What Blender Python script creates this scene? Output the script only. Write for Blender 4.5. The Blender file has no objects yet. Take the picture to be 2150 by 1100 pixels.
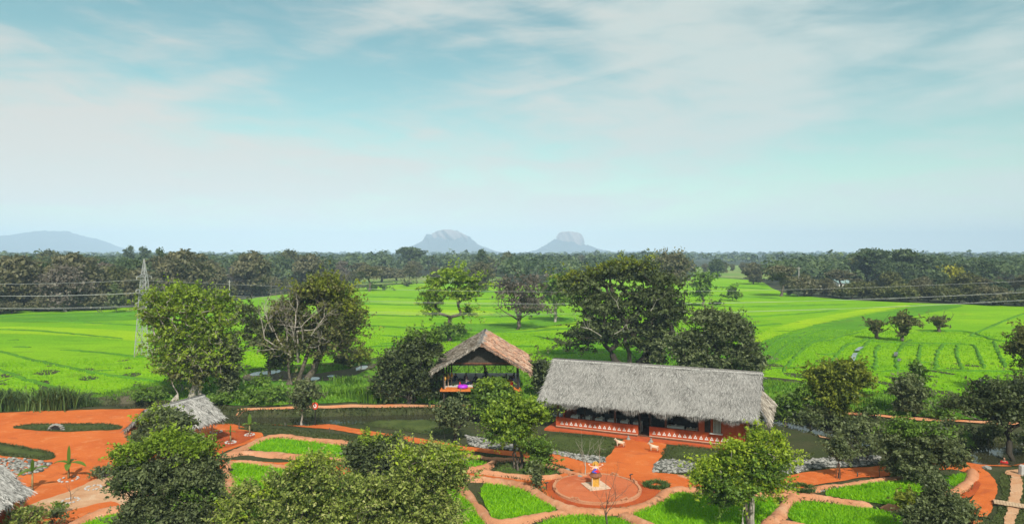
import bpy, math, random
import numpy as np
from mathutils import Vector, Matrix, geometry

# ------------------------------------------------------------------ camera, sky, sun, exposure
sc = bpy.context.scene
FPX, CAM_H = 1433.3, 17.0            # focal length in photo pixels (2150 wide), camera height in metres
PITCH = math.atan(22 / FPX)
cam_data = bpy.data.cameras.new('camera')
cam_data.sensor_width = 36.0
cam_data.lens = 36.0 * FPX / 2150.0
cam_data.clip_start = 0.5
cam_data.clip_end = 40000.0
cam = bpy.data.objects.new('camera', cam_data)
sc.collection.objects.link(cam)
cam.location = (0, 0, CAM_H)
cam.rotation_euler = (math.pi / 2 - PITCH, 0, 0)
sc.camera = cam

SUN_EL, SUN_AZ = math.radians(44), math.radians(166)      # azimuth from +Y towards +X
to_sun = Vector((math.sin(SUN_AZ) * math.cos(SUN_EL), math.cos(SUN_AZ) * math.cos(SUN_EL), math.sin(SUN_EL)))
sun_data = bpy.data.lights.new('sun', 'SUN')
sun_data.energy = 4.0
sun_data.angle = math.radians(1.2)
sun_data.color = (1.0, 0.95, 0.87)
sun = bpy.data.objects.new('sun', sun_data)
sun.rotation_euler = to_sun.to_track_quat('Z', 'Y').to_euler()
sun.location = (0, 0, 400)
sc.collection.objects.link(sun)

world = bpy.data.worlds.new('World')
sc.world = world
world.use_nodes = True
nt = world.node_tree
nt.nodes.clear()


def wn(kind, **kw):
    n = nt.nodes.new(kind)
    for k, v in kw.items():
        setattr(n, k, v)
    return n


def wl(a, b):
    nt.links.new(a, b)


def wmath(op, a, b=None, c=None, clamp=False):
    n = wn('ShaderNodeMath', operation=op, use_clamp=clamp)
    for i, v in enumerate((a, b, c)):
        if v is None:
            continue
        if isinstance(v, (int, float)):
            n.inputs[i].default_value = v
        else:
            wl(v, n.inputs[i])
    return n.outputs[0]


sky = wn('ShaderNodeTexSky', sky_type='NISHITA')
sky.sun_disc = False
sky.sun_elevation = SUN_EL
sky.sun_rotation = SUN_AZ
sky.altitude = 200
sky.air_density = 1.0
sky.dust_density = 1.2
sky.ozone_density = 2.5
tc = wn('ShaderNodeTexCoord')
sep = wn('ShaderNodeSeparateXYZ')
wl(tc.outputs['Generated'], sep.inputs[0])
az = wmath('ARCTAN2', sep.outputs[0], sep.outputs[1])
el = wmath('ARCSINE', wmath('MINIMUM', wmath('MAXIMUM', sep.outputs[2], -1.0), 1.0))


def cloud_noise(ax, ay, bx, by, scale, detail, distort, seed):
    cv = wn('ShaderNodeCombineXYZ')
    wl(wmath('ADD', wmath('MULTIPLY', az, ax), wmath('MULTIPLY', el, ay)), cv.inputs[0])
    wl(wmath('ADD', wmath('MULTIPLY', az, bx), wmath('MULTIPLY', el, by)), cv.inputs[1])
    cv.inputs[2].default_value = seed
    nz = wn('ShaderNodeTexNoise')
    nz.inputs['Scale'].default_value = scale
    nz.inputs['Detail'].default_value = detail
    nz.inputs['Roughness'].default_value = 0.52
    nz.inputs['Distortion'].default_value = distort
    wl(cv.outputs[0], nz.inputs['Vector'])
    return nz.outputs['Fac']


def puff(a0, e0, ra, re, slope, amount):
    """soft cloud bank (amount > 0) or clear gap (amount < 0) in azimuth and elevation"""
    da = wmath('DIVIDE', wmath('SUBTRACT', az, a0), ra)
    de = wmath('SUBTRACT', wmath('SUBTRACT', el, e0), wmath('MULTIPLY', wmath('SUBTRACT', az, a0), slope))
    de = wmath('DIVIDE', de, re)
    r2 = wmath('ADD', wmath('MULTIPLY', da, da), wmath('MULTIPLY', de, de))
    return wmath('MULTIPLY', wmath('EXPONENT', wmath('MULTIPLY', r2, -1.0)), amount)


n_big = cloud_noise(1.0, -0.6, 0.25, 3.4, 2.2, 5.0, 0.7, 3.1)
n_str = cloud_noise(1.4, 1.0, -0.9, 7.5, 2.6, 6.0, 0.9, 7.7)
n_fine = cloud_noise(2.0, -3.2, 1.6, 9.0, 4.5, 7.0, 0.5, 1.3)
cl = wmath('ADD', wmath('MULTIPLY', n_big, 0.50), wmath('ADD', wmath('MULTIPLY', n_str, 0.40), wmath('MULTIPLY', n_fine, 0.27)))
cl = wmath('ADD', wmath('MULTIPLY', wmath('SUBTRACT', cl, 0.58), 1.32), 0.565)
for a in ((-0.36, 0.29, 0.22, 0.075, -0.12, -0.21), (-0.10, 0.20, 0.22, 0.05, -0.22, -0.13),
          (0.54, 0.315, 0.11, 0.04, -0.1, -0.19), (0.05, 0.325, 0.09, 0.035, -0.4, -0.12), (-0.62, 0.30, 0.14, 0.05, 0.0, -0.04),
          (0.30, 0.25, 0.17, 0.075, -0.15, 0.17), (-0.50, 0.185, 0.19, 0.018, 0.38, 0.17), (-0.52, 0.10, 0.30, 0.06, 0.1, 0.10),
          (-0.12, 0.09, 0.38, 0.05, 0.0, 0.06), (0.62, 0.22, 0.12, 0.05, 0.2, 0.06), (0.50, 0.11, 0.22, 0.04, 0.05, -0.10), (0.18, 0.17, 0.22, 0.03, 0.1, 0.07)):
    cl = wmath('ADD', cl, puff(*a))
ramp = wn('ShaderNodeMapRange', interpolation_type='SMOOTHSTEP')
wl(cl, ramp.inputs['Value'])
ramp.inputs['From Min'].default_value = 0.32
ramp.inputs['From Max'].default_value = 0.75
ramp.inputs['To Min'].default_value = 0.0
ramp.inputs['To Max'].default_value = 0.94
tint = wn('ShaderNodeMix', data_type='RGBA', blend_type='MULTIPLY')
tint.inputs['Factor'].default_value = 1.0
wl(sky.outputs['Color'], tint.inputs['A'])
tint.inputs['B'].default_value = (0.92, 1.14, 0.78, 1)
warm = wn('ShaderNodeMix', data_type='RGBA')
warm.inputs['A'].default_value = (4.3, 5.0, 4.85, 1)
warm.inputs['B'].default_value = (5.0, 4.9, 4.6, 1)
wl(wmath('ADD', wmath('MULTIPLY', az, -1.1), wmath('SUBTRACT', n_fine, 0.15), clamp=True), warm.inputs['Factor'])
cmix = wn('ShaderNodeMix', data_type='RGBA')
wl(ramp.outputs[0], cmix.inputs['Factor'])
wl(tint.outputs['Result'], cmix.inputs['A'])
wl(warm.outputs['Result'], cmix.inputs['B'])
glow = wn('ShaderNodeMix', data_type='RGBA')
wl(wmath('MULTIPLY', wmath('EXPONENT', wmath('MULTIPLY', wmath('MAXIMUM', el, 0.0), -15.0)), 0.82), glow.inputs['Factor'])
wl(cmix.outputs['Result'], glow.inputs['A'])
glow.inputs['B'].default_value = (6.7, 7.4, 7.0, 1)
bg = wn('ShaderNodeBackground')
bg.inputs['Strength'].default_value = 0.10
wl(glow.outputs['Result'], bg.inputs['Color'])
wo = wn('ShaderNodeOutputWorld')
wl(bg.outputs[0], wo.inputs['Surface'])

sc.view_settings.view_transform = 'Standard'
sc.view_settings.look = 'None'
sc.view_settings.exposure = 0.55
sc.view_settings.gamma = 1.0
sc.render.engine = 'CYCLES'
sc.cycles.max_bounces = 5
sc.cycles.diffuse_bounces = 3
sc.cycles.glossy_bounces = 2
sc.cycles.transmission_bounces = 3
sc.cycles.volume_bounces = 0
sc.cycles.transparent_max_bounces = 4
sc.cycles.use_denoising = True
sc.cycles.caustics_reflective = False
sc.cycles.caustics_refractive = False

# ------------------------------------------------------------------ helpers
R = random.Random(11)
NR = np.random.default_rng(11)
COL = sc.collection


def G(px, py, z=0.0):
    """point of the photograph -> world point at height z"""
    dx, dy = (px - 1075) / FPX, (550 - py) / FPX
    vy = math.cos(PITCH) + dy * math.sin(PITCH)
    vz = -math.sin(PITCH) + dy * math.cos(PITCH)
    t = (z - CAM_H) / vz
    return Vector((dx * t, vy * t, z))


def W(px, py, Y):
    """point of the photograph at world distance Y"""
    dx, dy = (px - 1075) / FPX, (550 - py) / FPX
    vy = math.cos(PITCH) + dy * math.sin(PITCH)
    vz = -math.sin(PITCH) + dy * math.cos(PITCH)
    t = Y / vy
    return Vector((dx * t, Y, CAM_H + vz * t))


def link(o, parent=None):
    COL.objects.link(o)
    if parent is not None:
        o.parent = parent
    return o


def tag(o, label=None, cat=None, group=None, kind=None):
    if label:
        o['label'] = label
    if cat:
        o['category'] = cat
    if group:
        o['group'] = group
    if kind:
        o['kind'] = kind
    return o


def thing(name, label, cat, loc=(0, 0, 0), rz=0.0, group=None):
    o = bpy.data.objects.new(name, None)
    o.empty_display_size = 0.3
    o.location = loc
    o.rotation_euler = (0, 0, rz)
    link(o)
    return tag(o, label, cat, group)


def np_mesh(name, verts, faces, mat=None, tint=None, smooth=False):
    verts = np.asarray(verts, dtype=np.float32)
    faces = np.asarray(faces, dtype=np.int32)
    me = bpy.data.meshes.new(name)
    n, (m, k) = len(verts), faces.shape
    me.vertices.add(n)
    me.vertices.foreach_set('co', verts.ravel())
    me.loops.add(m * k)
    me.loops.foreach_set('vertex_index', faces.ravel())
    me.polygons.add(m)
    me.polygons.foreach_set('loop_start', np.arange(0, m * k, k, dtype=np.int32))
    if smooth:
        me.polygons.foreach_set('use_smooth', np.ones(m, dtype=bool))
    me.update(calc_edges=True)
    if tint is not None:
        a = me.attributes.new('tint', 'FLOAT', 'FACE')
        a.data.foreach_set('value', np.asarray(tint, dtype=np.float32))
    if mat is not None:
        me.materials.append(mat)
    return me


def mobj(name, me, parent=None, loc=None, rz=None):
    o = bpy.data.objects.new(name, me)
    link(o, parent)
    if loc is not None:
        o.location = loc
    if rz is not None:
        o.rotation_euler = (0, 0, rz)
    return o


def unit(n, rng):
    v = rng.normal(size=(n, 3))
    return v / np.maximum(np.linalg.norm(v, axis=1, keepdims=True), 1e-9)


class MB:
    """collects shapes, builds one mesh object"""

    def __init__(self):
        self.v, self.f = [], []

    def add(self, vs, fs):
        b = len(self.v)
        self.v += [tuple(x) for x in vs]
        self.f += [tuple(i + b for i in f) for f in fs]
        return self

    def box(self, x0, x1, y0, y1, z0, z1, m=None):
        vs = [Vector((x, y, z)) for z in (z0, z1) for y in (y0, y1) for x in (x0, x1)]
        if m is not None:
            vs = [m @ v for v in vs]
        return self.add(vs, [(0, 2, 3, 1), (4, 5, 7, 6), (0, 1, 5, 4), (2, 6, 7, 3), (0, 4, 6, 2), (1, 3, 7, 5)])

    def bar(self, a, b, w, h=None):
        a, b = Vector(a), Vector(b)
        d = (b - a).normalized()
        s = d.cross(Vector((0, 0, 1)))
        if s.length < 1e-3:
            s = Vector((1, 0, 0))
        s.normalize()
        u = s.cross(d).normalized()
        h = w if h is None else h
        vs = [p + s * i * w / 2 + u * j * h / 2 for p in (a, b) for i, j in ((-1, -1), (1, -1), (1, 1), (-1, 1))]
        return self.add(vs, [(3, 2, 1, 0), (4, 5, 6, 7), (0, 1, 5, 4), (1, 2, 6, 5), (2, 3, 7, 6), (3, 0, 4, 7)])

    def tube(self, pts, rad, n=6, cap=True):
        v, q = tube_arr(pts, rad, n)
        self.add(v.tolist(), q.tolist())
        if cap:
            b = len(self.v) - len(v)
            self.f.append(tuple(b + i for i in reversed(range(n))))
            self.f.append(tuple(b + len(v) - n + i for i in range(n)))
        return self

    def lathe(self, prof, n=12, c=(0, 0, 0)):
        vs, fs = [], []
        for r, z in prof:
            for k in range(n):
                t = 2 * math.pi * k / n
                vs.append((c[0] + r * math.cos(t), c[1] + r * math.sin(t), c[2] + z))
        for i in range(len(prof) - 1):
            for k in range(n):
                a, b = i * n + k, i * n + (k + 1) % n
                fs.append((a, b, b + n, a + n))
        fs.append(tuple(reversed(range(n))))
        fs.append(tuple((len(prof) - 1) * n + k for k in range(n)))
        return self.add(vs, fs)

    def prism(self, poly, a, b):
        """poly: list of 3D points; extruded by vector b-a"""
        d = Vector(b) - Vector(a)
        n = len(poly)
        vs = [Vector(p) for p in poly] + [Vector(p) + d for p in poly]
        fs = [tuple(reversed(range(n))), tuple(range(n, 2 * n))]
        fs += [(i, (i + 1) % n, n + (i + 1) % n, n + i) for i in range(n)]
        return self.add(vs, fs)

    def mesh(self, name, mat=None, smooth=False):
        me = bpy.data.meshes.new(name)
        me.from_pydata(self.v, [], self.f)
        if smooth:
            for p in me.polygons:
                p.use_smooth = True
        me.update()
        if mat is not None:
            me.materials.append(mat)
        return me

    def build(self, name, mat, parent=None, smooth=False):
        return mobj(name, self.mesh(name, mat, smooth), parent)


def tube_arr(pts, rad, n=6):
    P = np.array([tuple(p) for p in pts], dtype=float)
    k = len(P)
    if np.isscalar(rad):
        rad = [rad] * k
    rad = np.array(rad, dtype=float)
    T = np.gradient(P, axis=0)
    T /= np.maximum(np.linalg.norm(T, axis=1, keepdims=True), 1e-9)
    ref = np.array([0.31, 0.95, 0.05]) if abs(T[:, 2]).mean() > 0.6 else np.array([0.05, 0.03, 1.0])
    S = np.cross(T, ref)
    S /= np.maximum(np.linalg.norm(S, axis=1, keepdims=True), 1e-9)
    U = np.cross(S, T)
    th = np.arange(n) * 2 * math.pi / n
    V = P[:, None, :] + rad[:, None, None] * (np.cos(th)[None, :, None] * S[:, None, :] + np.sin(th)[None, :, None] * U[:, None, :])
    V = V.reshape(-1, 3)
    i = np.arange(k - 1)[:, None] * n
    a = i + np.arange(n)[None, :]
    b = i + (np.arange(n)[None, :] + 1) % n
    Q = np.stack([a, b, b + n, a + n], axis=-1).reshape(-1, 4)
    return V, Q


class Tubes:
    def __init__(self):
        self.V, self.Q, self.b = [], [], 0

    def add(self, pts, rad, n=5):
        v, q = tube_arr(pts, rad, n)
        self.V.append(v)
        self.Q.append(q + self.b)
        self.b += len(v)

    def mesh(self, name, mat):
        if not self.V:
            return None
        return np_mesh(name, np.concatenate(self.V), np.concatenate(self.Q), mat, smooth=True)


# ------------------------------------------------------------------ materials
def new_mat(name):
    m = bpy.data.materials.new(name)
    m.use_nodes = True
    m.node_tree.nodes.clear()
    return m


def nd(m, kind, **kw):
    n = m.node_tree.nodes.new(kind)
    for k, v in kw.items():
        setattr(n, k, v)
    return n


def ln(m, a, b):
    m.node_tree.links.new(a, b)


def noise_out(m, scale, detail=4.0, rough=0.55, distort=0.0, stretch=None, coord='POS'):
    if coord == 'POS':
        src = nd(m, 'ShaderNodeNewGeometry').outputs['Position']
    else:
        src = nd(m, 'ShaderNodeTexCoord').outputs['Object']
    if stretch:
        mp = nd(m, 'ShaderNodeMapping')
        mp.inputs['Scale'].default_value = stretch[:3]
        if len(stretch) > 3:
            mp.inputs['Rotation'].default_value = (0, 0, stretch[3])
        ln(m, src, mp.inputs['Vector'])
        src = mp.outputs['Vector']
    n = nd(m, 'ShaderNodeTexNoise')
    n.inputs['Scale'].default_value = scale
    n.inputs['Detail'].default_value = detail
    n.inputs['Roughness'].default_value = rough
    n.inputs['Distortion'].default_value = distort
    ln(m, src, n.inputs['Vector'])
    return n.outputs['Fac']


def mixcol(m, fac, a, b, blend='MIX'):
    n = nd(m, 'ShaderNodeMix', data_type='RGBA', blend_type=blend)
    for s, v in (('Factor', fac), ('A', a), ('B', b)):
        if isinstance(v, (int, float)):
            n.inputs[s].default_value = v
        elif isinstance(v, tuple):
            n.inputs[s].default_value = (*v[:3], 1)
        else:
            ln(m, v, n.inputs[s])
    return n.outputs['Result']


def maprange(m, v, a, b, c=0.0, d=1.0):
    n = nd(m, 'ShaderNodeMapRange', interpolation_type='SMOOTHSTEP')
    ln(m, v, n.inputs['Value'])
    n.inputs['From Min'].default_value, n.inputs['From Max'].default_value = a, b
    n.inputs['To Min'].default_value, n.inputs['To Max'].default_value = c, d
    return n.outputs[0]


def finish(m, col, rough=0.9, spec=0.2, bump=None, dist=0.05, strength=0.6):
    p = nd(m, 'ShaderNodeBsdfPrincipled')
    if isinstance(col, tuple):
        p.inputs['Base Color'].default_value = (*col[:3], 1)
    else:
        ln(m, col, p.inputs['Base Color'])
    p.inputs['Roughness'].default_value = rough
    p.inputs['Specular IOR Level'].default_value = spec
    if bump is not None:
        b = nd(m, 'ShaderNodeBump')
        b.inputs['Distance'].default_value = dist
        b.inputs['Strength'].default_value = strength
        ln(m, bump, b.inputs['Height'])
        ln(m, b.outputs[0], p.inputs['Normal'])
    o = nd(m, 'ShaderNodeOutputMaterial')
    ln(m, p.outputs[0], o.inputs['Surface'])
    return m


def laterite(name, a, b, dust, stain, dark):
    """trodden red soil: pale dust, damp stains, wheel-worn streaks, grit"""
    m = new_mat(name)
    n1 = noise_out(m, 0.24, 4, 0.6, 0.6)
    n2 = noise_out(m, 0.85, 6, 0.68, 0.8)
    n3 = noise_out(m, 0.42, 5, 0.66, 1.4, (0.5, 1.2, 1.0, 0.35))
    n4 = noise_out(m, 5.5, 5, 0.75)
    n5 = noise_out(m, 26.0, 3, 0.8)
    col = mixcol(m, maprange(m, n1, 0.36, 0.64), a, b)
    col = mixcol(m, maprange(m, n2, 0.50, 0.72, 0.0, 0.75), col, dust)
    col = mixcol(m, maprange(m, n3, 0.56, 0.70, 0.0, 0.70), col, stain)
    col = mixcol(m, maprange(m, n4, 0.60, 0.74, 0.0, 0.45), col, dark)
    v = nd(m, 'ShaderNodeVectorMath', operation='SCALE')
    ln(m, col, v.inputs[0])
    ln(m, maprange(m, n5, 0.2, 0.8, 0.78, 1.20), v.inputs['Scale'])
    h = nd(m, 'ShaderNodeMath', operation='ADD')
    ln(m, n2, h.inputs[0])
    ln(m, n4, h.inputs[1])
    return finish(m, v.outputs[0], 0.95, 0.1, h.outputs[0], 0.10, 0.9)


def earth(name, a, b, c, s1=0.35, s2=3.0, s3=22.0, bump=0.04, stretch=None, w2=0.55):
    """soil or turf: large patches a-b, mid mottling towards c, fine grain"""
    m = new_mat(name)
    n1 = noise_out(m, s1, 4, 0.6, 0.5, stretch)
    n2 = noise_out(m, s2, 5, 0.65, 0.3, stretch)
    n3 = noise_out(m, s3, 3, 0.7)
    col = mixcol(m, maprange(m, n1, 0.36, 0.64), a, b)
    col = mixcol(m, maprange(m, n2, 0.48, 0.72, 0.0, w2), col, c)
    g = maprange(m, n3, 0.25, 0.75, 0.72, 1.25)
    v = nd(m, 'ShaderNodeVectorMath', operation='SCALE')
    ln(m, col, v.inputs[0])
    ln(m, g, v.inputs['Scale'])
    h = nd(m, 'ShaderNodeMath', operation='ADD')
    ln(m, n2, h.inputs[0])
    ln(m, n3, h.inputs[1])
    return finish(m, v.outputs[0], 0.95, 0.1, h.outputs[0], bump, 0.8)


def field(name, a, b, c, pale, dull):
    """paddy seen from afar: broad plots, streaks along the rows, pale and thin spots"""
    m = new_mat(name)
    n1 = noise_out(m, 0.030, 3, 0.55, 0.6, (0.5, 1.0, 1.0))
    n2 = noise_out(m, 0.22, 5, 0.65, 0.4, (0.35, 1.0, 1.0))
    n3 = noise_out(m, 0.075, 5, 0.7, 0.8, (0.6, 1.0, 1.0))
    n4 = noise_out(m, 2.4, 4, 0.75)
    n5 = noise_out(m, 0.055, 4, 0.65, 1.2, (0.8, 1.0, 1.0, 0.5))
    col = mixcol(m, maprange(m, n1, 0.38, 0.62), a, b)
    col = mixcol(m, maprange(m, n2, 0.46, 0.74, 0.0, 0.75), col, c)
    col = mixcol(m, maprange(m, n3, 0.56, 0.70, 0.0, 0.65), col, pale)
    col = mixcol(m, maprange(m, n5, 0.62, 0.72, 0.0, 0.55), col, dull)
    v = nd(m, 'ShaderNodeVectorMath', operation='SCALE')
    ln(m, col, v.inputs[0])
    ln(m, maprange(m, n4, 0.25, 0.75, 0.74, 1.24), v.inputs['Scale'])
    return finish(m, v.outputs[0], 0.95, 0.1, n4, 0.35, 0.9)


def leaf_mat(name, lo, hi, trans=0.30, rough=0.5, spec=0.25, fleck=None):
    m = new_mat(name)
    at = nd(m, 'ShaderNodeAttribute', attribute_name='tint')
    geo = nd(m, 'ShaderNodeNewGeometry')
    a = nd(m, 'ShaderNodeMath', operation='MULTIPLY_ADD')
    ln(m, geo.outputs['Random Per Island'], a.inputs[0])
    a.inputs[1].default_value = 0.72
    ln(m, at.outputs['Fac'], a.inputs[2])
    oi = nd(m, 'ShaderNodeObjectInfo')
    a2 = nd(m, 'ShaderNodeMath', operation='MULTIPLY_ADD')
    ln(m, oi.outputs['Random'], a2.inputs[0])
    a2.inputs[1].default_value = 0.12
    ln(m, a.outputs[0], a2.inputs[2])
    f = maprange(m, a2.outputs[0], 0.1, 1.38)
    col = mixcol(m, f, lo, hi)
    if fleck:
        r = nd(m, 'ShaderNodeMath', operation='GREATER_THAN')
        ln(m, geo.outputs['Random Per Island'], r.inputs[0])
        r.inputs[1].default_value = 0.93
        col = mixcol(m, r.outputs[0], col, fleck)
    p = nd(m, 'ShaderNodeBsdfPrincipled')
    ln(m, col, p.inputs['Base Color'])
    p.inputs['Roughness'].default_value = rough
    p.inputs['Specular IOR Level'].default_value = spec
    t = nd(m, 'ShaderNodeBsdfTranslucent')
    ln(m, mixcol(m, 0.6, col, (1.15, 1.2, 0.6), 'MULTIPLY'), t.inputs['Color'])
    mx = nd(m, 'ShaderNodeMixShader')
    mx.inputs[0].default_value = trans
    ln(m, p.outputs[0], mx.inputs[1])
    ln(m, t.outputs[0], mx.inputs[2])
    o = nd(m, 'ShaderNodeOutputMaterial')
    ln(m, mx.outputs[0], o.inputs['Surface'])
    return m


def plain(name, a, b=None, scale=6.0, rough=0.8, spec=0.2, bump=0.01, stretch=None, metal=0.0, coord='OBJ'):
    m = new_mat(name)
    b = b or tuple(x * 0.7 for x in a)
    n = noise_out(m, scale, 5, 0.6, 0.2, stretch, coord)
    finish(m, mixcol(m, maprange(m, n, 0.3, 0.7), a, b), rough, spec, n, bump, 0.5)
    for x in m.node_tree.nodes:
        if x.type == 'BSDF_PRINCIPLED':
            x.inputs['Metallic'].default_value = metal
    return m


def strand_mat(name, lo, mid, hi):
    m = new_mat(name)
    geo = nd(m, 'ShaderNodeNewGeometry')
    at = nd(m, 'ShaderNodeAttribute', attribute_name='tint')
    c = mixcol(m, maprange(m, geo.outputs['Random Per Island'], 0.0, 0.9), lo, hi)
    c = mixcol(m, at.outputs['Fac'], c, mid)
    return finish(m, c, 0.9, 0.1)


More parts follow.
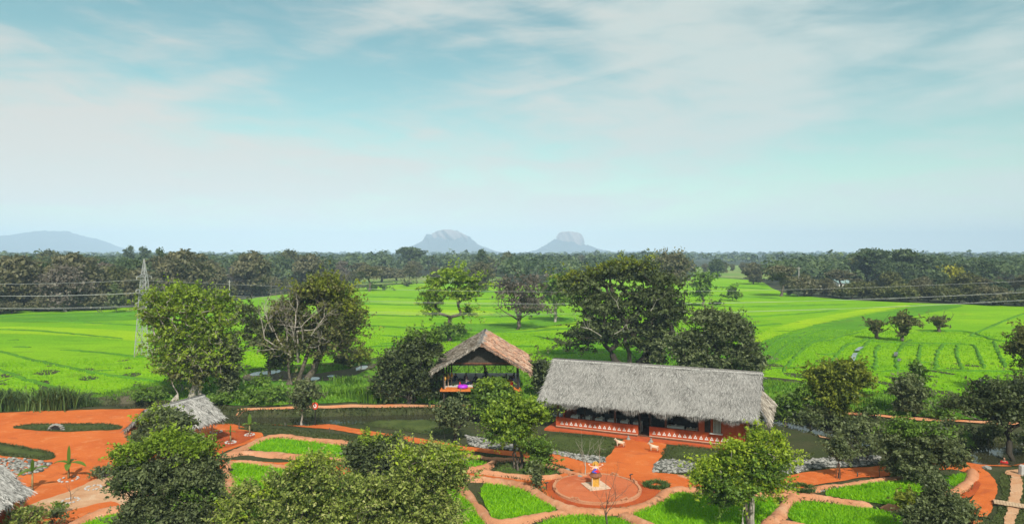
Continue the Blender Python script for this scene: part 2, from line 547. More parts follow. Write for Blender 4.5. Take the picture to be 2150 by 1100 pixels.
MT = {
    'ground': earth('dark_turf', (0.045, 0.058, 0.019), (0.070, 0.070, 0.032), (0.024, 0.034, 0.013), 0.25, 1.8, 14, 0.14),
    'meadow': earth('meadow_grass', (0.090, 0.24, 0.016), (0.15, 0.30, 0.02), (0.035, 0.085, 0.016), 0.16, 0.9, 9, 0.25),
    'lawn': earth('lawn_turf', (0.056, 0.082, 0.021), (0.088, 0.114, 0.030), (0.024, 0.036, 0.013), 0.5, 2.6, 16, 0.12),
    'paddy': field('paddy_green', (0.150, 0.345, 0.002), (0.205, 0.40, 0.002), (0.095, 0.25, 0.004), (0.29, 0.42, 0.008), (0.12, 0.20, 0.018)),
    'paddy_dark': field('paddy_deep_green', (0.080, 0.235, 0.010), (0.115, 0.29, 0.008), (0.06, 0.18, 0.012), (0.17, 0.32, 0.01), (0.09, 0.16, 0.025)),
    'paddy_yellow': field('paddy_yellow_green', (0.27, 0.44, 0.002), (0.22, 0.41, 0.002), (0.16, 0.33, 0.004), (0.36, 0.47, 0.01), (0.18, 0.27, 0.015)),
    'rice_bed': earth('rice_bed', (0.08, 0.25, 0.006), (0.11, 0.31, 0.006), (0.05, 0.14, 0.01), 0.3, 2, 12, 0.10),
    'far_field': earth('far_field', (0.13, 0.23, 0.04), (0.22, 0.25, 0.08), (0.08, 0.14, 0.03), 0.012, 0.06, 0.5, 0.3),
    'forest_floor': earth('forest_floor', (0.035, 0.055, 0.02), (0.05, 0.055, 0.028), (0.02, 0.03, 0.012), 0.01, 0.08, 0.6, 0.5),
    'red_earth': laterite('red_earth', (0.56, 0.138, 0.031), (0.50, 0.112, 0.024), (0.60, 0.215, 0.078), (0.38, 0.085, 0.026), (0.30, 0.074, 0.026)),
    'dark_red_earth': earth('dark_red_earth', (0.32, 0.060, 0.018), (0.40, 0.085, 0.022), (0.22, 0.045, 0.018), 0.5, 2.2, 18, 0.04),
    'wet_earth': laterite('plaza_earth', (0.44, 0.110, 0.042), (0.50, 0.14, 0.055), (0.52, 0.20, 0.10), (0.30, 0.07, 0.03), (0.26, 0.06, 0.03)),
    'tan_earth': laterite('tan_earth', (0.47, 0.25, 0.13), (0.52, 0.31, 0.18), (0.58, 0.42, 0.28), (0.38, 0.15, 0.06), (0.26, 0.16, 0.09)),
    'bund': laterite('bund_earth', (0.44, 0.19, 0.093), (0.50, 0.24, 0.13), (0.55, 0.33, 0.20), (0.30, 0.13, 0.065), (0.20, 0.12, 0.06)),
    'bund_green': earth('bund_grass', (0.065, 0.18, 0.012), (0.085, 0.23, 0.014), (0.07, 0.10, 0.025), 0.12, 0.8, 5, 0.2),
    'mud': earth('stream_mud', (0.10, 0.085, 0.055), (0.07, 0.075, 0.035), (0.14, 0.12, 0.08), 0.3, 1.5, 10, 0.1),
    'pale_path': earth('pale_path', (0.55, 0.27, 0.14), (0.58, 0.20, 0.075), (0.60, 0.40, 0.26), 0.25, 1.0, 14, 0.04),
    'stone': strand_mat('riprap_stone', (0.06, 0.062, 0.052), (0.16, 0.16, 0.14), (0.30, 0.29, 0.26)),
    'bark': plain('grey_bark', (0.15, 0.125, 0.095), (0.07, 0.058, 0.045), 3.0, 0.95, 0.1, 0.03, coord='POS'),
    'bark_dark': plain('dark_bark', (0.055, 0.047, 0.036), (0.03, 0.026, 0.02), 3.0, 0.95, 0.1, 0.03, coord='POS'),
    'bark_pale': plain('pale_bark', (0.42, 0.38, 0.32), (0.24, 0.21, 0.17), 3.0, 0.9, 0.1, 0.02, coord='POS'),
    'l_dark': leaf_mat('leaf_dark', (0.026, 0.040, 0.015), (0.130, 0.165, 0.055), 0.36, 0.5, 0.3),
    'l_dusk': leaf_mat('leaf_dusky', (0.037, 0.055, 0.019), (0.180, 0.215, 0.085), 0.36, 0.5, 0.3),
    'l_mid': leaf_mat('leaf_mid', (0.036, 0.078, 0.012), (0.17, 0.28, 0.035), 0.38, 0.5, 0.3),
    'l_light': leaf_mat('leaf_light', (0.070, 0.135, 0.012), (0.29, 0.40, 0.035), 0.42),
    'l_lime': leaf_mat('leaf_lime', (0.10, 0.19, 0.012), (0.42, 0.52, 0.04), 0.45),
    'l_bushy': leaf_mat('leaf_bushy', (0.060, 0.105, 0.020), (0.34, 0.40, 0.085), 0.42, fleck=(0.52, 0.52, 0.20)),
    'l_olive': leaf_mat('leaf_olive', (0.062, 0.098, 0.014), (0.25, 0.285, 0.03), 0.38),
    'l_olive_dark': leaf_mat('leaf_olive_dark', (0.045, 0.060, 0.018), (0.18, 0.185, 0.055), 0.34),
    'l_brown': leaf_mat('leaf_brown', (0.060, 0.068, 0.030), (0.20, 0.185, 0.095), 0.32),
    'l_umber': leaf_mat('leaf_grey_brown', (0.07, 0.06, 0.045), (0.17, 0.145, 0.11), 0.2),
    'l_forest': leaf_mat('leaf_forest', (0.030, 0.062, 0.024), (0.12, 0.165, 0.060), 0.32),
    'l_yellow': leaf_mat('leaf_yellow', (0.13, 0.14, 0.015), (0.34, 0.33, 0.03), 0.3),
    'reed': leaf_mat('reed_blade', (0.03, 0.07, 0.015), (0.14, 0.21, 0.05), 0.3),
    'rice': leaf_mat('rice_blade', (0.15, 0.38, 0.004), (0.28, 0.54, 0.007), 0.35),
    'rice_far': leaf_mat('rice_far_blade', (0.15, 0.36, 0.003), (0.24, 0.45, 0.004), 0.35),
    'grass': leaf_mat('grass_blade', (0.05, 0.13, 0.012), (0.18, 0.33, 0.02), 0.35),
    'turf': leaf_mat('turf_blade', (0.03, 0.042, 0.012), (0.10, 0.115, 0.035), 0.25),
    'banana': leaf_mat('banana_leaf', (0.09, 0.17, 0.02), (0.19, 0.30, 0.04), 0.35),
    'banana_stem': plain('banana_stem', (0.30, 0.26, 0.12), (0.18, 0.13, 0.06), 8),
    'thatch': strand_mat('thatch_grey', (0.13, 0.125, 0.115), (0.35, 0.335, 0.31), (0.42, 0.405, 0.375)),
    'thatch_base': plain('thatch_under', (0.20, 0.19, 0.175), (0.09, 0.085, 0.078), 9.0, 0.95, 0.05, 0.04),
    'thatch_warm': strand_mat('thatch_warm', (0.22, 0.10, 0.062), (0.50, 0.25, 0.15), (0.52, 0.38, 0.28)),
    'thatch_brown': strand_mat('thatch_brown', (0.16, 0.13, 0.10), (0.34, 0.29, 0.23), (0.50, 0.45, 0.38)),
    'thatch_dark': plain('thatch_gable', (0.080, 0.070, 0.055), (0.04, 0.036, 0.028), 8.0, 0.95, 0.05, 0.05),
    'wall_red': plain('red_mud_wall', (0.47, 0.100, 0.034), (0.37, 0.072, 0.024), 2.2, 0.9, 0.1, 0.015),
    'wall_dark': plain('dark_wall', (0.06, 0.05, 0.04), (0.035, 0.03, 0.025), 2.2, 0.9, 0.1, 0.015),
    'white': plain('white_paint', (0.74, 0.72, 0.68), (0.64, 0.61, 0.56), 5.0, 0.7, 0.3, 0.004),
    'cream': plain('cream_plaster', (0.60, 0.45, 0.33), (0.46, 0.32, 0.22), 3.0, 0.85, 0.2, 0.01),
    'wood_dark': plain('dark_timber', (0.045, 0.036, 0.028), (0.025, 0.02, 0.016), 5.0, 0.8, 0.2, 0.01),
    'wood_brown': plain('brown_timber', (0.17, 0.075, 0.04), (0.10, 0.045, 0.026), 5.0, 0.8, 0.2, 0.01),
    'wood_pale': plain('pale_plank', (0.50, 0.36, 0.23), (0.36, 0.24, 0.15), 5.0, 0.85, 0.2, 0.01),
    'orange_board': plain('orange_board', (0.62, 0.19, 0.035), (0.50, 0.13, 0.025), 4.0, 0.6, 0.3, 0.006),
    'mat_floor': plain('woven_mat', (0.60, 0.58, 0.55), (0.46, 0.44, 0.42), 7.0, 0.9, 0.1, 0.01),
    'steel': plain('galvanised_steel', (0.36, 0.36, 0.36), (0.26, 0.26, 0.26), 3.0, 0.6, 0.3, 0.002),
    'wire': plain('wire', (0.40, 0.40, 0.39), (0.32, 0.32, 0.31), 3.0, 0.5, 0.5, 0.001),
    'concrete': plain('concrete', (0.45, 0.43, 0.40), (0.33, 0.31, 0.29), 4.0, 0.9, 0.2, 0.01),
    'sign_red': plain('sign_red', (0.62, 0.06, 0.02), (0.52, 0.045, 0.016), 5.0, 0.5, 0.4, 0.002),
    'black': plain('black_paint', (0.018, 0.018, 0.018), (0.012, 0.012, 0.012), 5.0, 0.5, 0.4, 0.002),
    'gold': plain('ochre_paint', (0.58, 0.33, 0.05), (0.44, 0.22, 0.03), 6.0, 0.55, 0.4, 0.005),
    'brick_dark': plain('brown_plinth', (0.24, 0.10, 0.05), (0.16, 0.06, 0.03), 8.0, 0.8, 0.2, 0.01),
    'skin': plain('skin', (0.36, 0.19, 0.12), (0.32, 0.16, 0.10), 9.0, 0.6, 0.3, 0.001),
    'skin_pink': plain('painted_skin', (0.76, 0.44, 0.34), (0.70, 0.38, 0.28), 9.0, 0.5, 0.3, 0.001),
    'hair': plain('black_hair', (0.012, 0.010, 0.009), (0.02, 0.017, 0.014), 30.0, 0.5, 0.3, 0.002),
    'navy': plain('navy_cloth', (0.025, 0.035, 0.11), (0.018, 0.025, 0.075), 9.0, 0.9, 0.1, 0.004),
    'blue': plain('blue_cloth', (0.06, 0.08, 0.42), (0.05, 0.06, 0.32), 9.0, 0.8, 0.2, 0.004),
    'purple': plain('purple_cloth', (0.16, 0.02, 0.15), (0.11, 0.015, 0.11), 9.0, 0.9, 0.1, 0.004),
    'violet': plain('violet_plastic', (0.42, 0.03, 0.62), (0.36, 0.025, 0.54), 9.0, 0.4, 0.4, 0.002),
    'lilac': plain('lilac_cloth', (0.27, 0.25, 0.50), (0.22, 0.20, 0.42), 9.0, 0.9, 0.1, 0.004),
    'red_cloth': plain('red_cloth', (0.52, 0.03, 0.03), (0.42, 0.025, 0.025), 9.0, 0.9, 0.1, 0.004),
    'charcoal': plain('charcoal_cloth', (0.025, 0.024, 0.026), (0.016, 0.016, 0.017), 9.0, 0.9, 0.1, 0.004),
    'pale_cloth': plain('pale_cloth', (0.60, 0.50, 0.46), (0.52, 0.42, 0.38), 9.0, 0.9, 0.1, 0.004),
    'roof_sheet': plain('roof_sheet', (0.22, 0.32, 0.30), (0.15, 0.21, 0.20), 0.8, 0.5, 0.4, 0.01),
    'roof_tile': plain('roof_tile', (0.28, 0.13, 0.09), (0.20, 0.10, 0.07), 1.5, 0.9, 0.1, 0.02),
    'house_wall': plain('house_wall', (0.60, 0.58, 0.53), (0.48, 0.45, 0.40), 0.8, 0.9, 0.1, 0.01),
    'brick_wall': plain('brick_house_wall', (0.24, 0.12, 0.08), (0.17, 0.085, 0.06), 1.5, 0.9, 0.1, 0.02),
    'glass': plain('dark_pane', (0.02, 0.025, 0.03), (0.03, 0.035, 0.04), 3.0, 0.15, 0.5, 0.0),
    'far_hill': earth('haze_blue_scrub', (0.045, 0.060, 0.065), (0.060, 0.070, 0.070), (0.035, 0.048, 0.048), 0.004, 0.02, 0.1, 2.0),  # distance haze put into the base colour: green scrub shifted slightly to blue
    'rock_face': earth('rock_face', (0.30, 0.225, 0.20), (0.24, 0.19, 0.18), (0.11, 0.105, 0.11), 0.006, 0.03, 0.15, 4.0, (1.0, 1.0, 0.25)),
}


def water_mat(name, col, rough, wave):
    m = new_mat(name)
    n = noise_out(m, 1.6, 3, 0.5, 0.0, (1.0, 0.5, 1.0))
    p = nd(m, 'ShaderNodeBsdfPrincipled')
    p.inputs['Base Color'].default_value = (*col, 1)
    p.inputs['Roughness'].default_value = rough
    p.inputs['Specular IOR Level'].default_value = 0.5
    p.inputs['IOR'].default_value = 1.33
    b = nd(m, 'ShaderNodeBump')
    b.inputs['Distance'].default_value = wave
    b.inputs['Strength'].default_value = 0.4
    ln(m, n, b.inputs['Height'])
    ln(m, b.outputs[0], p.inputs['Normal'])
    o = nd(m, 'ShaderNodeOutputMaterial')
    ln(m, p.outputs[0], o.inputs['Surface'])
    return m


MT['water'] = water_mat('canal_water', (0.035, 0.035, 0.018), 0.06, 0.02)
MT['shallow'] = water_mat('shallow_water', (0.16, 0.15, 0.12), 0.12, 0.01)

# ------------------------------------------------------------------ terrain
def g2(px, py, z=0.0):
    p = G(px, py, z)
    return (p.x, p.y)


CANAL_PX = [(-160, 852, 1.6), (0, 850, 1.6), (150, 849, 1.6), (260, 843, 1.7), (380, 856, 2.0), (480, 876, 2.5), (560, 877, 2.8), (660, 877, 3.0),
            (760, 874, 2.9), (900, 870, 2.7), (1000, 868, 2.6), (1150, 862, 2.5), (1300, 848, 2.5), (1470, 848, 2.5), (1640, 876, 2.6),
            (1740, 900, 2.8), (1830, 924, 3.0), (1950, 940, 3.2), (2030, 948, 3.6), (2090, 947, 3.4), (2150, 936, 3.0), (2420, 925, 3.0)]
CANAL = [(*g2(a, b), c) for a, b, c in CANAL_PX]


def canal_s(x, y):
    best = np.full(np.shape(x), 9.0)
    for (ax, ay, aw), (bx, by, bw) in zip(CANAL[:-1], CANAL[1:]):
        dx, dy = bx - ax, by - ay
        t = np.clip(((x - ax) * dx + (y - ay) * dy) / (dx * dx + dy * dy), 0, 1)
        d = np.hypot(x - ax - t * dx, y - ay - t * dy) / (aw + (bw - aw) * t)
        best = np.minimum(best, d)
    return best


def sstep(a, b, v):
    t = np.clip((v - a) / (b - a), 0, 1)
    return t * t * (3 - 2 * t)


def terrain(x, y):
    x, y = np.asarray(x, float), np.asarray(y, float)
    near = 1 - sstep(95, 125, y)
    z = near * (0.05 * np.sin(x * 0.41 + 1.3 * np.sin(y * 0.23)) * np.sin(y * 0.37 + 0.8) + 0.03 * np.sin(x * 1.1 + y * 0.7))
    return z - 1.35 * (1 - sstep(0.62, 1.0, canal_s(x, y)))


def tz(x, y):
    return float(terrain(np.array([x]), np.array([y]))[0])


def axis(near_a, near_b, step, far_a, far_b, grow=1.17):
    v = list(np.arange(near_a, near_b + 1e-6, step))
    s = step
    while v[-1] < far_b:
        s *= grow
        v.append(v[-1] + s)
    s, lo = step, [v[0]]
    while lo[-1] > far_a:
        s *= grow
        lo.append(lo[-1] - s)
    return np.array(lo[:0:-1] + v)


gx = axis(-62, 62, 0.62, -11000, 11000)
gy = axis(36, 92, 0.55, -300, 11500)
XX, YY = np.meshgrid(gx, gy)
ZZ = terrain(XX, YY)
nx, ny = len(gx), len(gy)
i0 = (np.arange(ny - 1)[:, None] * nx + np.arange(nx - 1)[None, :]).ravel()
gf = np.stack([i0, i0 + 1, i0 + 1 + nx, i0 + nx], -1)
gm = np_mesh('ground', np.stack([XX.ravel(), YY.ravel(), ZZ.ravel()], -1), gf, MT['ground'], smooth=True)
gm.materials.append(MT['forest_floor'])
cy = YY.ravel()[gf].mean(1)
gm.polygons.foreach_set('material_index', (cy > 150).astype(np.int32))
tag(mobj('ground', gm), kind='structure')


def chaikin(pts, n, closed):
    P = [Vector(p[:2]) for p in pts]
    for _ in range(n):
        Q = []
        m = len(P)
        if not closed:
            Q.append(P[0])
        for i in range(m if closed else m - 1):
            a, b = P[i], P[(i + 1) % m]
            Q += [a * 0.75 + b * 0.25, a * 0.25 + b * 0.75]
        if not closed:
            Q.append(P[-1])
        P = Q
    return P


def resample(P, step, closed):
    P = list(P) + ([P[0]] if closed else [])
    out, carry = [P[0].copy()], 0.0
    for a, b in zip(P[:-1], P[1:]):
        L = (b - a).length
        if L < 1e-6:
            continue
        t = step - carry
        while t < L:
            out.append(a.lerp(b, t / L))
            t += step
        carry = (carry + L) % step if L + carry >= step else carry + L
    if not closed:
        out.append(P[-1].copy())
    elif (out[-1] - out[0]).length < step * 0.5:
        out.pop()
    return out


def inside(poly, x, y):
    r = np.zeros(x.shape, bool)
    n = len(poly)
    for i in range(n):
        x1, y1 = poly[i]
        x2, y2 = poly[(i + 1) % n]
        if y1 == y2:
            continue
        c = ((y1 > y) != (y2 > y)) & (x < (x2 - x1) * (y - y1) / (y2 - y1) + x1)
        r ^= c
    return r


def wob(p, amp, freq=0.9, seed=0.0):
    a = math.sin(p.x * freq * 2.1 + seed) + math.sin(p.y * freq * 1.7 + 2.3 + seed * 1.7) + math.sin((p.x + p.y) * freq * 4.3 + seed)
    b = math.sin(p.y * freq * 2.3 + 1.1 + seed) + math.sin(p.x * freq * 1.9 + 0.4 - seed) + math.sin((p.x - p.y) * freq * 3.9)
    return Vector((p.x + amp * a * 0.4, p.y + amp * b * 0.4))


def outline(px, res, smooth, edge, world=False, seed=0.0):
    pts = [p if world else g2(*p) for p in px]
    P = resample(chaikin(pts, smooth, True), res, True)
    return [wob(p, edge, 0.9, seed) for p in P]


def patch(name, px, off, mat, res=0.6, smooth=2, edge=0.12, crown=0.0, world=False, parent=None, seed=0.0, flat=None, lip=0.0):
    P = outline(px, res, smooth, edge, world, seed)
    bx = np.array([p.x for p in P])
    by = np.array([p.y for p in P])
    xs = np.arange(bx.min(), bx.max(), res * 1.4)
    ys = np.arange(by.min(), by.max(), res * 1.4)
    X, Y = np.meshgrid(xs, ys)
    X = (X + NR.uniform(-.3, .3, X.shape) * res).ravel()
    Y = (Y + NR.uniform(-.3, .3, Y.shape) * res).ravel()
    ok = inside([(p.x, p.y) for p in P], X, Y)
    X, Y = X[ok], Y[ok]
    if len(X):
        d = np.full(len(X), 1e9)
        for x, y in zip(bx, by):
            d = np.minimum(d, np.hypot(X - x, Y - y))
        ok = d > res * 0.75
        X, Y = X[ok], Y[ok]
    pts = [Vector((p.x, p.y)) for p in P] + [Vector((x, y)) for x, y in zip(X, Y)]
    vs, _, fs, *_ = geometry.delaunay_2d_cdt(pts, [], [list(range(len(P)))], 1, 1e-5)
    V = np.array([(v.x, v.y) for v in vs])
    d = np.full(len(V), 1e9)
    for x, y in zip(bx, by):
        d = np.minimum(d, np.hypot(V[:, 0] - x, V[:, 1] - y))
    base = terrain(V[:, 0], V[:, 1]) if flat is None else np.full(len(V), flat)
    z = base + off + crown * sstep(0, 1.4, d) - lip * (1 - sstep(0, 0.3, d))
    me = bpy.data.meshes.new(name)
    me.from_pydata([(a, b, c) for (a, b), c in zip(V.tolist(), z.tolist())], [], [tuple(f) for f in fs])
    for p in me.polygons:
        p.use_smooth = True
    me.update()
    me.materials.append(mat)
    o = mobj(name, me, parent)
    return tag(o, kind='structure'), P


def ridge(name, px, width, height, mat, res=0.35, smooth=2, edge=0.08, off=0.0, world=False, seed=0.0, closed=False, kind='structure'):
    pts = [p if world else g2(*p) for p in px]
    P = resample(chaikin(pts, smooth, closed), res, closed)
    P = [wob(p, edge, 1.1, seed) for p in P]
    A = np.array([(p.x, p.y) for p in P])
    T = (np.roll(A, -1, 0) - np.roll(A, 1, 0)) if closed else np.gradient(A, axis=0)
    T /= np.maximum(np.linalg.norm(T, axis=1, keepdims=True), 1e-9)
    N = np.stack([-T[:, 1], T[:, 0]], -1)
    prof = [(-0.62, -0.04), (-0.46, 0.42), (-0.30, 0.82), (-0.1, 1.0), (0.12, 0.98), (0.31, 0.8), (0.47, 0.40), (0.62, -0.04)]
    k, m = len(A), len(prof)
    wv = width * (1 + 0.16 * np.sin(np.arange(k) * 0.37 + seed) + NR.uniform(-.07, .07, k))
    hv = height * (1 + 0.12 * np.sin(np.arange(k) * 0.23 + 1 + seed) + NR.uniform(-.08, .08, k))
    if not closed:
        e = np.minimum(np.arange(k), np.arange(k)[::-1])
        hv = hv * np.clip((e + 0.3) / 2.0, 0.05, 1)
        wv = wv * np.clip((e + 1.5) / 3.0, 0.3, 1)
    V = []
    for s, h in prof:
        xy = A + N * (wv * s)[:, None]
        V.append(np.stack([xy[:, 0], xy[:, 1], terrain(xy[:, 0], xy[:, 1]) + off + hv * h + NR.uniform(-.035, .035, k) * (h > 0.2)], -1))
    V = np.stack(V, 1).reshape(-1, 3)
    kk = k if closed else k - 1
    a = ((np.arange(kk) % k)[:, None] * m + np.arange(m - 1)[None, :]).ravel()
    b = (((np.arange(kk) + 1) % k)[:, None] * m + np.arange(m - 1)[None, :]).ravel()
    Q = np.stack([a, b, b + 1, a + 1], -1)
    o = mobj(name, np_mesh(name, V, Q, mat, smooth=True))
    return tag(o, kind=kind)


def points_in(P, n):
    poly = [(p[0], p[1]) for p in P]
    bx = [p[0] for p in poly]
    by = [p[1] for p in poly]
    X, Y = np.empty(0), np.empty(0)
    tries = 0
    while len(X) < n and tries < 40:
        x = NR.uniform(min(bx), max(bx), n)
        y = NR.uniform(min(by), max(by), n)
        ok = inside(poly, x, y)
        X, Y = np.concatenate([X, x[ok]]), np.concatenate([Y, y[ok]])
        tries += 1
    return X[:n], Y[:n]


def blade_mesh(name, X, Y, Z, h, w, mat, lean=0.35, patchy=0.0):
    """upright bent blades, three triangles' worth of leaf each (one quad and a tip)"""
    n = len(X)
    th = NR.uniform(0, 2 * math.pi, n)
    hh = h * NR.uniform(0.65, 1.25, n)
    lx, ly = NR.normal(0, lean, n) * hh, NR.normal(0, lean, n) * hh
    sx, sy = np.cos(th) * w / 2, np.sin(th) * w / 2
    B1 = np.stack([X - sx, Y - sy, Z], -1)
    B2 = np.stack([X + sx, Y + sy, Z], -1)
    M1 = np.stack([X + sx * .8 + lx * .35, Y + sy * .8 + ly * .35, Z + hh * .6], -1)
    T1 = np.stack([X + lx, Y + ly, Z + hh], -1)
    V = np.stack([B1, B2, M1, T1], 1).reshape(-1, 3)
    Q = np.arange(n * 4).reshape(-1, 4)
    t = np.clip(0.35 + 0.3 * np.sin(X * 0.9 + np.sin(Y * 1.3) * 1.5) * patchy + NR.normal(0, .15, n), 0, 1)
    return np_mesh(name, V, Q, mat, t)


def blades(name, P, n, h, w, mat, lean=0.35, off=0.0, patchy=0.6, skip=()):
    X, Y = points_in(P, n)
    for poly in skip:
        ok = ~inside(poly, X, Y)
        X, Y = X[ok], Y[ok]
    return tag(mobj(name, blade_mesh(name, X, Y, terrain(X, Y) + off, h, w, mat, lean, patchy)), kind='stuff')


# ------------------------------------------------------------------ fields beyond the garden
FIELD = [(-260, 668), (-60, 655), (120, 652), (240, 646), (330, 641), (420, 648), (480, 634), (560, 622), (640, 614), (740, 606), (800, 600), (880, 594), (1000, 596),
         (1040, 604), (1160, 596), (1240, 588), (1420, 582), (1500, 582), (1600, 590), (1630, 612), (1700, 624), (1850, 634), (2150, 643), (2300, 648), (2420, 850),
         (2150, 842), (2000, 830), (1900, 828), (1800, 822), (1700, 800), (1620, 792), (1400, 775), (1200, 765), (1130, 760), (1060, 770), (950, 752), (880, 735), (790, 752),
         (700, 762), (600, 766), (520, 776), (430, 778), (340, 802), (270, 815), (200, 830), (120, 838), (0, 848), (-260, 880)]
patch('paddy_field', FIELD, 0.03, MT['paddy'], 3.0, 1, 0.4)
patch('paddy_field', [(2040, 640), (1950, 641), (1850, 655), (1700, 685), (1610, 712), (1585, 732), (1590, 772), (1640, 760), (1700, 722), (1800, 694), (1870, 676), (1960, 655)],
      0.07, MT['paddy_dark'], 2.0, 1, 0.3)
patch('paddy_field', [(1925, 641), (1880, 640), (1700, 668), (1585, 700), (1582, 726), (1612, 711), (1720, 679), (1850, 653)], 0.10, MT['paddy_yellow'], 2.0, 1, 0.3)
patch('paddy_field', [(-40, 700), (150, 704), (280, 716), (360, 722), (340, 700), (200, 690), (-40, 684)], 0.07, MT['paddy_yellow'], 2.0, 2, 0.4)
patch('paddy_field', [(-40, 662), (250, 655), (340, 650), (360, 668), (200, 676), (-40, 678)], 0.07, MT['paddy_dark'], 2.5, 2, 0.5)
patch('paddy_field', [(900, 676), (1000, 682), (1100, 676), (1180, 664), (1230, 672), (1120, 692), (1000, 698), (930, 690)], 0.07, MT['paddy_dark'], 2.0, 2, 0.5)
patch('paddy_field', [(760, 646), (880, 650), (1040, 652), (1040, 662), (880, 664), (760, 660)], 0.07, MT['paddy_yellow'], 2.0, 2, 0.5)
patch('paddy_field', [(1130, 745), (1230, 712), (1450, 700), (1590, 735), (1600, 790), (1400, 770), (1200, 760)], 0.06, MT['paddy_dark'], 2.0, 2, 0.5)
patch('paddy_field', [(1460, 560), (1560, 556), (1640, 566), (1650, 580), (1600, 588), (1480, 580), (1440, 572)], 0.05, MT['far_field'], 14.0, 1, 3)
patch('paddy_field', [(1980, 556), (2200, 552), (2200, 562), (2000, 566)], 0.06, MT['far_field'], 25.0, 1, 5)
patch('paddy_field', [(700, 586), (860, 580), (1060, 580), (1060, 590), (860, 594), (740, 600)], 0.05, MT['far_field'], 8.0, 1, 2)


def z6(*pts):
    return [(x / 3.909 + 1600, y / 3.909 + 640) for x, y in pts]


BUNDS = [
    [(-60, 728), (0, 738), (60, 755), (120, 768), (200, 785), (290, 797), (340, 803)], [(-60, 758), (0, 778), (60, 800), (100, 812), (140, 822)],
    [(-60, 692), (60, 694), (160, 703), (260, 712)], [(40, 672), (150, 677), (290, 684)], [(-60, 664), (120, 665), (330, 658)], [(130, 735), (220, 742), (300, 752), (380, 748)],
    [(180, 660), (330, 668), (480, 662)], [(470, 655), (520, 662), (600, 660)], [(500, 720), (560, 722), (640, 716)], [(500, 690), (580, 694)],
    [(760, 662), (860, 665), (1000, 668), (1120, 664), (1180, 662)], [(740, 638), (870, 642), (1000, 644), (1150, 640)], [(940, 692), (1070, 701), (1180, 690), (1240, 694)],
    [(760, 624), (900, 627), (1050, 630), (1170, 624)], [(1000, 614), (1160, 616), (1300, 608)], [(760, 684), (860, 690), (930, 688)], [(800, 704), (870, 712), (950, 716)], [(760, 730), (830, 726), (900, 728)],
    [(1440, 604), (1540, 604), (1620, 608)], [(1450, 620), (1560, 623), (1640, 628)], [(1440, 640), (1560, 646), (1700, 642), (1780, 640)], [(1450, 664), (1560, 668), (1680, 660), (1760, 652)],
    [(1460, 684), (1540, 690), (1640, 680)], [(1120, 705), (1180, 720), (1240, 738)],
    z6((0, 390), (100, 310), (200, 265), (420, 215)), z6((60, 470), (140, 395), (220, 310), (330, 270), (470, 215), (560, 195)), z6((160, 560), (300, 390), (430, 300), (560, 300), (640, 260), (830, 225)),
    z6((560, 480), (620, 410), (680, 330), (780, 320), (880, 270)), z6((700, 545), (745, 480), (770, 420), (810, 370), (880, 290), (960, 270)), z6((1110, 540), (1100, 470), (1110, 400), (1150, 330), (1230, 290)),
    z6((1430, 535), (1425, 460), (1440, 380), (1500, 320)), z6((1650, 540), (1620, 480), (1590, 400), (1605, 330)), z6((1830, 530), (1800, 470), (1780, 420), (1750, 340), (1690, 325)),
    z6((2000, 520), (1960, 440), (1930, 380), (1900, 300)), z6((1700, 260), (1760, 230), (1850, 190), (2000, 130), (2100, 90), (2260, 40)), z6((880, 545), (1050, 548), (1200, 545)), z6((1370, 540), (1640, 545), (1900, 550), (2150, 560)),
    z6((1280, 225), (1500, 215), (1660, 220), (1760, 240), (1900, 300), (2150, 310)), z6((900, 300), (1180, 320), (1500, 320), (1690, 325)), z6((60, 520), (250, 525), (360, 520)), z6((430, 400), (520, 420), (640, 400)),
    z6((920, 540), (940, 460), (920, 400), (960, 330)), z6((1290, 545), (1280, 440), (1300, 330)),
]
for k, b in enumerate(BUNDS):
    far = G(*b[0]).y
    ridge('bund', b, 0.34 + 0.0016 * far, 0.18 + 0.0008 * far, MT['bund_green'], 0.9 + far * 0.004, 2, 0.22, 0.03, seed=k * 1.7)
# short grassy clods and bund stubs through the fields
for k in range(46):
    px, py = R.uniform(0, 2150), R.uniform(640, 780)
    if 560 < px < 780 and py > 700:
        continue
    a = G(px, py)
    L = R.uniform(2, 6)
    ridge('bund', [(a.x - L / 2, a.y + R.uniform(-1, 1)), (a.x, a.y), (a.x + L / 2, a.y + R.uniform(-1, 1))], R.uniform(.4, .7), R.uniform(.15, .28), MT['bund_green'], 0.8, 2, 0.2, 0.03, True, k)
# water lying in the furrows and in the stream
for pts, wd in ((z6((738, 500), (748, 450), (768, 415)), 0.7), (z6((775, 395), (815, 362)), 0.8), (z6((1095, 440), (1102, 405)), 0.6), (z6((1128, 480), (1128, 460)), 0.5)):
    P = resample(chaikin([g2(*p) for p in pts], 2, False), 0.5, False)
    A = np.array([(p.x, p.y) for p in P])
    w = wd * (0.8 + 0.4 * np.abs(np.sin(np.arange(len(A)) * 1.3)))
    poly = [(x - b / 2, y) for (x, y), b in zip(A, w)] + [(x + b / 2, y) for (x, y), b in zip(A[::-1], w[::-1])]
    patch('furrow_water', poly, 0.42, MT['shallow'], 0.5, 1, 0.05, world=True)

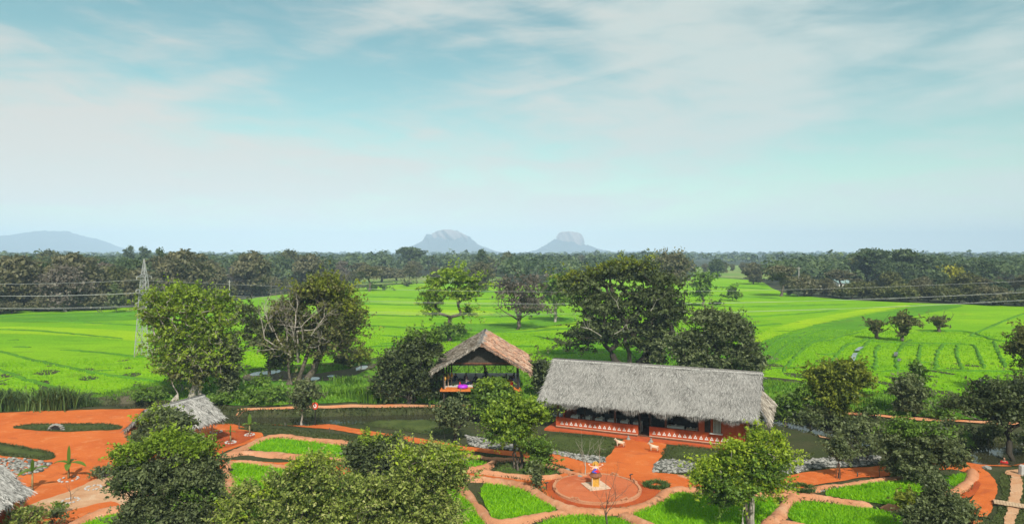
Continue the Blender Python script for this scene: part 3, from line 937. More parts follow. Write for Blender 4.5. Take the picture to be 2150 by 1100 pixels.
# meadow between the fields and the canal
MEADOW = [(150, 838), (330, 806), (430, 782), (520, 780), (600, 772), (700, 766), (800, 756), (900, 742), (1000, 760), (1130, 770), (1300, 780), (1500, 790), (1640, 800), (1800, 826), (2000, 834),
          (2300, 850), (2300, 890), (2090, 884), (1880, 871), (1700, 860), (1560, 842), (1300, 835), (1150, 846), (1000, 849), (900, 847), (760, 846), (660, 848), (560, 852), (480, 852), (400, 842), (300, 838)]
_, MP = patch('meadow', MEADOW, 0.09, MT['meadow'], 1.0, 2, 0.3)
MUD = [(500, 800), (520, 784), (590, 778), (640, 788), (720, 778), (780, 762), (800, 768), (730, 796), (640, 804), (560, 800)]
patch('stream_bank', MUD, 0.13, MT['mud'], 0.6, 2, 0.3)
for w in ([(518, 789), (545, 782), (588, 778), (592, 783), (560, 789), (530, 792)], [(632, 798), (650, 794), (668, 793), (672, 798), (650, 802)], [(742, 776), (762, 769), (776, 770), (768, 778), (750, 781)], [(682, 792), (700, 789), (712, 791), (700, 795)],
          [(225, 843), (262, 838), (300, 840), (290, 846), (250, 846)]):
    patch('stream_water', w, 0.16, MT['shallow'], 0.4, 2, 0.15)
patch('stream_bank', [(180, 846), (240, 828), (320, 812), (400, 806), (400, 822), (330, 834), (260, 842), (200, 850)], 0.12, MT['mud'], 0.7, 2, 0.3)

# far bank footpath and canal water
patch('canal_path', [(478, 861), (560, 857), (660, 853), (760, 851), (910, 851), (1000, 852), (1000, 856), (910, 857), (760, 857), (660, 859), (560, 862), (478, 866)], 0.12, MT['pale_path'], 0.6, 1, 0.1)
patch('canal_path', [(1690, 865), (1780, 868), (1880, 875), (2000, 882), (2110, 888), (2200, 892), (2200, 897), (2110, 893), (2000, 887), (1880, 880), (1780, 873), (1690, 869)], 0.12, MT['pale_path'], 0.6, 1, 0.1)
cw = []
for sgn in (1, -1):
    seq = CANAL if sgn == 1 else CANAL[::-1]
    for k, (x, y, w) in enumerate(seq):
        a = seq[max(k - 1, 0)]
        b = seq[min(k + 1, len(seq) - 1)]
        d = Vector((b[0] - a[0], b[1] - a[1])).normalized()
        cw.append((x - d.y * w * 0.97, y + d.x * w * 0.97))
for sgn, bn, bh in ((1, 5200, 0.32), (-1, 2600, 0.15)):
    bank = []
    for lo in (0.78, 1.12):
        row = []
        for k, (x, y, w) in enumerate(CANAL[:-5] if sgn < 0 else CANAL):
            a, b = CANAL[max(k - 1, 0)], CANAL[min(k + 1, len(CANAL) - 1)]
            d = Vector((b[0] - a[0], b[1] - a[1])).normalized()
            row.append((x - d.y * w * lo * sgn, y + d.x * w * lo * sgn))
        bank += row if lo < 1 else row[::-1]
    blades('bank_grass', bank, bn, bh, 0.10, MT['turf'], 0.5, 0.0)
patch('canal_water', cw, 0.0, MT['water'], 1.6, 1, 0.0, world=True, flat=-0.5)

# ------------------------------------------------------------------ garden: red earth, paths, lawns, plots
YARD = [(-60, 872), (40, 864), (150, 861), (290, 858), (330, 862), (420, 876), (470, 884), (545, 905), (560, 915), (520, 932), (470, 950), (430, 965), (560, 968), (730, 976), (760, 990), (740, 1004),
        (640, 992), (470, 978), (330, 1000), (300, 1050), (250, 1100), (200, 1160), (-60, 1160)]
patch('red_earth_yard', YARD, 0.03, MT['red_earth'], 0.5, 2, 0.12)
patch('garden_path', [(465, 883), (560, 879), (660, 887), (740, 898), (900, 925), (1000, 941), (1080, 949), (1165, 953), (1250, 972), (1270, 985), (1240, 1004), (1160, 972), (1060, 956), (900, 937), (740, 908), (640, 896), (560, 890), (465, 891)],
      0.05, MT['red_earth'], 0.4, 2, 0.1)
patch('garden_path', [(1312, 918), (1398, 929), (1400, 945), (1378, 975), (1364, 992), (1420, 994), (1475, 1008), (1560, 1024), (1640, 1006), (1700, 990), (1780, 981), (1850, 978), (1930, 974), (2020, 962), (2100, 960), (2200, 964), (2200, 980),
                      (2110, 978), (2050, 980), (2085, 1000), (2097, 1025), (2085, 1062), (2060, 1110), (2040, 1140), (2010, 1110), (2030, 1060), (2060, 1020), (2020, 985), (1930, 990), (1850, 1000), (1780, 1007), (1700, 1022), (1640, 1035),
                      (1560, 1045), (1420, 1032), (1395, 1028), (1375, 1060), (1260, 1078), (1150, 1052), (1120, 1030), (1000, 1010), (935, 1003), (940, 993), (1010, 996), (1140, 1012), (1200, 990), (1240, 985), (1262, 968), (1290, 945)],
      0.06, MT['red_earth'], 0.4, 1, 0.08)
patch('plaza_apron', [(1140, 1020), (1170, 1004), (1230, 998), (1300, 1000), (1370, 1018), (1388, 1035), (1370, 1058), (1260, 1073), (1170, 1060)], 0.08, MT['dark_red_earth'], 0.35, 2, 0.08)
patch('hut_yard', [(440, 905), (500, 902), (548, 912), (500, 935), (462, 944), (432, 940)], 0.06, MT['dark_red_earth'], 0.4, 1, 0.06)
patch('hollow', [(2000, 1042), (2040, 1010), (2062, 1012), (2050, 1040), (2015, 1052)], 0.085, MT['dark_red_earth'], 0.3, 2, 0.05)
patch('sandy_soil', [(60, 1062), (90, 1052), (150, 1030), (190, 1012), (240, 992), (320, 1000), (330, 1060), (250, 1120), (200, 1160), (-40, 1160), (-40, 1110)], 0.06, MT['tan_earth'], 0.45, 2, 0.15)
patch('sandy_soil', [(20, 1120), (100, 1080), (180, 1066), (260, 1050), (240, 1085), (160, 1090), (120, 1130), (60, 1160)], 0.085, MT['red_earth'], 0.45, 2, 0.25)
_, LA = patch('lawn', [(1146, 906), (1240, 917), (1312, 925), (1300, 940), (1268, 962), (1210, 958), (1150, 946), (1120, 930)], 0.04, MT['lawn'], 0.5, 1, 0.12, 0.12)
_, LB = patch('lawn', [(1400, 932), (1510, 944), (1620, 950), (1720, 948), (1690, 966), (1600, 975), (1480, 974), (1384, 964)], 0.04, MT['lawn'], 0.5, 1, 0.12, 0.12)
_, LC = patch('lawn', [(745, 886), (790, 880), (905, 876), (960, 900), (940, 916), (880, 910), (780, 896)], 0.05, MT['lawn'], 0.5, 2, 0.15, 0.2)
_, LD = patch('lawn', [(18, 897), (60, 892), (150, 890), (262, 892), (250, 904), (150, 907), (60, 904)], 0.06, MT['lawn'], 0.4, 1, 0.1, 0.10)
_, LE = patch('lawn', [(-40, 922), (20, 932), (80, 945), (124, 956), (100, 968), (40, 962), (-40, 950)], 0.06, MT['lawn'], 0.4, 1, 0.12, 0.2)
_, LF = patch('lawn', [(480, 896), (600, 902), (760, 916), (900, 942), (1060, 962), (1150, 972), (1200, 985), (1100, 988), (940, 960), (800, 935), (640, 918), (550, 910)], 0.035, MT['lawn'], 0.5, 1, 0.12)
_, LG = patch('lawn', [(1270, 976), (1330, 962), (1340, 966), (1320, 980)], 0.02, MT['lawn'], 0.4, 1, 0.05)
_, LH = patch('lawn', [(2095, 1010), (2115, 985), (2200, 985), (2200, 1160), (2060, 1160), (2096, 1062), (2106, 1030)], 0.05, MT['lawn'], 0.4, 1, 0.1)
patch('worn_strip', [(2122, 1000), (2142, 995), (2150, 1030), (2140, 1060), (2130, 1110), (2105, 1110), (2118, 1060), (2120, 1030)], 0.13, MT['tan_earth'], 0.35, 2, 0.12)
patch('worn_strip', [(2110, 990), (2160, 984), (2180, 996), (2140, 1004), (2112, 1002)], 0.12, MT['tan_earth'], 0.35, 2, 0.12)
patch('worn_strip', [(1720, 905), (1770, 900), (1800, 912), (1760, 922), (1715, 918)], 0.09, MT['tan_earth'], 0.4, 2, 0.2)
STRIPS = [[g2(*p) for p in c] for c in ([(2122, 1000), (2142, 995), (2150, 1030), (2140, 1060), (2130, 1110), (2105, 1110), (2118, 1060), (2120, 1030)], [(2110, 990), (2160, 984), (2180, 996), (2140, 1004), (2112, 1002)])]
for P, n in ((LA, 5000), (LB, 6000), (LC, 3500), (LD, 2500), (LE, 3500), (LF, 7000), (LH, 4000)):
    blades('lawn_grass', P, n, 0.13, 0.05, MT['turf'], 0.6, 0.08, 0.6, STRIPS)

PLOTS = [
    [(1003, 1018), (1060, 1021), (1110, 1036), (1150, 1060), (1176, 1074), (1110, 1087), (1042, 1099), (1020, 1070)],
    [(1120, 1104), (1200, 1080), (1290, 1085), (1335, 1104), (1330, 1150), (1100, 1150)],
    [(1316, 1080), (1385, 1058), (1412, 1037), (1480, 1040), (1560, 1048), (1642, 1047), (1606, 1104), (1585, 1150), (1420, 1150), (1370, 1104)],
    [(1676, 1050), (1790, 1064), (1884, 1080), (1920, 1100), (1900, 1125), (1740, 1110), (1642, 1092)],
    [(1630, 1100), (1730, 1118), (1900, 1135), (1900, 1160), (1610, 1160)],
    [(1712, 1037), (1800, 1019), (1900, 1011), (1990, 1004), (2034, 995), (2030, 1006), (2000, 1030), (1930, 1056), (1880, 1063), (1800, 1052)],
    [(507, 944), (560, 922), (640, 927), (735, 938), (800, 950), (800, 968), (720, 964), (600, 955)],
    [(478, 974), (540, 978), (620, 990), (700, 1006), (760, 1020), (700, 1060), (560, 1060), (500, 1045), (480, 1010)],
    [(940, 962), (985, 965), (1028, 972), (1005, 984), (960, 986), (930, 980)],
    [(150, 1112), (200, 1092), (260, 1078), (330, 1080), (330, 1150), (130, 1150)],
    [(945, 1018), (978, 1050), (1002, 1082), (1026, 1112), (1010, 1150), (940, 1150), (910, 1080)],
    [(1052, 978), (1090, 973), (1180, 990), (1160, 1002), (1080, 1000), (1035, 992)],
]
RICE_H = [0.20, 0.20, 0.20, 0.20, 0.20, 0.20, 0.22, 0.24, 0.22, 0.2, 0.22, 0.14]
for k, pl in enumerate(PLOTS):
    mt = MT['rice_bed'] if k != 11 else MT['lawn']
    _, P = patch('rice_plot', pl, 0.075, mt, 0.35, 1, 0.08)
    A = np.array([(p.x, p.y) for p in P])
    area = 0.5 * abs(np.dot(A[:, 0], np.roll(A[:, 1], 1)) - np.dot(A[:, 1], np.roll(A[:, 0], 1)))
    dens = {6: 75, 11: 60, 8: 90}.get(k, 210)
    blades('rice_plants', P, int(area * dens), RICE_H[k], 0.045, MT['rice'] if k != 11 else MT['grass'], 0.42, 0.06)

GB = [  # earthen bunds of the garden: points, width, height
    ([(930, 1003), (1000, 1009), (1060, 1014), (1110, 1028), (1150, 1052), (1200, 1074), (1260, 1078), (1330, 1074), (1385, 1052), (1402, 1034), (1440, 1030), (1530, 1036), (1642, 1042)], 0.75, 0.34),
    ([(1190, 1077), (1110, 1093), (1036, 1107), (1012, 1080), (988, 1050), (960, 1016)], 0.7, 0.32),
    ([(1300, 1080), (1340, 1098), (1390, 1120)], 0.7, 0.3),
    ([(1668, 1044), (1640, 1075), (1610, 1104), (1590, 1140)], 0.75, 0.3),
    ([(1600, 1043), (1640, 1042), (1668, 1044), (1700, 1044), (1790, 1058), (1830, 1064)], 0.55, 0.3),
    ([(1850, 1068), (1890, 1072), (1950, 1060), (2010, 1035), (2040, 1008), (2042, 992)], 0.7, 0.32),
    ([(1632, 1094), (1740, 1114), (1900, 1132)], 0.35, 0.2),
    ([(1640, 1030), (1690, 1034), (1740, 1024), (1830, 1012), (1900, 1004)], 0.5, 0.2),
    ([(470, 962), (505, 947), (560, 918), (640, 922), (735, 932), (810, 946)], 0.85, 0.25),
    ([(480, 958), (520, 950), (600, 959), (720, 968), (810, 974)], 0.9, 0.25),
    ([(465, 974), (540, 975), (620, 985), (700, 1000), (760, 1014)], 0.5, 0.3),
    ([(478, 980), (480, 1010), (500, 1045), (520, 1052)], 0.6, 0.3),
    ([(905, 950), (985, 960), (1040, 968), (1085, 968), (1150, 980), (1205, 1000), (1235, 1002)], 0.45, 0.28),
    ([(1040, 968), (1015, 986), (960, 992), (930, 986)], 0.6, 0.3),
    ([(1000, 992), (1060, 998), (1130, 1008), (1180, 1004)], 0.5, 0.3),
    ([(140, 1108), (190, 1086), (250, 1070), (330, 1068)], 0.9, 0.3),
    ([(1420, 996), (1475, 1012), (1530, 1030)], 0.35, 0.12),
]
for k, (b, w, h) in enumerate(GB):
    ridge('bund', b, w, h, MT['bund'], 0.22, 2, 0.07, 0.02, seed=k * 2.3)

# weeds at the foot of the garden bunds and along the path edges
wx, wy = [], []
for b, w, h in GB:
    P = resample(chaikin([g2(*p) for p in b], 2, False), 0.12, False)
    A = np.array([(p.x, p.y) for p in P])
    T = np.gradient(A, axis=0)
    T /= np.maximum(np.linalg.norm(T, axis=1, keepdims=True), 1e-9)
    for _ in range(5):
        keep = (np.sin(np.arange(len(A)) * 0.11 + w * 9) + NR.normal(0, 0.7, len(A))) > 0.5
        sd = NR.choice([-1, 1], len(A)) * w * NR.normal(0.58, 0.10, len(A))
        Q = A + np.stack([-T[:, 1], T[:, 0]], -1) * sd[:, None] + NR.normal(0, .05, A.shape)
        wx.append(Q[keep, 0])
        wy.append(Q[keep, 1])
wx, wy = np.concatenate(wx), np.concatenate(wy)
tag(mobj('bund_weeds', blade_mesh('bund_weeds', wx, wy, terrain(wx, wy) + 0.05, 0.17, 0.06, MT['turf'], 0.6, 0.5)), kind='stuff')

# ------------------------------------------------------------------ hills and haze
def hill(name, prof, Y, depth, face=None, seed=0):
    """prof: outline (px, py); a rounded mass of that outline at distance Y"""
    rng = np.random.default_rng(seed)
    xs = np.array([p[0] for p in prof], float)
    ys = np.array([p[1] for p in prof], float)
    n, m = 90, 44
    X = np.linspace(xs[0], xs[-1], n)
    top = np.interp(X, xs, ys)
    V = []
    for j in range(m):
        v = j / (m - 1) * 2 - 1
        for i in range(n):
            p = W(X[i], top[i], Y)
            hgt = max(p.z + 2, 2)
            pw = 2.2 if face is None else face
            k = max(0.0, 1 - abs(v) ** pw)
            rough = 1 + 0.05 * math.sin(X[i] * 0.35 + v * 9 + seed) + 0.04 * math.sin(X[i] * 0.9 - v * 13)
            V.append((p.x + 20 * math.sin(v * 7 + i * 0.4), Y + v * depth, -2 + hgt * k * (rough if 0.05 < abs(v) else 1) + (0 if abs(v) > 0.9 else rng.normal(0, 1.2))))
    i0 = (np.arange(m - 1)[:, None] * n + np.arange(n - 1)[None, :]).ravel()
    me = np_mesh(name, np.array(V), np.stack([i0, i0 + 1, i0 + 1 + n, i0 + n], -1), MT['far_hill'], smooth=False)
    return tag(mobj(name, me), kind='structure')


hill('hill', [(868, 523), (880, 514), (895, 502), (908, 493), (922, 489), (940, 486), (960, 487), (978, 494), (986, 504), (1004, 514), (1025, 524), (1050, 530), (1075, 534)], 5600, 700, seed=1)
hill('hill', [(1095, 533), (1130, 525), (1150, 514), (1166, 504), (1180, 503), (1200, 508), (1216, 514), (1232, 516), (1255, 524), (1280, 530), (1300, 534)], 5900, 600, seed=2)
hill('hill', [(-200, 500), (-80, 490), (-20, 494), (15, 498), (45, 495), (80, 488), (118, 487), (140, 493), (165, 499), (185, 507), (205, 517), (222, 525), (240, 531)], 6500, 800, seed=3)
hill('hill', [(1240, 532), (1300, 529), (1350, 527), (1390, 529), (1440, 532), (1500, 531), (1600, 533)], 6800, 500, seed=5)


def rock_mass(name, prof, Y, depth, z0, parent_col):
    """bare rock: steep sided lump with a weathered surface"""
    xs = [p[0] for p in prof]
    x0, x1 = min(xs), max(xs)
    cx = (x0 + x1) / 2
    base = W(cx, z0, Y)
    n, m = 64, 22
    V = []
    for j in range(m):
        t = j / (m - 1)
        for i in range(n):
            a = 2 * math.pi * i / n
            lx = cx + math.cos(a) * (x1 - x0) / 2
            topy = np.interp(lx, [p[0] for p in prof], [p[1] for p in prof])
            bulge = 1 + 0.10 * math.sin(t * 3.0) + 0.05 * math.sin(a * 5 + t * 4) + 0.03 * math.sin(a * 11 + t * 9)
            r = bulge if t < 0.86 else bulge * max(0.0, math.cos((t - 0.86) / 0.14 * math.pi / 2)) ** 0.45
            px = cx + math.cos(a) * (x1 - x0) / 2 * r
            top_here = np.interp(px, [p[0] for p in prof], [p[1] for p in prof])
            z = W(cx, z0 + (top_here - z0) * min(1, t / 0.90), Y).z + 1.5 * math.sin(a * 7 + t * 20)
            V.append((W(px, z0, Y).x, Y - 120 + math.sin(a) * depth * r, z))
    V.append((base.x, Y - 120, W(cx, min(p[1] for p in prof), Y).z))
    F = []
    for j in range(m - 1):
        for i in range(n):
            F.append((j * n + i, j * n + (i + 1) % n, (j + 1) * n + (i + 1) % n, (j + 1) * n + i))
    me = bpy.data.meshes.new(name)
    me.from_pydata(V, [], F + [((m - 1) * n + i, (m - 1) * n + (i + 1) % n, len(V) - 1) for i in range(n)])
    me.update()
    me.materials.append(MT['rock_face'])
    return tag(mobj(name, me), kind='structure')


rock_mass('rock_face', [(1168, 496), (1171, 490), (1178, 488), (1190, 487), (1200, 488.5), (1208, 489.5), (1215, 492), (1220, 498)], 5900, 100, 520, None)
rock_mass('rock_face', [(916, 490), (925, 487.5), (940, 485), (958, 485.5), (972, 490), (980, 496)], 5540, 260, 512, None)

HZ = MB().box(-7600, 7600, -280, 7600, -3.0, 225.0)
hm = new_mat('haze_air')
pv = nd(hm, 'ShaderNodeVolumePrincipled')
pv.inputs['Color'].default_value = (0.58, 0.79, 1.0, 1)
pv.inputs['Density'].default_value = 0.00021
pv.inputs['Anisotropy'].default_value = -0.33
ho = nd(hm, 'ShaderNodeOutputMaterial')
ln(hm, pv.outputs[0], ho.inputs['Volume'])
tag(HZ.build('haze', hm), kind='stuff')

# ------------------------------------------------------------------ power line, poles, houses
TB = G(304, 748)
tw = thing('lattice_tower', 'grey steel lattice tower behind the tall light-green tree', 'tower', TB)
H_T, b0, b1 = 15.9, 1.12, 0.40
leg = lambda sx, sy, z: Vector((sx * (b0 + (b1 - b0) * min(1, z / 12.5)), sy * (b0 + (b1 - b0) * min(1, z / 12.5)), z)) if z <= 12.5 else Vector((sx * b1 * (H_T - z) / 3.4 , sy * b1 * (H_T - z) / 3.4, z))
for sx in (-1, 1):
    for sy in (-1, 1):
        MB().bar(leg(sx, sy, 0), leg(sx, sy, 12.5), 0.10).bar(leg(sx, sy, 12.5), leg(sx, sy, 15.8), 0.085).build('leg', MT['steel'], tw)
br = MB()
lev = [0, 2.4, 4.5, 6.3, 7.9, 9.3, 10.5, 11.6, 12.5, 13.5, 14.4]
for za, zb in zip(lev[:-1], lev[1:]):
    for (a, b) in (((-1, -1), (1, -1)), ((1, -1), (1, 1)), ((1, 1), (-1, 1)), ((-1, 1), (-1, -1))):
        br.bar(leg(*a, za), leg(*b, zb), 0.05).bar(leg(*b, za), leg(*a, zb), 0.05).bar(leg(*a, zb), leg(*b, zb), 0.05)
tag(br.build('bracing', MT['steel'], tw), kind='stuff')
ARMS = [(12.9, 1.5), (10.8, 1.7), (8.7, 1.9)]
for z, w in ARMS:
    m = MB()
    for s in (-1, 1):
        m.bar((0, 0, z), (s * 0.4, s * w, z), 0.09).bar((0, 0, z + 0.55), (s * 0.4, s * w, z + 0.02), 0.07)
    m.build('crossarm', MT['steel'], tw)
    for s in (-1, 1):
        MB().lathe([(0.05, 0), (0.09, -0.08), (0.05, -0.16), (0.09, -0.24), (0.05, -0.32), (0.03, -0.45)], 8, (s * 0.4, s * w, z)).build('insulator', MT['concrete'], tw)


def wire(a, b, sag, r, label, group):
    a, b = Vector(a), Vector(b)
    pts = [a.lerp(b, t / 40) - Vector((0, 0, 4 * sag * (t / 40) * (1 - t / 40))) for t in range(41)]
    o = MB().tube(pts, r, 5).build('power_cable', MT['wire'])
    return tag(o, label, 'cable', group)


RT = W(2330, 583, 92.0)
for k, ((z, w), yl, yr, sg) in enumerate(zip(ARMS, (594, 618, 643), (580, 602, 618), (2.2, 2.3, 2.2))):
    nm = ('topmost', 'middle', 'lowest')[k]
    for s in (-1, 1):
        if s == 1 and k < 1:
            continue
        p = TB + Vector((s * 0.4, s * w, z - 0.45))
        L_ = W(-150, yl + (1.5 if s > 0 else 0), 96.0 + s * w)
        Rr = W(2330, yr + (2 if s > 0 else 0), 112.0 + s * w)
        wire(p, L_, 0.35, 0.020, '%s %s power cable running left from the lattice tower' % (nm, 'near' if s < 0 else 'far'), 'cables left of the tower')
        wire(p, Rr, sg, 0.015, '%s %s power cable sagging across the paddies to the right' % (nm, 'near' if s < 0 else 'far'), 'cables right of the tower')


def pole(px, py, top, label, arm=0.0, r=0.14):
    B = G(px, py)
    h = W(px, top, B.y).z
    t = thing('utility_pole', label, 'pole', B, 0, 'utility poles')
    MB().tube([(0, 0, -0.2), (0, 0, h)], [r, r * 0.7], 8).build('shaft', MT['concrete'], t)
    if arm:
        MB().bar((-arm, 0, h - 0.6), (arm, 0, h - 0.6), 0.12).build('crossarm', MT['concrete'], t)
    return t


pole(1677, 622, 560, 'tall pale utility pole at the left end of the right wood', 0.9, 0.2)
pole(1725, 614, 590, 'left post of the paired transformer poles in the right wood', 0.7, 0.16)
pole(1736, 612, 592, 'right post of the paired transformer poles in the right wood', 0.7, 0.16)
pole(482, 634, 588, 'pale post at the forest edge right of the lattice tower', 0.5, 0.16)
pole(101, 560, 522, 'thin pale mast on the skyline above the left forest', 0.0, 0.3)
pole(2099, 578, 556, 'thin pale pole in the far field at right', 0.0, 0.22)


def house(px, py, w, d, h, rise, rz, label, wall, roof, nwin):
    B = G(px, py)
    t = thing('house', label, 'house', B, rz, 'houses among the far trees')
    MB().box(-w / 2, w / 2, -d / 2, d / 2, 0, h).build('wall', MT[wall], t)
    for s in (-1, 1):
        a, b = Vector((-w / 2 - 0.5, s * (d / 2 + 0.6), h - 0.1)), Vector((w / 2 + 0.5, s * (d / 2 + 0.6), h - 0.1))
        r1, r0 = Vector((w / 2 + 0.5, 0, h + rise)), Vector((-w / 2 - 0.5, 0, h + rise))
        MB().prism([a, b, r1, r0] if s < 0 else [b, a, r0, r1], (0, 0, 0), (0, 0, 0.12)).build('roof', MT[roof], t)
    for s in (-1, 1):
        MB().prism([(s * w / 2, -d / 2, h), (s * w / 2, d / 2, h), (s * w / 2, 0, h + rise - 0.1)], (0, 0, 0), (-s * 0.15, 0, 0)).build('gable', MT[wall], t)
    for k in range(nwin):
        x = -w / 2 + (k + 0.5) * w / nwin
        f = MB().box(x - 0.6, x + 0.6, -d / 2 - 0.06, -d / 2 + 0.02, 0.9, 2.2).build('window', MT['white'], t)
        MB().box(x - 0.48, x + 0.48, -d / 2 - 0.09, -d / 2 - 0.05, 1.0, 2.1).build('pane', MT['glass'], f)
    return t


house(1764, 606, 6, 6, 2.8, 1.3, 0.2, 'pale house with a green-white sheet roof among the right trees', 'house_wall', 'roof_sheet', 3)
house(1935, 624, 7, 6, 2.8, 1.2, -0.1, 'brown-walled house with a teal roof half hidden in the right wood', 'brick_wall', 'roof_sheet', 3)
house(1851, 600, 9, 7, 4.0, 2.0, 0.1, 'small house with a pale roof edge high in the right wood', 'house_wall', 'roof_tile', 2)
house(1150, 578, 12, 8, 3.4, 2.2, 0.0, 'tiny pale house at the far edge of the middle paddy', 'house_wall', 'roof_sheet', 3)
house(1652, 556, 22, 9, 3.2, 1.6, 0.0, 'long pale house in the far field left of the right wood', 'house_wall', 'roof_sheet', 5)


# ------------------------------------------------------------------ thatched buildings
def thatch_slope(parent, e0, e1, r1, r0, mat, n, name='roof', thick=0.22, L=0.55, row=0.42, seed=0, fringe=0, flen=0.6, wd=0.045, verge=0):
    """one roof slope: eave corners e0,e1 and ridge corners r1,r0; slab plus loose palm-leaf strands in courses"""
    rng = np.random.default_rng(seed)
    e0, e1, r1, r0 = [np.array(v, float) for v in (e0, e1, r1, r0)]
    nrm = np.cross(e1 - e0, r0 - e0)
    nrm /= np.linalg.norm(nrm)
    if nrm[2] < 0:
        nrm = -nrm
    nu, nv = 34, 14
    def P(u, v):
        a = e0 * (1 - u) + e1 * u
        b = r0 * (1 - u) + r1 * u
        return a * (1 - v) + b * v
    sag = lambda u, v: 0.05 * np.sin(u * 17 + seed) * np.sin(v * 7) + 0.04 * np.sin(u * 41 + v * 9)
    V, F = [], []
    for j in range(nv + 1):
        for i in range(nu + 1):
            u, v = i / nu, j / nv
            V.append(P(u, v) + nrm * sag(u, v))
    lo = [v - nrm * thick for v in V]
    k = len(V)
    V += lo
    for j in range(nv):
        for i in range(nu):
            a = j * (nu + 1) + i
            F += [(a, a + 1, a + nu + 2, a + nu + 1), (k + a, k + a + nu + 1, k + a + nu + 2, k + a + 1)]
    for i in range(nu):
        F += [(i, k + i, k + i + 1, i + 1)]
        a = nv * (nu + 1) + i
        F += [(a, a + 1, k + a + 1, k + a)]
    for j in range(nv):
        a = j * (nu + 1)
        F += [(a, a + nu + 1, k + a + nu + 1, k + a)]
        a += nu
        F += [(a, k + a, k + a + nu + 1, a + nu + 1)]
    me = bpy.data.meshes.new(name)
    me.from_pydata([tuple(v) for v in V], [], F)
    for p in me.polygons:
        p.use_smooth = True
    me.update()
    me.materials.append(MT['thatch_base'])
    o = mobj(name, me, parent)
    sl = np.linalg.norm(r0 - e0)
    down = (e0 + e1 - r0 - r1) / 2
    down /= np.linalg.norm(down)
    side = np.cross(nrm, down)
    u = rng.random(n)
    rows = max(3, int(sl / row))
    v = (rng.integers(0, rows + 1, n) + rng.normal(0.5, 0.20, n)) / rows
    v = np.clip(v, 0.0, 1.0)
    base = (e0[None] * (1 - u)[:, None] + e1[None] * u[:, None]) * (1 - v)[:, None] + (r0[None] * (1 - u)[:, None] + r1[None] * u[:, None]) * v[:, None]
    base = base + nrm[None] * (sag(u, v) + rng.uniform(0.01, 0.05, n))[:, None]
    ang = rng.normal(0, 0.36, n)
    D = down[None] * np.cos(ang)[:, None] + side[None] * np.sin(ang)[:, None]
    S = np.cross(np.tile(nrm, (n, 1)), D)
    LL = (L * rng.uniform(0.5, 1.4, n))[:, None]
    w = (wd * rng.uniform(0.5, 1.5, n))[:, None]
    lift = rng.uniform(0.01, 0.07, n)[:, None]
    tilt = rng.normal(0, 0.5, n)[:, None]
    q = [base - S * w * .5, base + S * w * .5 + nrm * w * tilt, base + D * LL + S * w * .25 + nrm * (lift + w * tilt * .5), base + D * LL - S * w * .25 + nrm * lift]
    VV = [np.stack(q, 1).reshape(-1, 3)]
    rowid = np.floor(v * rows).astype(int)
    rj = rng.random((rows + 3, 9))
    TT = [np.clip(0.10 + 0.75 * (rj[rowid, (u * 8.99).astype(int)] - 0.35) + 0.22 * np.sin(u * 9 + rows * v * 2.1 + seed) + 0.30 * np.sin(u * 31 + v * 5) + rng.normal(0, .12, n), 0, 0.85)]
    def tails(a, b, m, out, ln_, lift_v):
        t = rng.random(m)
        p = a[None] * (1 - t)[:, None] + b[None] * t[:, None] + nrm[None] * rng.uniform(-thick, 0.03, m)[:, None]
        d = out[None] + rng.normal(0, .35, (m, 3)) + np.array([0, 0, -0.9])
        d /= np.linalg.norm(d, axis=1, keepdims=True)
        l2 = (ln_ * rng.uniform(0.4, 1.25, m) * (0.75 + 0.35 * np.sin(t * 43 + seed)))[:, None]
        sd = np.cross(d, unit(m, rng))
        sd /= np.linalg.norm(sd, axis=1, keepdims=True)
        ww = (wd * 1.25 * rng.uniform(0.5, 1.4, m))[:, None]
        mid = p + d * l2 * .55
        tip = p + d * l2 + np.array([0, 0, -0.12]) * l2
        VV.append(np.stack([p - sd * ww * .5, mid - sd * ww * .4, tip, mid + sd * ww * .4], 1).reshape(-1, 3))
        TT.append(np.clip(rng.normal(.15, .2, m), 0, 1))
    if fringe:
        tails(e0, e1, fringe, down * 0.7, flen, 0)
    if verge:
        tails(e0, r0, verge, -(e1 - e0) / np.linalg.norm(e1 - e0) * 0.5 + down * 0.4, flen * 0.45, 0)
        tails(e1, r1, verge, (e1 - e0) / np.linalg.norm(e1 - e0) * 0.5 + down * 0.4, flen * 0.45, 0)
    A = np.concatenate(VV)
    s = mobj('thatch', np_mesh('thatch', A, np.arange(len(A)).reshape(-1, 4), MT[mat], np.concatenate(TT)), o)
    tag(s, kind='stuff')
    return o


def ridge_cap(parent, a, b, mat, n=900, seed=0, w=0.32):
    rng = np.random.default_rng(seed)
    a, b = np.array(a, float), np.array(b, float)
    t = rng.random(n)
    p = a[None] * (1 - t)[:, None] + b[None] * t[:, None]
    ax = (b - a) / np.linalg.norm(b - a)
    sd = np.cross(ax, [0, 0, 1])
    sg = np.sign(rng.normal(size=n))[:, None]
    d = sd[None] * sg + ax[None] * rng.normal(0, .5, (n, 1)) + np.array([0, 0, -0.62])
    d /= np.linalg.norm(d, axis=1, keepdims=True)
    s = np.cross(d, sd[None] * sg + np.array([0, 0, 1.2]))
    s /= np.linalg.norm(s, axis=1, keepdims=True)
    L = (w * rng.uniform(.6, 1.5, n))[:, None]
    p = p + np.array([0, 0, 0.10])
    V = np.stack([p - s * .03, p + s * .03, p + d * L + s * .015, p + d * L - s * .015], 1).reshape(-1, 3)
    tb = MB().tube([tuple(a + np.array([0, 0, 0.0])), tuple((a + b) / 2 + np.array([0, 0, 0.02])), tuple(b)], 0.13, 8).build('ridge_cap', MT['thatch_base'], parent, True)
    s2 = mobj('thatch', np_mesh('thatch', V, np.arange(len(V)).reshape(-1, 4), MT[mat], np.clip(rng.normal(.5, .25, n), 0, 1)), tb)
    tag(s2, kind='stuff')


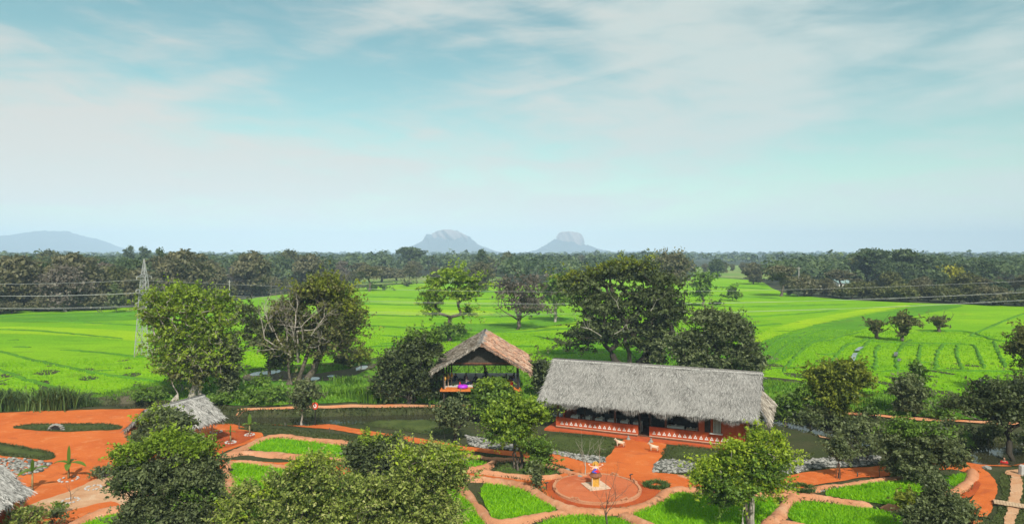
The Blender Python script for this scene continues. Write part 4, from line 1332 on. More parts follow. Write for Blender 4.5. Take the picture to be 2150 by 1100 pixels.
def tri_mesh(s):
    """hollow painted triangle, base s, slightly proud"""
    h = s * 0.98
    o = [(-s / 2, 0), (s / 2, 0), (0, h)]
    i = [(-s * 0.19, h * 0.22), (s * 0.19, h * 0.22), (0, h * 0.60)]
    m = MB()
    vs = [(x, y, z) for y in (0, -0.02) for x, z in o + i]
    fs = []
    for k in range(3):
        j = (k + 1) % 3
        fs += [(6 + k, 6 + j, 9 + j, 9 + k), (k, j, 6 + j, 6 + k), (3 + j, 3 + k, 9 + k, 9 + j)]
    return m.add(vs, fs).mesh('painted_triangle', MT['white'])


HA = math.radians(-23.9)
HO = Vector((4.21, 65.17, 0))
hall = thing('thatched_hall', 'long red-walled dining hall under a grey palm-thatch roof', 'building', HO, HA)


def hall_pt(u, v, z=0.0):
    c, s = math.cos(HA), math.sin(HA)
    return Vector((HO.x + u * c - v * s, HO.y + u * s + v * c, z))


LW, DW, FZ = 17.1, 5.9, 0.28
MB().box(-0.9, LW + 0.4, -0.75, DW + 0.4, -0.25, 0.14).build('plinth', MT['wall_red'], hall)
MB().box(-0.02, LW, -0.02, DW, 0.14, FZ).build('floor', MT['wood_brown'], hall)
low = []
for u0, u1 in ((0.0, 7.95), (8.98, 13.35)):
    low.append(MB().box(u0, u1, 0.0, 0.2, FZ, 1.18).build('low_wall', MT['wall_red'], hall))
    MB().box(u0, u1, -0.015, 0.0, FZ + 0.03, FZ + 0.085).build('painted_band', MT['cream'], low[-1])
low.append(MB().box(13.35, LW, 0.0, 0.2, FZ, 3.0).build('front_wall', MT['wall_red'], hall))
MB().box(13.35, LW, -0.015, 0.0, FZ + 0.03, FZ + 0.085).build('painted_band', MT['cream'], low[-1])
tm_ = tri_mesh(0.33)
for k in range(16):
    mobj('painted_triangle', tm_, low[0], (0.62 + k * 0.465, -0.004, FZ + 0.25))
for k in range(9):
    mobj('painted_triangle', tm_, low[1], (9.42 + k * 0.455, -0.004, FZ + 0.25))
for k in range(7):
    mobj('painted_triangle', tm_, low[2], (13.55 + k * 0.455, -0.004, FZ + 0.25))
for u, mt in ((0.1, 'wood_brown'), (2.75, 'wood_dark'), (5.7, 'wood_brown'), (8.0, 'wood_dark'), (9.0, 'wood_dark'), (10.4, 'wood_brown'), (13.3, 'wood_brown')):
    MB().tube([(u, 0.32, FZ), (u + 0.02, 0.32, 3.3)], [0.11, 0.10], 8).build('post', MT[mt], hall)
MB().bar((-0.6, 0.32, 3.28), (LW + 0.4, 0.32, 3.28), 0.16).build('eave_beam', MT['wood_dark'], hall)
MB().bar((-0.6, 0.9, 3.0), (8.9, 0.9, 3.0), 0.07).build('tie_beam', MT['wood_dark'], hall)
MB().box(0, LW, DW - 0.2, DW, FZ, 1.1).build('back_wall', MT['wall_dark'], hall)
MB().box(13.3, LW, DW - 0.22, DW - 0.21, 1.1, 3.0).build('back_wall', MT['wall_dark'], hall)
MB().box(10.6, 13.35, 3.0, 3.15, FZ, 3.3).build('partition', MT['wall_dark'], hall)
MB().box(LW - 0.2, LW - 0.01, 0.21, DW - 0.21, FZ, 3.1).build('end_wall', MT['wall_red'], hall)
MB().box(0.0, 0.2, 2.0, DW - 0.21, FZ, 1.18).build('end_wall', MT['wall_red'], hall)
for u in (0.1, 2.2, 4.3, 6.4, 8.5, 10.6):
    MB().tube([(u, DW - 0.35, FZ), (u, DW - 0.35, 3.4)], 0.09, 7).build('post', MT['wood_dark'], hall)
for u0, u1 in ((2.9, 4.2), (4.7, 6.3), (6.7, 8.2), (8.9, 10.2)):
    f = MB()
    f.box(u0, u1, 3.6, 3.66, 2.30, 2.38).box(u0, u0 + 0.07, 3.6, 3.66, 1.1, 2.3).box(u1 - 0.07, u1, 3.6, 3.66, 1.1, 2.3)
    f.build('inner_frame', MT['cream'], hall)
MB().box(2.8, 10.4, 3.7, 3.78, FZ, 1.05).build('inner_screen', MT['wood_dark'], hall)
# barred window and its shutter shelf in the solid end of the front wall
w = MB().box(14.55, 15.25, -0.03, 0.0, 1.25, 2.55).build('window', MT['black'], low[2])
for k in range(6):
    MB().box(14.60 + k * 0.11, 14.645 + k * 0.11, -0.06, -0.03, 1.25, 2.55).build('bar', MT['white'], w)
MB().box(14.3, 15.4, -0.28, 0.0, 1.16, 1.22).build('sill', MT['white'], low[2])
MB().box(13.85, 14.35, -0.05, 0.0, 1.22, 2.7).build('shutter', MT['wood_dark'], low[2])
MB().box(7.9, 9.1, -1.1, -0.75, -0.15, 0.10).box(7.9, 9.1, -0.75, -0.02, 0.14, 0.21).build('step', MT['wall_red'], hall)
EZ, RZ_, EV, RV = 3.02, 6.2, -1.3, 2.95
UL, UR = -1.27, 18.35
thatch_slope(hall, (UL, EV, EZ), (UR, EV, EZ), (UR, RV, RZ_), (UL, RV, RZ_), 'thatch', 42000, 'roof', 0.24, 0.50, 0.36, 1, fringe=6500, flen=0.52, verge=700, wd=0.030)
thatch_slope(hall, (UR, 7.2, EZ), (UL, 7.2, EZ), (UL, RV, RZ_), (UR, RV, RZ_), 'thatch', 5000, 'roof', 0.24, 0.52, 0.36, 2, fringe=1200, flen=0.6)
thatch_slope(hall, (UR + 0.75, EV - 0.15, EZ - 0.1), (UR + 0.75, 7.2, EZ - 0.1), (UR - 0.25, 5.2, 4.35), (UR - 0.25, 0.7, 4.35), 'thatch_brown', 3500, 'end_skirt', 0.16, 0.45, 0.34, 3, fringe=1300, flen=0.6)
ridge_cap(hall, (UL - 0.05, RV, RZ_ + 0.02), (UR + 0.05, RV, RZ_ + 0.02), 'thatch', 2600, 4)
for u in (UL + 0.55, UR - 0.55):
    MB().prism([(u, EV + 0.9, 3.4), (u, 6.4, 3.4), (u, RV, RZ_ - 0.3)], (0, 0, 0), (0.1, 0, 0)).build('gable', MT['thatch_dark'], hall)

HR = hall.rotation_euler.z
# tables laid with white cloths, lamps
def table(name, u, v, lu, lv, z, label, group, items=3, cloth='white'):
    p = hall_pt(u, v, FZ)
    t = thing(name, label, 'table', p, HA, group)
    MB().box(-lu / 2, lu / 2, -lv / 2, lv / 2, z - 0.05, z).build('table_top', MT[cloth], t)
    c = MB().box(-lu / 2 - 0.01, lu / 2 + 0.01, -lv / 2 - 0.015, -lv / 2, z - 0.18, z + 0.004)
    c.build('cloth_drop', MT[cloth], t)
    for sx in (-1, 1):
        for sy in (-1, 1):
            MB().box(sx * (lu / 2 - 0.05) - 0.03, sx * (lu / 2 - 0.05) + 0.03, sy * (lv / 2 - 0.06) - 0.03, sy * (lv / 2 - 0.06) + 0.03, 0, z - 0.05).build('leg', MT['white'], t)
    for k in range(items):
        x = (k + 0.5) / items * lu - lu / 2 + R.uniform(-.05, .05)
        q = hall_pt(u + x, v + R.uniform(-.1, .1), FZ + z)
        d = MB().lathe([(0.05, 0.0), (0.11, 0.05), (0.13, 0.09), (0.10, 0.10), (0.05, 0.16)] if k % 2 else [(0.10, 0.0), (0.14, 0.03), (0.12, 0.04), (0.03, 0.07)], 10).build('dish', MT['white'] if k % 3 else MT['cream'])
        d.location = q
        word = {2: ['left', 'right'], 3: ['left', 'middle', 'right'], 5: ['first', 'second', 'third', 'fourth', 'fifth']}[items][k]
        tag(d, '%s pale dish on the %s' % (word, label.replace(' inside the hall', '')), 'dish', 'dishes on the hall tables')
    return t


ords = ['leftmost', 'second', 'third', 'fourth', 'fifth', 'sixth']
for k in range(6):
    table('dining_table', 1.55 + k * 1.22, 1.25, 0.72, 0.7, 0.92, '%s white-clothed dining table from the left inside the hall' % ords[k] if k else 'leftmost white-clothed dining table inside the hall', 'dining tables in the hall', 2)
table('buffet_table', 11.15, 1.1, 1.5, 0.6, 0.95, 'white buffet table right of the hall doorway', 'serving tables in the hall', 3)
table('buffet_table', 12.75, 1.0, 1.3, 0.6, 0.86, 'brown serving counter with bowls right of the white buffet', 'serving tables in the hall', 5, 'cream')
for u, v, z, lab in ((3.0, 1.6, 2.62, 'leftmost white globe lamp hanging under the hall eaves'), (3.35, 2.2, 2.6, 'white globe lamp just right of the leftmost one'), (4.1, 1.8, 2.6, 'third white globe lamp under the hall eaves'), (6.4, 1.5, 2.45, 'rightmost white globe lamp near the hall doorway')):
    t = thing('pendant_lamp', lab, 'lamp', hall_pt(u, v, z), 0, 'globe lamps in the hall')
    MB().lathe([(0.02, -0.13), (0.09, -0.10), (0.13, 0), (0.09, 0.10), (0.02, 0.13)], 12).build('globe', MT['white'], t, True)
    MB().tube([(0, 0, 0.12), (0, 0, 1.6)], 0.012, 5).build('cord', MT['black'], t)
for u, lab in ((7.3, 'small dark stone ornament left of the hall doorway step'), (9.35, 'small dark stone ornament right of the hall doorway step')):
    p = hall_pt(u, -0.95, 0.0)
    o = MB().lathe([(0.16, 0), (0.2, 0.08), (0.14, 0.2), (0.07, 0.28), (0.1, 0.36), (0.02, 0.42)], 10).build('ornament', MT['stone'])
    o.location = p
    tag(o, lab, 'ornament', 'ornaments at the hall door')

# ------------------------------------------------------------------ pavilion on stilts
PV = Vector((-3.35, 74.0, 0))
pav = thing('raised_pavilion', 'open thatched pavilion on stilts beside the canal', 'building', PV)
DZ = 2.0
X0, X1, Y0, Y1 = -4.35, 4.25, 0.0, 10.2
fl = MB().box(X0, X1, Y0 + 1.4, Y1, DZ - 0.16, DZ).build('deck', MT['mat_floor'], pav)
for k in range(7):
    y = Y0 + k * 0.2
    MB().box(X0 - 0.1, X1 + 0.1, y + 0.006, y + 0.194, DZ - 0.14, DZ + 0.004).build('plank', MT['orange_board'], fl)
MB().box(X0 - 0.12, X1 + 0.12, Y0 - 0.06, Y0, DZ - 0.20, DZ + 0.02).build('fascia', MT['orange_board'], fl)
for k in range(3):
    MB().bar((X0 + 0.15, Y0 + 1.5 + k * 2.9, DZ - 0.3), (X1 - 0.15, Y0 + 1.5 + k * 2.9, DZ - 0.3), 0.16).build('joist', MT['wood_dark'], pav)
for x in (X0 + 0.25, 0, X1 - 0.25):
    for y in (Y0 + 0.3, Y0 + 3.4, Y0 + 6.6, Y1 - 0.2):
        wx, wy = PV.x + x, PV.y + y
        if not (abs(x) < 1 and y < 7):
            MB().tube([(x, y, DZ + 0.005), (x, y, 4.75)], [0.11, 0.10], 8).build('post', MT['wood_dark'], pav)
        MB().tube([(x, y, tz(wx, wy) - 0.3), (x, y, DZ - 0.17)], [0.14, 0.13], 8).build('stilt', MT['wood_dark'], pav)
for y in (Y0 + 0.3, Y1 - 0.2):
    MB().bar((X0, y, 4.68), (X1, y, 4.68), 0.16).build('tie_beam', MT['wood_dark'], pav)
for x in (X0 + 0.25, X1 - 0.25):
    MB().bar((x, Y0, 4.66), (x, Y1, 4.66), 0.14).build('wall_plate', MT['wood_dark'], pav)
RX, EX, ZR, ZE = 0.0, 5.25, 7.2, 4.12
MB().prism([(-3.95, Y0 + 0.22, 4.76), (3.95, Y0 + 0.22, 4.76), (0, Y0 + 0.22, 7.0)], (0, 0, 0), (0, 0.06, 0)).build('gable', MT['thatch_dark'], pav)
MB().bar((-3.9, Y0 + 0.16, 4.84), (3.9, Y0 + 0.16, 4.84), 0.06, 0.16).build('gable_rail', MT['wood_brown'], pav)
YA, YB = -1.0, 11.6
thatch_slope(pav, (-EX, YA, ZE), (-EX, YB, ZE), (0, YB, ZR), (0, YA, ZR), 'thatch_brown', 12000, 'roof', 0.22, 0.45, 0.34, 21, fringe=2200, flen=0.45, verge=900)
thatch_slope(pav, (EX, YB, ZE), (EX, YA, ZE), (0, YA, ZR), (0, YB, ZR), 'thatch_warm', 12000, 'roof', 0.22, 0.45, 0.34, 22, fringe=2200, flen=0.45, verge=900)
ridge_cap(pav, (0, YA, ZR + 0.02), (0, YB, ZR + 0.02), 'thatch', 1100, 23, 0.42)
for k in range(5):
    x = X0 + 0.3 + k * 2.0
    MB().tube([(x, Y1 - 0.1, DZ + 0.02), (x, Y1 - 0.1, 4.6)], 0.03, 6).build('back_rod', MT['wood_dark'], pav)
for k, (xa, xb) in enumerate(((-3.6, -2.3), (-1.0, 0.3), (0.3, 1.6), (2.6, 3.6))):
    pts = [(xa + (xb - xa) * i / 10, Y0 + 0.62, 4.62 - 0.75 * 4 * (i / 10) * (1 - i / 10)) for i in range(11)]
    g = MB().tube([(PV.x + a, PV.y + b, c) for a, b, c in pts], 0.035, 6).build('garland', MT['bark_dark'])
    tag(g, '%s looped dark garland hanging under the pavilion beam' % ['first', 'second', 'third', 'fourth'][k], 'garland', 'garlands in the pavilion')
# railing finials and lamps on the left side
for k, y in enumerate((0.35, 1.3, 2.4)):
    t = thing('oil_lamp', '%s ochre standing lamp on the left side of the pavilion deck' % ['front', 'middle', 'rear'][k], 'lamp', PV + Vector((X0 + 0.35 + 0.28 * k, y + 0.25, DZ + 0.005)), 0, 'standing lamps on the pavilion deck')
    MB().lathe([(0.13, 0), (0.14, 0.04), (0.035, 0.08), (0.03, 0.75), (0.06, 0.8), (0.04, 0.86)], 10).build('stem', MT['cream'], t)
    MB().lathe([(0.05, 0.86), (0.14, 0.95), (0.16, 1.12), (0.08, 1.3), (0.02, 1.45)], 10).build('lamp_head', MT['gold'], t)
t = thing('cushion', 'round violet floor cushion at the front of the pavilion deck', 'cushion', PV + Vector((-2.05, 0.62, DZ + 0.01)))
MB().lathe([(0.2, 0), (0.50, 0.05), (0.60, 0.20), (0.52, 0.36), (0.25, 0.42), (0.04, 0.40)], 20).build('cushion_body', MT['violet'], t, True)
MB().lathe([(0.05, 0.40), (0.06, 0.44), (0.03, 0.46)], 10).build('button', MT['purple'], t)
t = thing('ornament', 'small red pot behind the violet cushion', 'ornament', PV + Vector((-2.45, 1.7, DZ + 0.01)))
MB().lathe([(0.10, 0), (0.15, 0.10), (0.08, 0.22), (0.12, 0.28), (0.02, 0.55)], 10).build('pot', MT['red_cloth'], t)
t = thing('chest', 'red wooden chest at the right side of the pavilion', 'chest', PV + Vector((2.9, 1.75, DZ + 0.01)))
MB().box(-0.55, 0.55, -0.35, 0.35, 0, 0.62).build('box', MT['red_cloth'], t)
MB().box(-0.58, 0.58, -0.38, 0.38, 0.62, 0.70).build('lid', MT['wood_brown'], t)
MB().box(-0.06, 0.06, -0.40, -0.35, 0.38, 0.48).build('clasp', MT['cream'], t)
t = thing('stool', 'small dark square stool on the pavilion floor at right', 'stool', PV + Vector((2.45, 5.2, DZ + 0.01)))
MB().box(-0.25, 0.25, -0.25, 0.25, 0.36, 0.44).build('seat', MT['charcoal'], t)
for sx in (-1, 1):
    for sy in (-1, 1):
        MB().box(sx * 0.2 - 0.03, sx * 0.2 + 0.03, sy * 0.2 - 0.03, sy * 0.2 + 0.03, 0, 0.36).build('leg', MT['charcoal'], t)


# ------------------------------------------------------------------ people and statues
def skin_mesh(name, J, E, sub=1):
    """J: name -> (pos, radius); E: list of (a, b). One continuous surface."""
    keys = list(J)
    me = bpy.data.meshes.new(name)
    me.from_pydata([J[k][0] for k in keys], [(keys.index(a), keys.index(b)) for a, b in E], [])
    ob = bpy.data.objects.new(name, me)
    COL.objects.link(ob)
    sk = ob.modifiers.new('skin', 'SKIN')
    if not me.skin_vertices:
        with bpy.context.temp_override(object=ob, active_object=ob):
            bpy.ops.object.modifier_add(type='SKIN')
            ob.modifiers.remove(ob.modifiers[-1])
    for i, k in enumerate(keys):
        d = me.skin_vertices[0].data[i]
        d.radius = (J[k][1], J[k][1])
        d.use_root = (i == 0)
    sk.use_smooth_shade = True
    if sub:
        ss = ob.modifiers.new('sub', 'SUBSURF')
        ss.levels = ss.render_levels = sub
    dg = bpy.context.evaluated_depsgraph_get()
    out = bpy.data.meshes.new_from_object(ob.evaluated_get(dg))
    bpy.data.objects.remove(ob)
    bpy.data.meshes.remove(me)
    out.name = name
    return out


def paint(me, J, E, zone, mats):
    """material of each face by the nearest bone; zone: (a, b) -> index"""
    for m in mats:
        me.materials.append(MT[m])
    segs = [(Vector(J[a][0]), Vector(J[b][0]), zone(a, b)) for a, b in E]
    for p in me.polygons:
        best, bi = 1e9, 0
        for a, b, zi in segs:
            d = b - a
            t = max(0, min(1, (p.center - a).dot(d) / max(d.length_squared, 1e-9)))
            q = (p.center - a - d * t).length
            if q < best:
                best, bi = q, zi
        p.material_index = bi


def hand(J, E, wrist, pos, d, side):
    """palm with four unequal bent fingers and a side thumb"""
    d = Vector(d).normalized()
    s = d.cross(Vector((0, 0, 1)))
    s = s.normalized() if s.length > 0.05 else Vector((1, 0, 0))
    u = s.cross(d)
    n = wrist + '_palm'
    pos = Vector(pos)
    J[n] = (tuple(pos + d * 0.06), 0.034)
    E.append((wrist, n))
    for k, L in enumerate((0.068, 0.08, 0.075, 0.058)):
        a, b = n + 'a%d' % k, n + 'b%d' % k
        base = pos + d * 0.085 + s * (k - 1.5) * 0.021
        J[a] = (tuple(base + d * L * 0.45 - u * 0.005), 0.010)
        J[b] = (tuple(base + d * L * 0.85 - u * 0.03), 0.008)
        E += [(n, a), (a, b)]
    J[n + 't'] = (tuple(pos + d * 0.065 + s * side * 0.05), 0.011)
    J[n + 'u'] = (tuple(pos + d * 0.10 + s * side * 0.055 - u * 0.012), 0.009)
    E += [(n, n + 't'), (n + 't', n + 'u')]


def person(name, loc, rz, label, pose, mats, hair_long=True, cat='person', group=None, scale=1.0, hands=True):
    """mats: skin, top, legs, hair, feet"""
    J, E = {}, []
    if pose == 'cross':
        hip, fwd = 0.16, 0.10
    elif pose == 'knees':
        hip, fwd = 0.13, -0.06
    else:
        hip, fwd = 0.14, -0.22
    J['pelvis'] = ((0, 0, hip), 0.145)
    J['belly'] = ((0, fwd * 0.35, hip + 0.20), 0.125)
    J['chest'] = ((0, fwd * 0.8, hip + 0.40), 0.135)
    J['neck'] = ((0, fwd * 1.0, hip + 0.545), 0.052)
    J['jaw'] = ((0, fwd * 1.0 + 0.02, hip + 0.63), 0.070)
    J['skull'] = ((0, fwd * 1.0 + 0.005, hip + 0.72), 0.096)
    J['crown'] = ((0, fwd * 1.0 - 0.005, hip + 0.79), 0.070)
    J['nose'] = ((0, fwd * 1.0 + 0.105, hip + 0.685), 0.014)
    E += [('pelvis', 'belly'), ('belly', 'chest'), ('chest', 'neck'), ('neck', 'jaw'), ('jaw', 'skull'), ('skull', 'crown'), ('skull', 'nose')]
    for sgn, s in ((-1, 'l'), (1, 'r')):
        J[s + 'sh'] = ((sgn * 0.175, fwd * 0.9, hip + 0.47), 0.066)
        if pose == 'cross':
            J[s + 'el'] = ((sgn * 0.25, 0.10, hip + 0.22), 0.046)
            J[s + 'wr'] = ((sgn * 0.17, 0.31, hip + 0.14), 0.031)
            J[s + 'kn'] = ((sgn * 0.36, 0.30, 0.13), 0.074)
            J[s + 'an'] = ((-sgn * 0.02, 0.40 + 0.06 * sgn, 0.065), 0.046)
            J[s + 'to'] = ((-sgn * 0.20, 0.42 + 0.06 * sgn, 0.055), 0.034)
        elif pose == 'knees':
            J[s + 'el'] = ((sgn * 0.25, 0.17, hip + 0.30), 0.046)
            J[s + 'wr'] = ((sgn * 0.10, 0.38, hip + 0.34), 0.031)
            J[s + 'kn'] = ((sgn * 0.13, 0.40, 0.47), 0.072)
            J[s + 'an'] = ((sgn * 0.11, 0.46, 0.075), 0.046)
            J[s + 'to'] = ((sgn * 0.12, 0.64, 0.045), 0.036)
        else:
            J[s + 'el'] = ((sgn * 0.27, -0.34, hip + 0.22), 0.046)
            J[s + 'wr'] = ((sgn * 0.24, -0.36 + 0.25 * (sgn > 0), hip + 0.02 + 0.2 * (sgn > 0)), 0.031)
            J[s + 'kn'] = ((sgn * 0.13, 0.42, 0.16 + 0.18 * (sgn > 0)), 0.072)
            J[s + 'an'] = ((sgn * 0.10, 0.82, 0.075), 0.046)
            J[s + 'to'] = ((sgn * 0.12, 0.88, 0.20), 0.036)
        J[s + 'hp'] = ((sgn * 0.10, 0.03, hip - 0.01), 0.105)
        E += [('chest', s + 'sh'), (s + 'sh', s + 'el'), (s + 'el', s + 'wr'), ('pelvis', s + 'hp'), (s + 'hp', s + 'kn'), (s + 'kn', s + 'an'), (s + 'an', s + 'to')]
        if hands:
            dv = Vector(J[s + 'wr'][0]) - Vector(J[s + 'el'][0])
            hand(J, E, s + 'wr', J[s + 'wr'][0], dv, -sgn)
    me = skin_mesh(name, J, E)

    def zone(a, b):
        if b in ('neck', 'jaw', 'skull', 'nose'):
            return 0
        if b == 'crown':
            return 3
        if b in ('belly', 'chest') or b[1:] in ('sh', 'el'):
            return 1
        if b[1:] in ('hp', 'kn', 'an'):
            return 2
        return 0
    paint(me, J, E, zone, mats)
    hz, hy = hip + 0.72, fwd
    for p in me.polygons:
        c = p.center
        if c.z > hz - 0.10 and abs(c.x) < 0.14 and (c.y < hy + 0.02 or c.z > hz + 0.045):
            p.material_index = 3
        if c.z < hip + 0.02 and p.material_index == 1:
            p.material_index = 2
    t = thing(name, label, cat, loc, rz, group)
    t.scale = (scale,) * 3
    mobj('body', me, t)
    ey = MB()
    for sgn in (-1, 1):
        ey = MB().lathe([(0.0, -0.012), (0.011, 0), (0.0, 0.012)], 6, (sgn * 0.034, fwd + 0.088, hip + 0.712))
        ey.build('eye', MT['black'], t)
    MB().box(-0.028, 0.028, fwd + 0.082, fwd + 0.098, hip + 0.632, hip + 0.642).build('mouth', MT['red_cloth'], t)
    if hair_long:
        MB().lathe([(0.03, -0.32), (0.075, -0.18), (0.10, 0.0), (0.085, 0.07), (0.03, 0.10)], 10, (0, fwd - 0.045, hip + 0.72)).build('hair', MT[mats[3]], t, True)
    return t


PP = lambda x, y: PV + Vector((x, y, DZ + 0.004))
person('person', PP(-3.3, 4.6), math.radians(150), 'person in navy reclining at the left of the pavilion', 'lean', ['skin', 'navy', 'navy', 'hair'], True)
person('person', PP(-2.2, 4.9), math.radians(120), 'person in a purple top leaning on the navy-clad one', 'lean', ['skin', 'purple', 'charcoal', 'hair'], True)
person('person', PP(-1.75, 2.6), math.radians(-75), 'person in pale top and navy skirt sitting on the pavilion floor', 'knees', ['skin', 'pale_cloth', 'navy', 'hair'], True, scale=1.1)
person('person', PP(-0.75, 3.6), math.radians(20), 'person in black sitting with back turned in the pavilion', 'cross', ['skin', 'charcoal', 'charcoal', 'hair'], True, scale=1.1)
person('person', PP(0.25, 7.4), math.radians(170), 'person in black sitting upright at the back of the pavilion', 'cross', ['skin', 'charcoal', 'charcoal', 'hair'], True, scale=1.1)
person('person', PP(3.5, 5.4), math.radians(70), 'person in black at the right of the pavilion, behind the lilac-clad one', 'knees', ['skin', 'charcoal', 'charcoal', 'hair'], True)
person('person', PP(3.5, 3.3), math.radians(80), 'person in a lilac top sitting at the right of the pavilion', 'knees', ['skin', 'lilac', 'charcoal', 'hair'], True)
person('person', PP(2.75, 4.4), math.radians(100), 'person in dark clothes bending beside the lilac-clad one', 'cross', ['skin', 'charcoal', 'navy', 'hair'], True)
fp = G(2108, 958)
person('seated_figure', (fp.x, fp.y, tz(fp.x, fp.y) + 0.24), math.radians(150), 'seated figure in red and yellow beside the leaning canal tree', 'cross', ['skin', 'red_cloth', 'gold', 'hair'], False, 'figure', scale=1.15)
o = MB().lathe([(0.55, 0), (0.6, 0.1), (0.5, 0.24), (0.1, 0.26)], 14).build('round_stone', MT['stone'])
o.location = (fp.x, fp.y, tz(fp.x, fp.y) - 0.02)
tag(o, 'round stone seat under the red and yellow figure', 'seat')

# round plaza with kerb and seated statue
PC = Vector((6.06, 48.55, 0))
pz = tz(PC.x, PC.y)
RP = 3.05
disc = [(PC.x + (RP - 0.1) * math.cos(a), PC.y + (RP - 0.1) * math.sin(a)) for a in np.linspace(0, 2 * math.pi, 40, endpoint=False)]
patch('plaza', disc, 0.13, MT['wet_earth'], 0.35, 0, 0.0, world=True)
kerb = thing('kerb_ring', 'low cream kerb ring round the statue plaza', 'kerb', (PC.x, PC.y, pz))
gaps = [0.35, 1.0, 2.1, 2.65, 3.35, 4.1, 5.25, 6.0]
for k in range(8):
    a0, a1 = gaps[k] + 0.06, (gaps[(k + 1) % 8] + (2 * math.pi if k == 7 else 0)) - 0.06
    n = max(3, int((a1 - a0) / 0.12))
    vs, fs = [], []
    for i in range(n + 1):
        a = a0 + (a1 - a0) * i / n
        for r, z in ((RP - 0.1, 0.02), (RP - 0.09, 0.20), (RP + 0.1, 0.20), (RP + 0.11, 0.02)):
            vs.append((r * math.cos(a), r * math.sin(a), z))
        if i:
            b = i * 4
            fs += [(b - 4 + j, b - 4 + (j + 1) % 4, b + (j + 1) % 4, b + j) for j in range(4)]
    fs += [(0, 1, 2, 3), tuple(n * 4 + j for j in (3, 2, 1, 0))]
    MB().add(vs, fs).build('kerb_piece', MT['bund'], kerb)
WHERE = ['right side', 'right rear', 'rear', 'left rear', 'left side', 'left front', 'front right', 'right front']
for k, a in enumerate(gaps):
    m = MB().box(-0.3, 0.3, -0.1, 0.1, 0, 0.16).box(-0.3, -0.14, -0.1, 0.1, 0.16, 0.30).box(0.14, 0.3, -0.1, 0.1, 0.16, 0.26).bar((-0.25, 0, 0.27), (0.22, 0, 0.34), 0.07)
    o = m.build('carved_block', MT['bund'])
    o.location = (PC.x + RP * math.cos(a), PC.y + RP * math.sin(a), pz + 0.02)
    o.rotation_euler = (0, 0, a + math.pi / 2)
    tag(o, 'small carved cream block at the %s of the plaza kerb' % WHERE[k], 'block', 'blocks on the plaza kerb')
for px, py, lab in ((1147, 1028, 'dark bird-headed spout post left of the plaza'), (1324, 1012, 'dark bird-headed spout post right behind the plaza')):
    B = G(px, py)
    t = thing('spout_post', lab, 'ornament', (B.x, B.y, tz(B.x, B.y) + 0.06), 0, 'spout posts')
    MB().tube([(0, 0, 0), (0, 0, 0.45)], 0.03, 6).build('post', MT['black'], t)
    MB().tube([(-0.1, 0, 0.42), (0, 0, 0.48), (0.1, 0, 0.52), (0.2, 0, 0.48)], [0.03, 0.05, 0.04, 0.01], 6).build('head', MT['black'], t)

st = thing('statue', 'brightly painted seated statue with several arms on a pedestal in the plaza', 'statue', (PC.x - 0.05, PC.y + 0.3, pz + 0.13), math.radians(178))
MB().box(-0.95, 0.95, -0.95, 0.95, 0, 0.10, Matrix.Rotation(math.radians(20), 4, 'Z')).build('base_slab', MT['cream'], st)
MB().box(-0.34, 0.34, -0.34, 0.34, 0.10, 0.24).box(-0.27, 0.27, -0.27, 0.27, 0.24, 0.86).box(-0.36, 0.36, -0.36, 0.36, 0.86, 0.94).build('pedestal', MT['gold'], st)
for sx in (-1, 1):
    for sy in (-1, 1):
        MB().lathe([(0.07, 0.10), (0.05, 0.16), (0.045, 0.8), (0.07, 0.86)], 8, (sx * 0.31, sy * 0.31, 0)).build('corner_column', MT['cream'], st)
MB().lathe([(0.50, 0.94), (0.56, 1.0), (0.46, 1.12), (0.40, 1.26), (0.30, 1.28)], 16).build('lotus_base', MT['brick_dark'], st)
J = {'pelvis': ((0, 0, 1.38), 0.14), 'belly': ((0, 0.0, 1.54), 0.11), 'chest': ((0, 0, 1.70), 0.13), 'neck': ((0, 0, 1.82), 0.05), 'head': ((0, 0.01, 1.92), 0.085), 'top': ((0, 0, 2.0), 0.06)}
E = [('pelvis', 'belly'), ('belly', 'chest'), ('chest', 'neck'), ('neck', 'head'), ('head', 'top')]
for sg, s in ((-1, 'l'), (1, 'r')):
    for k, (ex, ey_, ez, wx, wy, wz) in enumerate(((0.34, 0.02, 1.78, 0.50, 0.06, 1.88), (0.30, 0.12, 1.56, 0.40, 0.28, 1.66))):
        J[s + 'sh%d' % k] = ((sg * 0.15, 0, 1.76 - 0.05 * k), 0.055)
        J[s + 'el%d' % k] = ((sg * ex, ey_, ez), 0.042)
        J[s + 'wr%d' % k] = ((sg * wx, wy, wz), 0.03)
        E += [('chest', s + 'sh%d' % k), (s + 'sh%d' % k, s + 'el%d' % k), (s + 'el%d' % k, s + 'wr%d' % k)]
        hand(J, E, s + 'wr%d' % k, J[s + 'wr%d' % k][0], Vector(J[s + 'wr%d' % k][0]) - Vector(J[s + 'el%d' % k][0]), -sg)
    J[s + 'kn'] = ((sg * 0.34, 0.22, 1.36), 0.085)
    J[s + 'an'] = ((-sg * 0.06, 0.34 + 0.04 * sg, 1.34), 0.055)
    E += [('pelvis', s + 'kn'), (s + 'kn', s + 'an')]
me = skin_mesh('figure', J, E)
paint(me, J, E, lambda a, b: 2 if b in ('lkn', 'lan') else 3 if b in ('rkn', 'ran') else 1 if b in ('belly', 'chest') else 0, ['skin_pink', 'blue', 'red_cloth', 'blue'])
fig = mobj('figure', me, st)
st.scale = (0.84, 0.84, 0.80)
MB().lathe([(0.09, 1.97), (0.11, 2.0), (0.07, 2.12), (0.045, 2.22), (0.01, 2.28)], 10).build('crown', MT['gold'], fig)
MB().lathe([(0.02, -0.02), (0.26, -0.02), (0.27, 0.0), (0.26, 0.02), (0.02, 0.02)], 20).build('halo', MT['gold'], fig).matrix_local = Matrix.Translation((0, -0.11, 1.96)) @ Matrix.Rotation(math.pi / 2, 4, 'X')
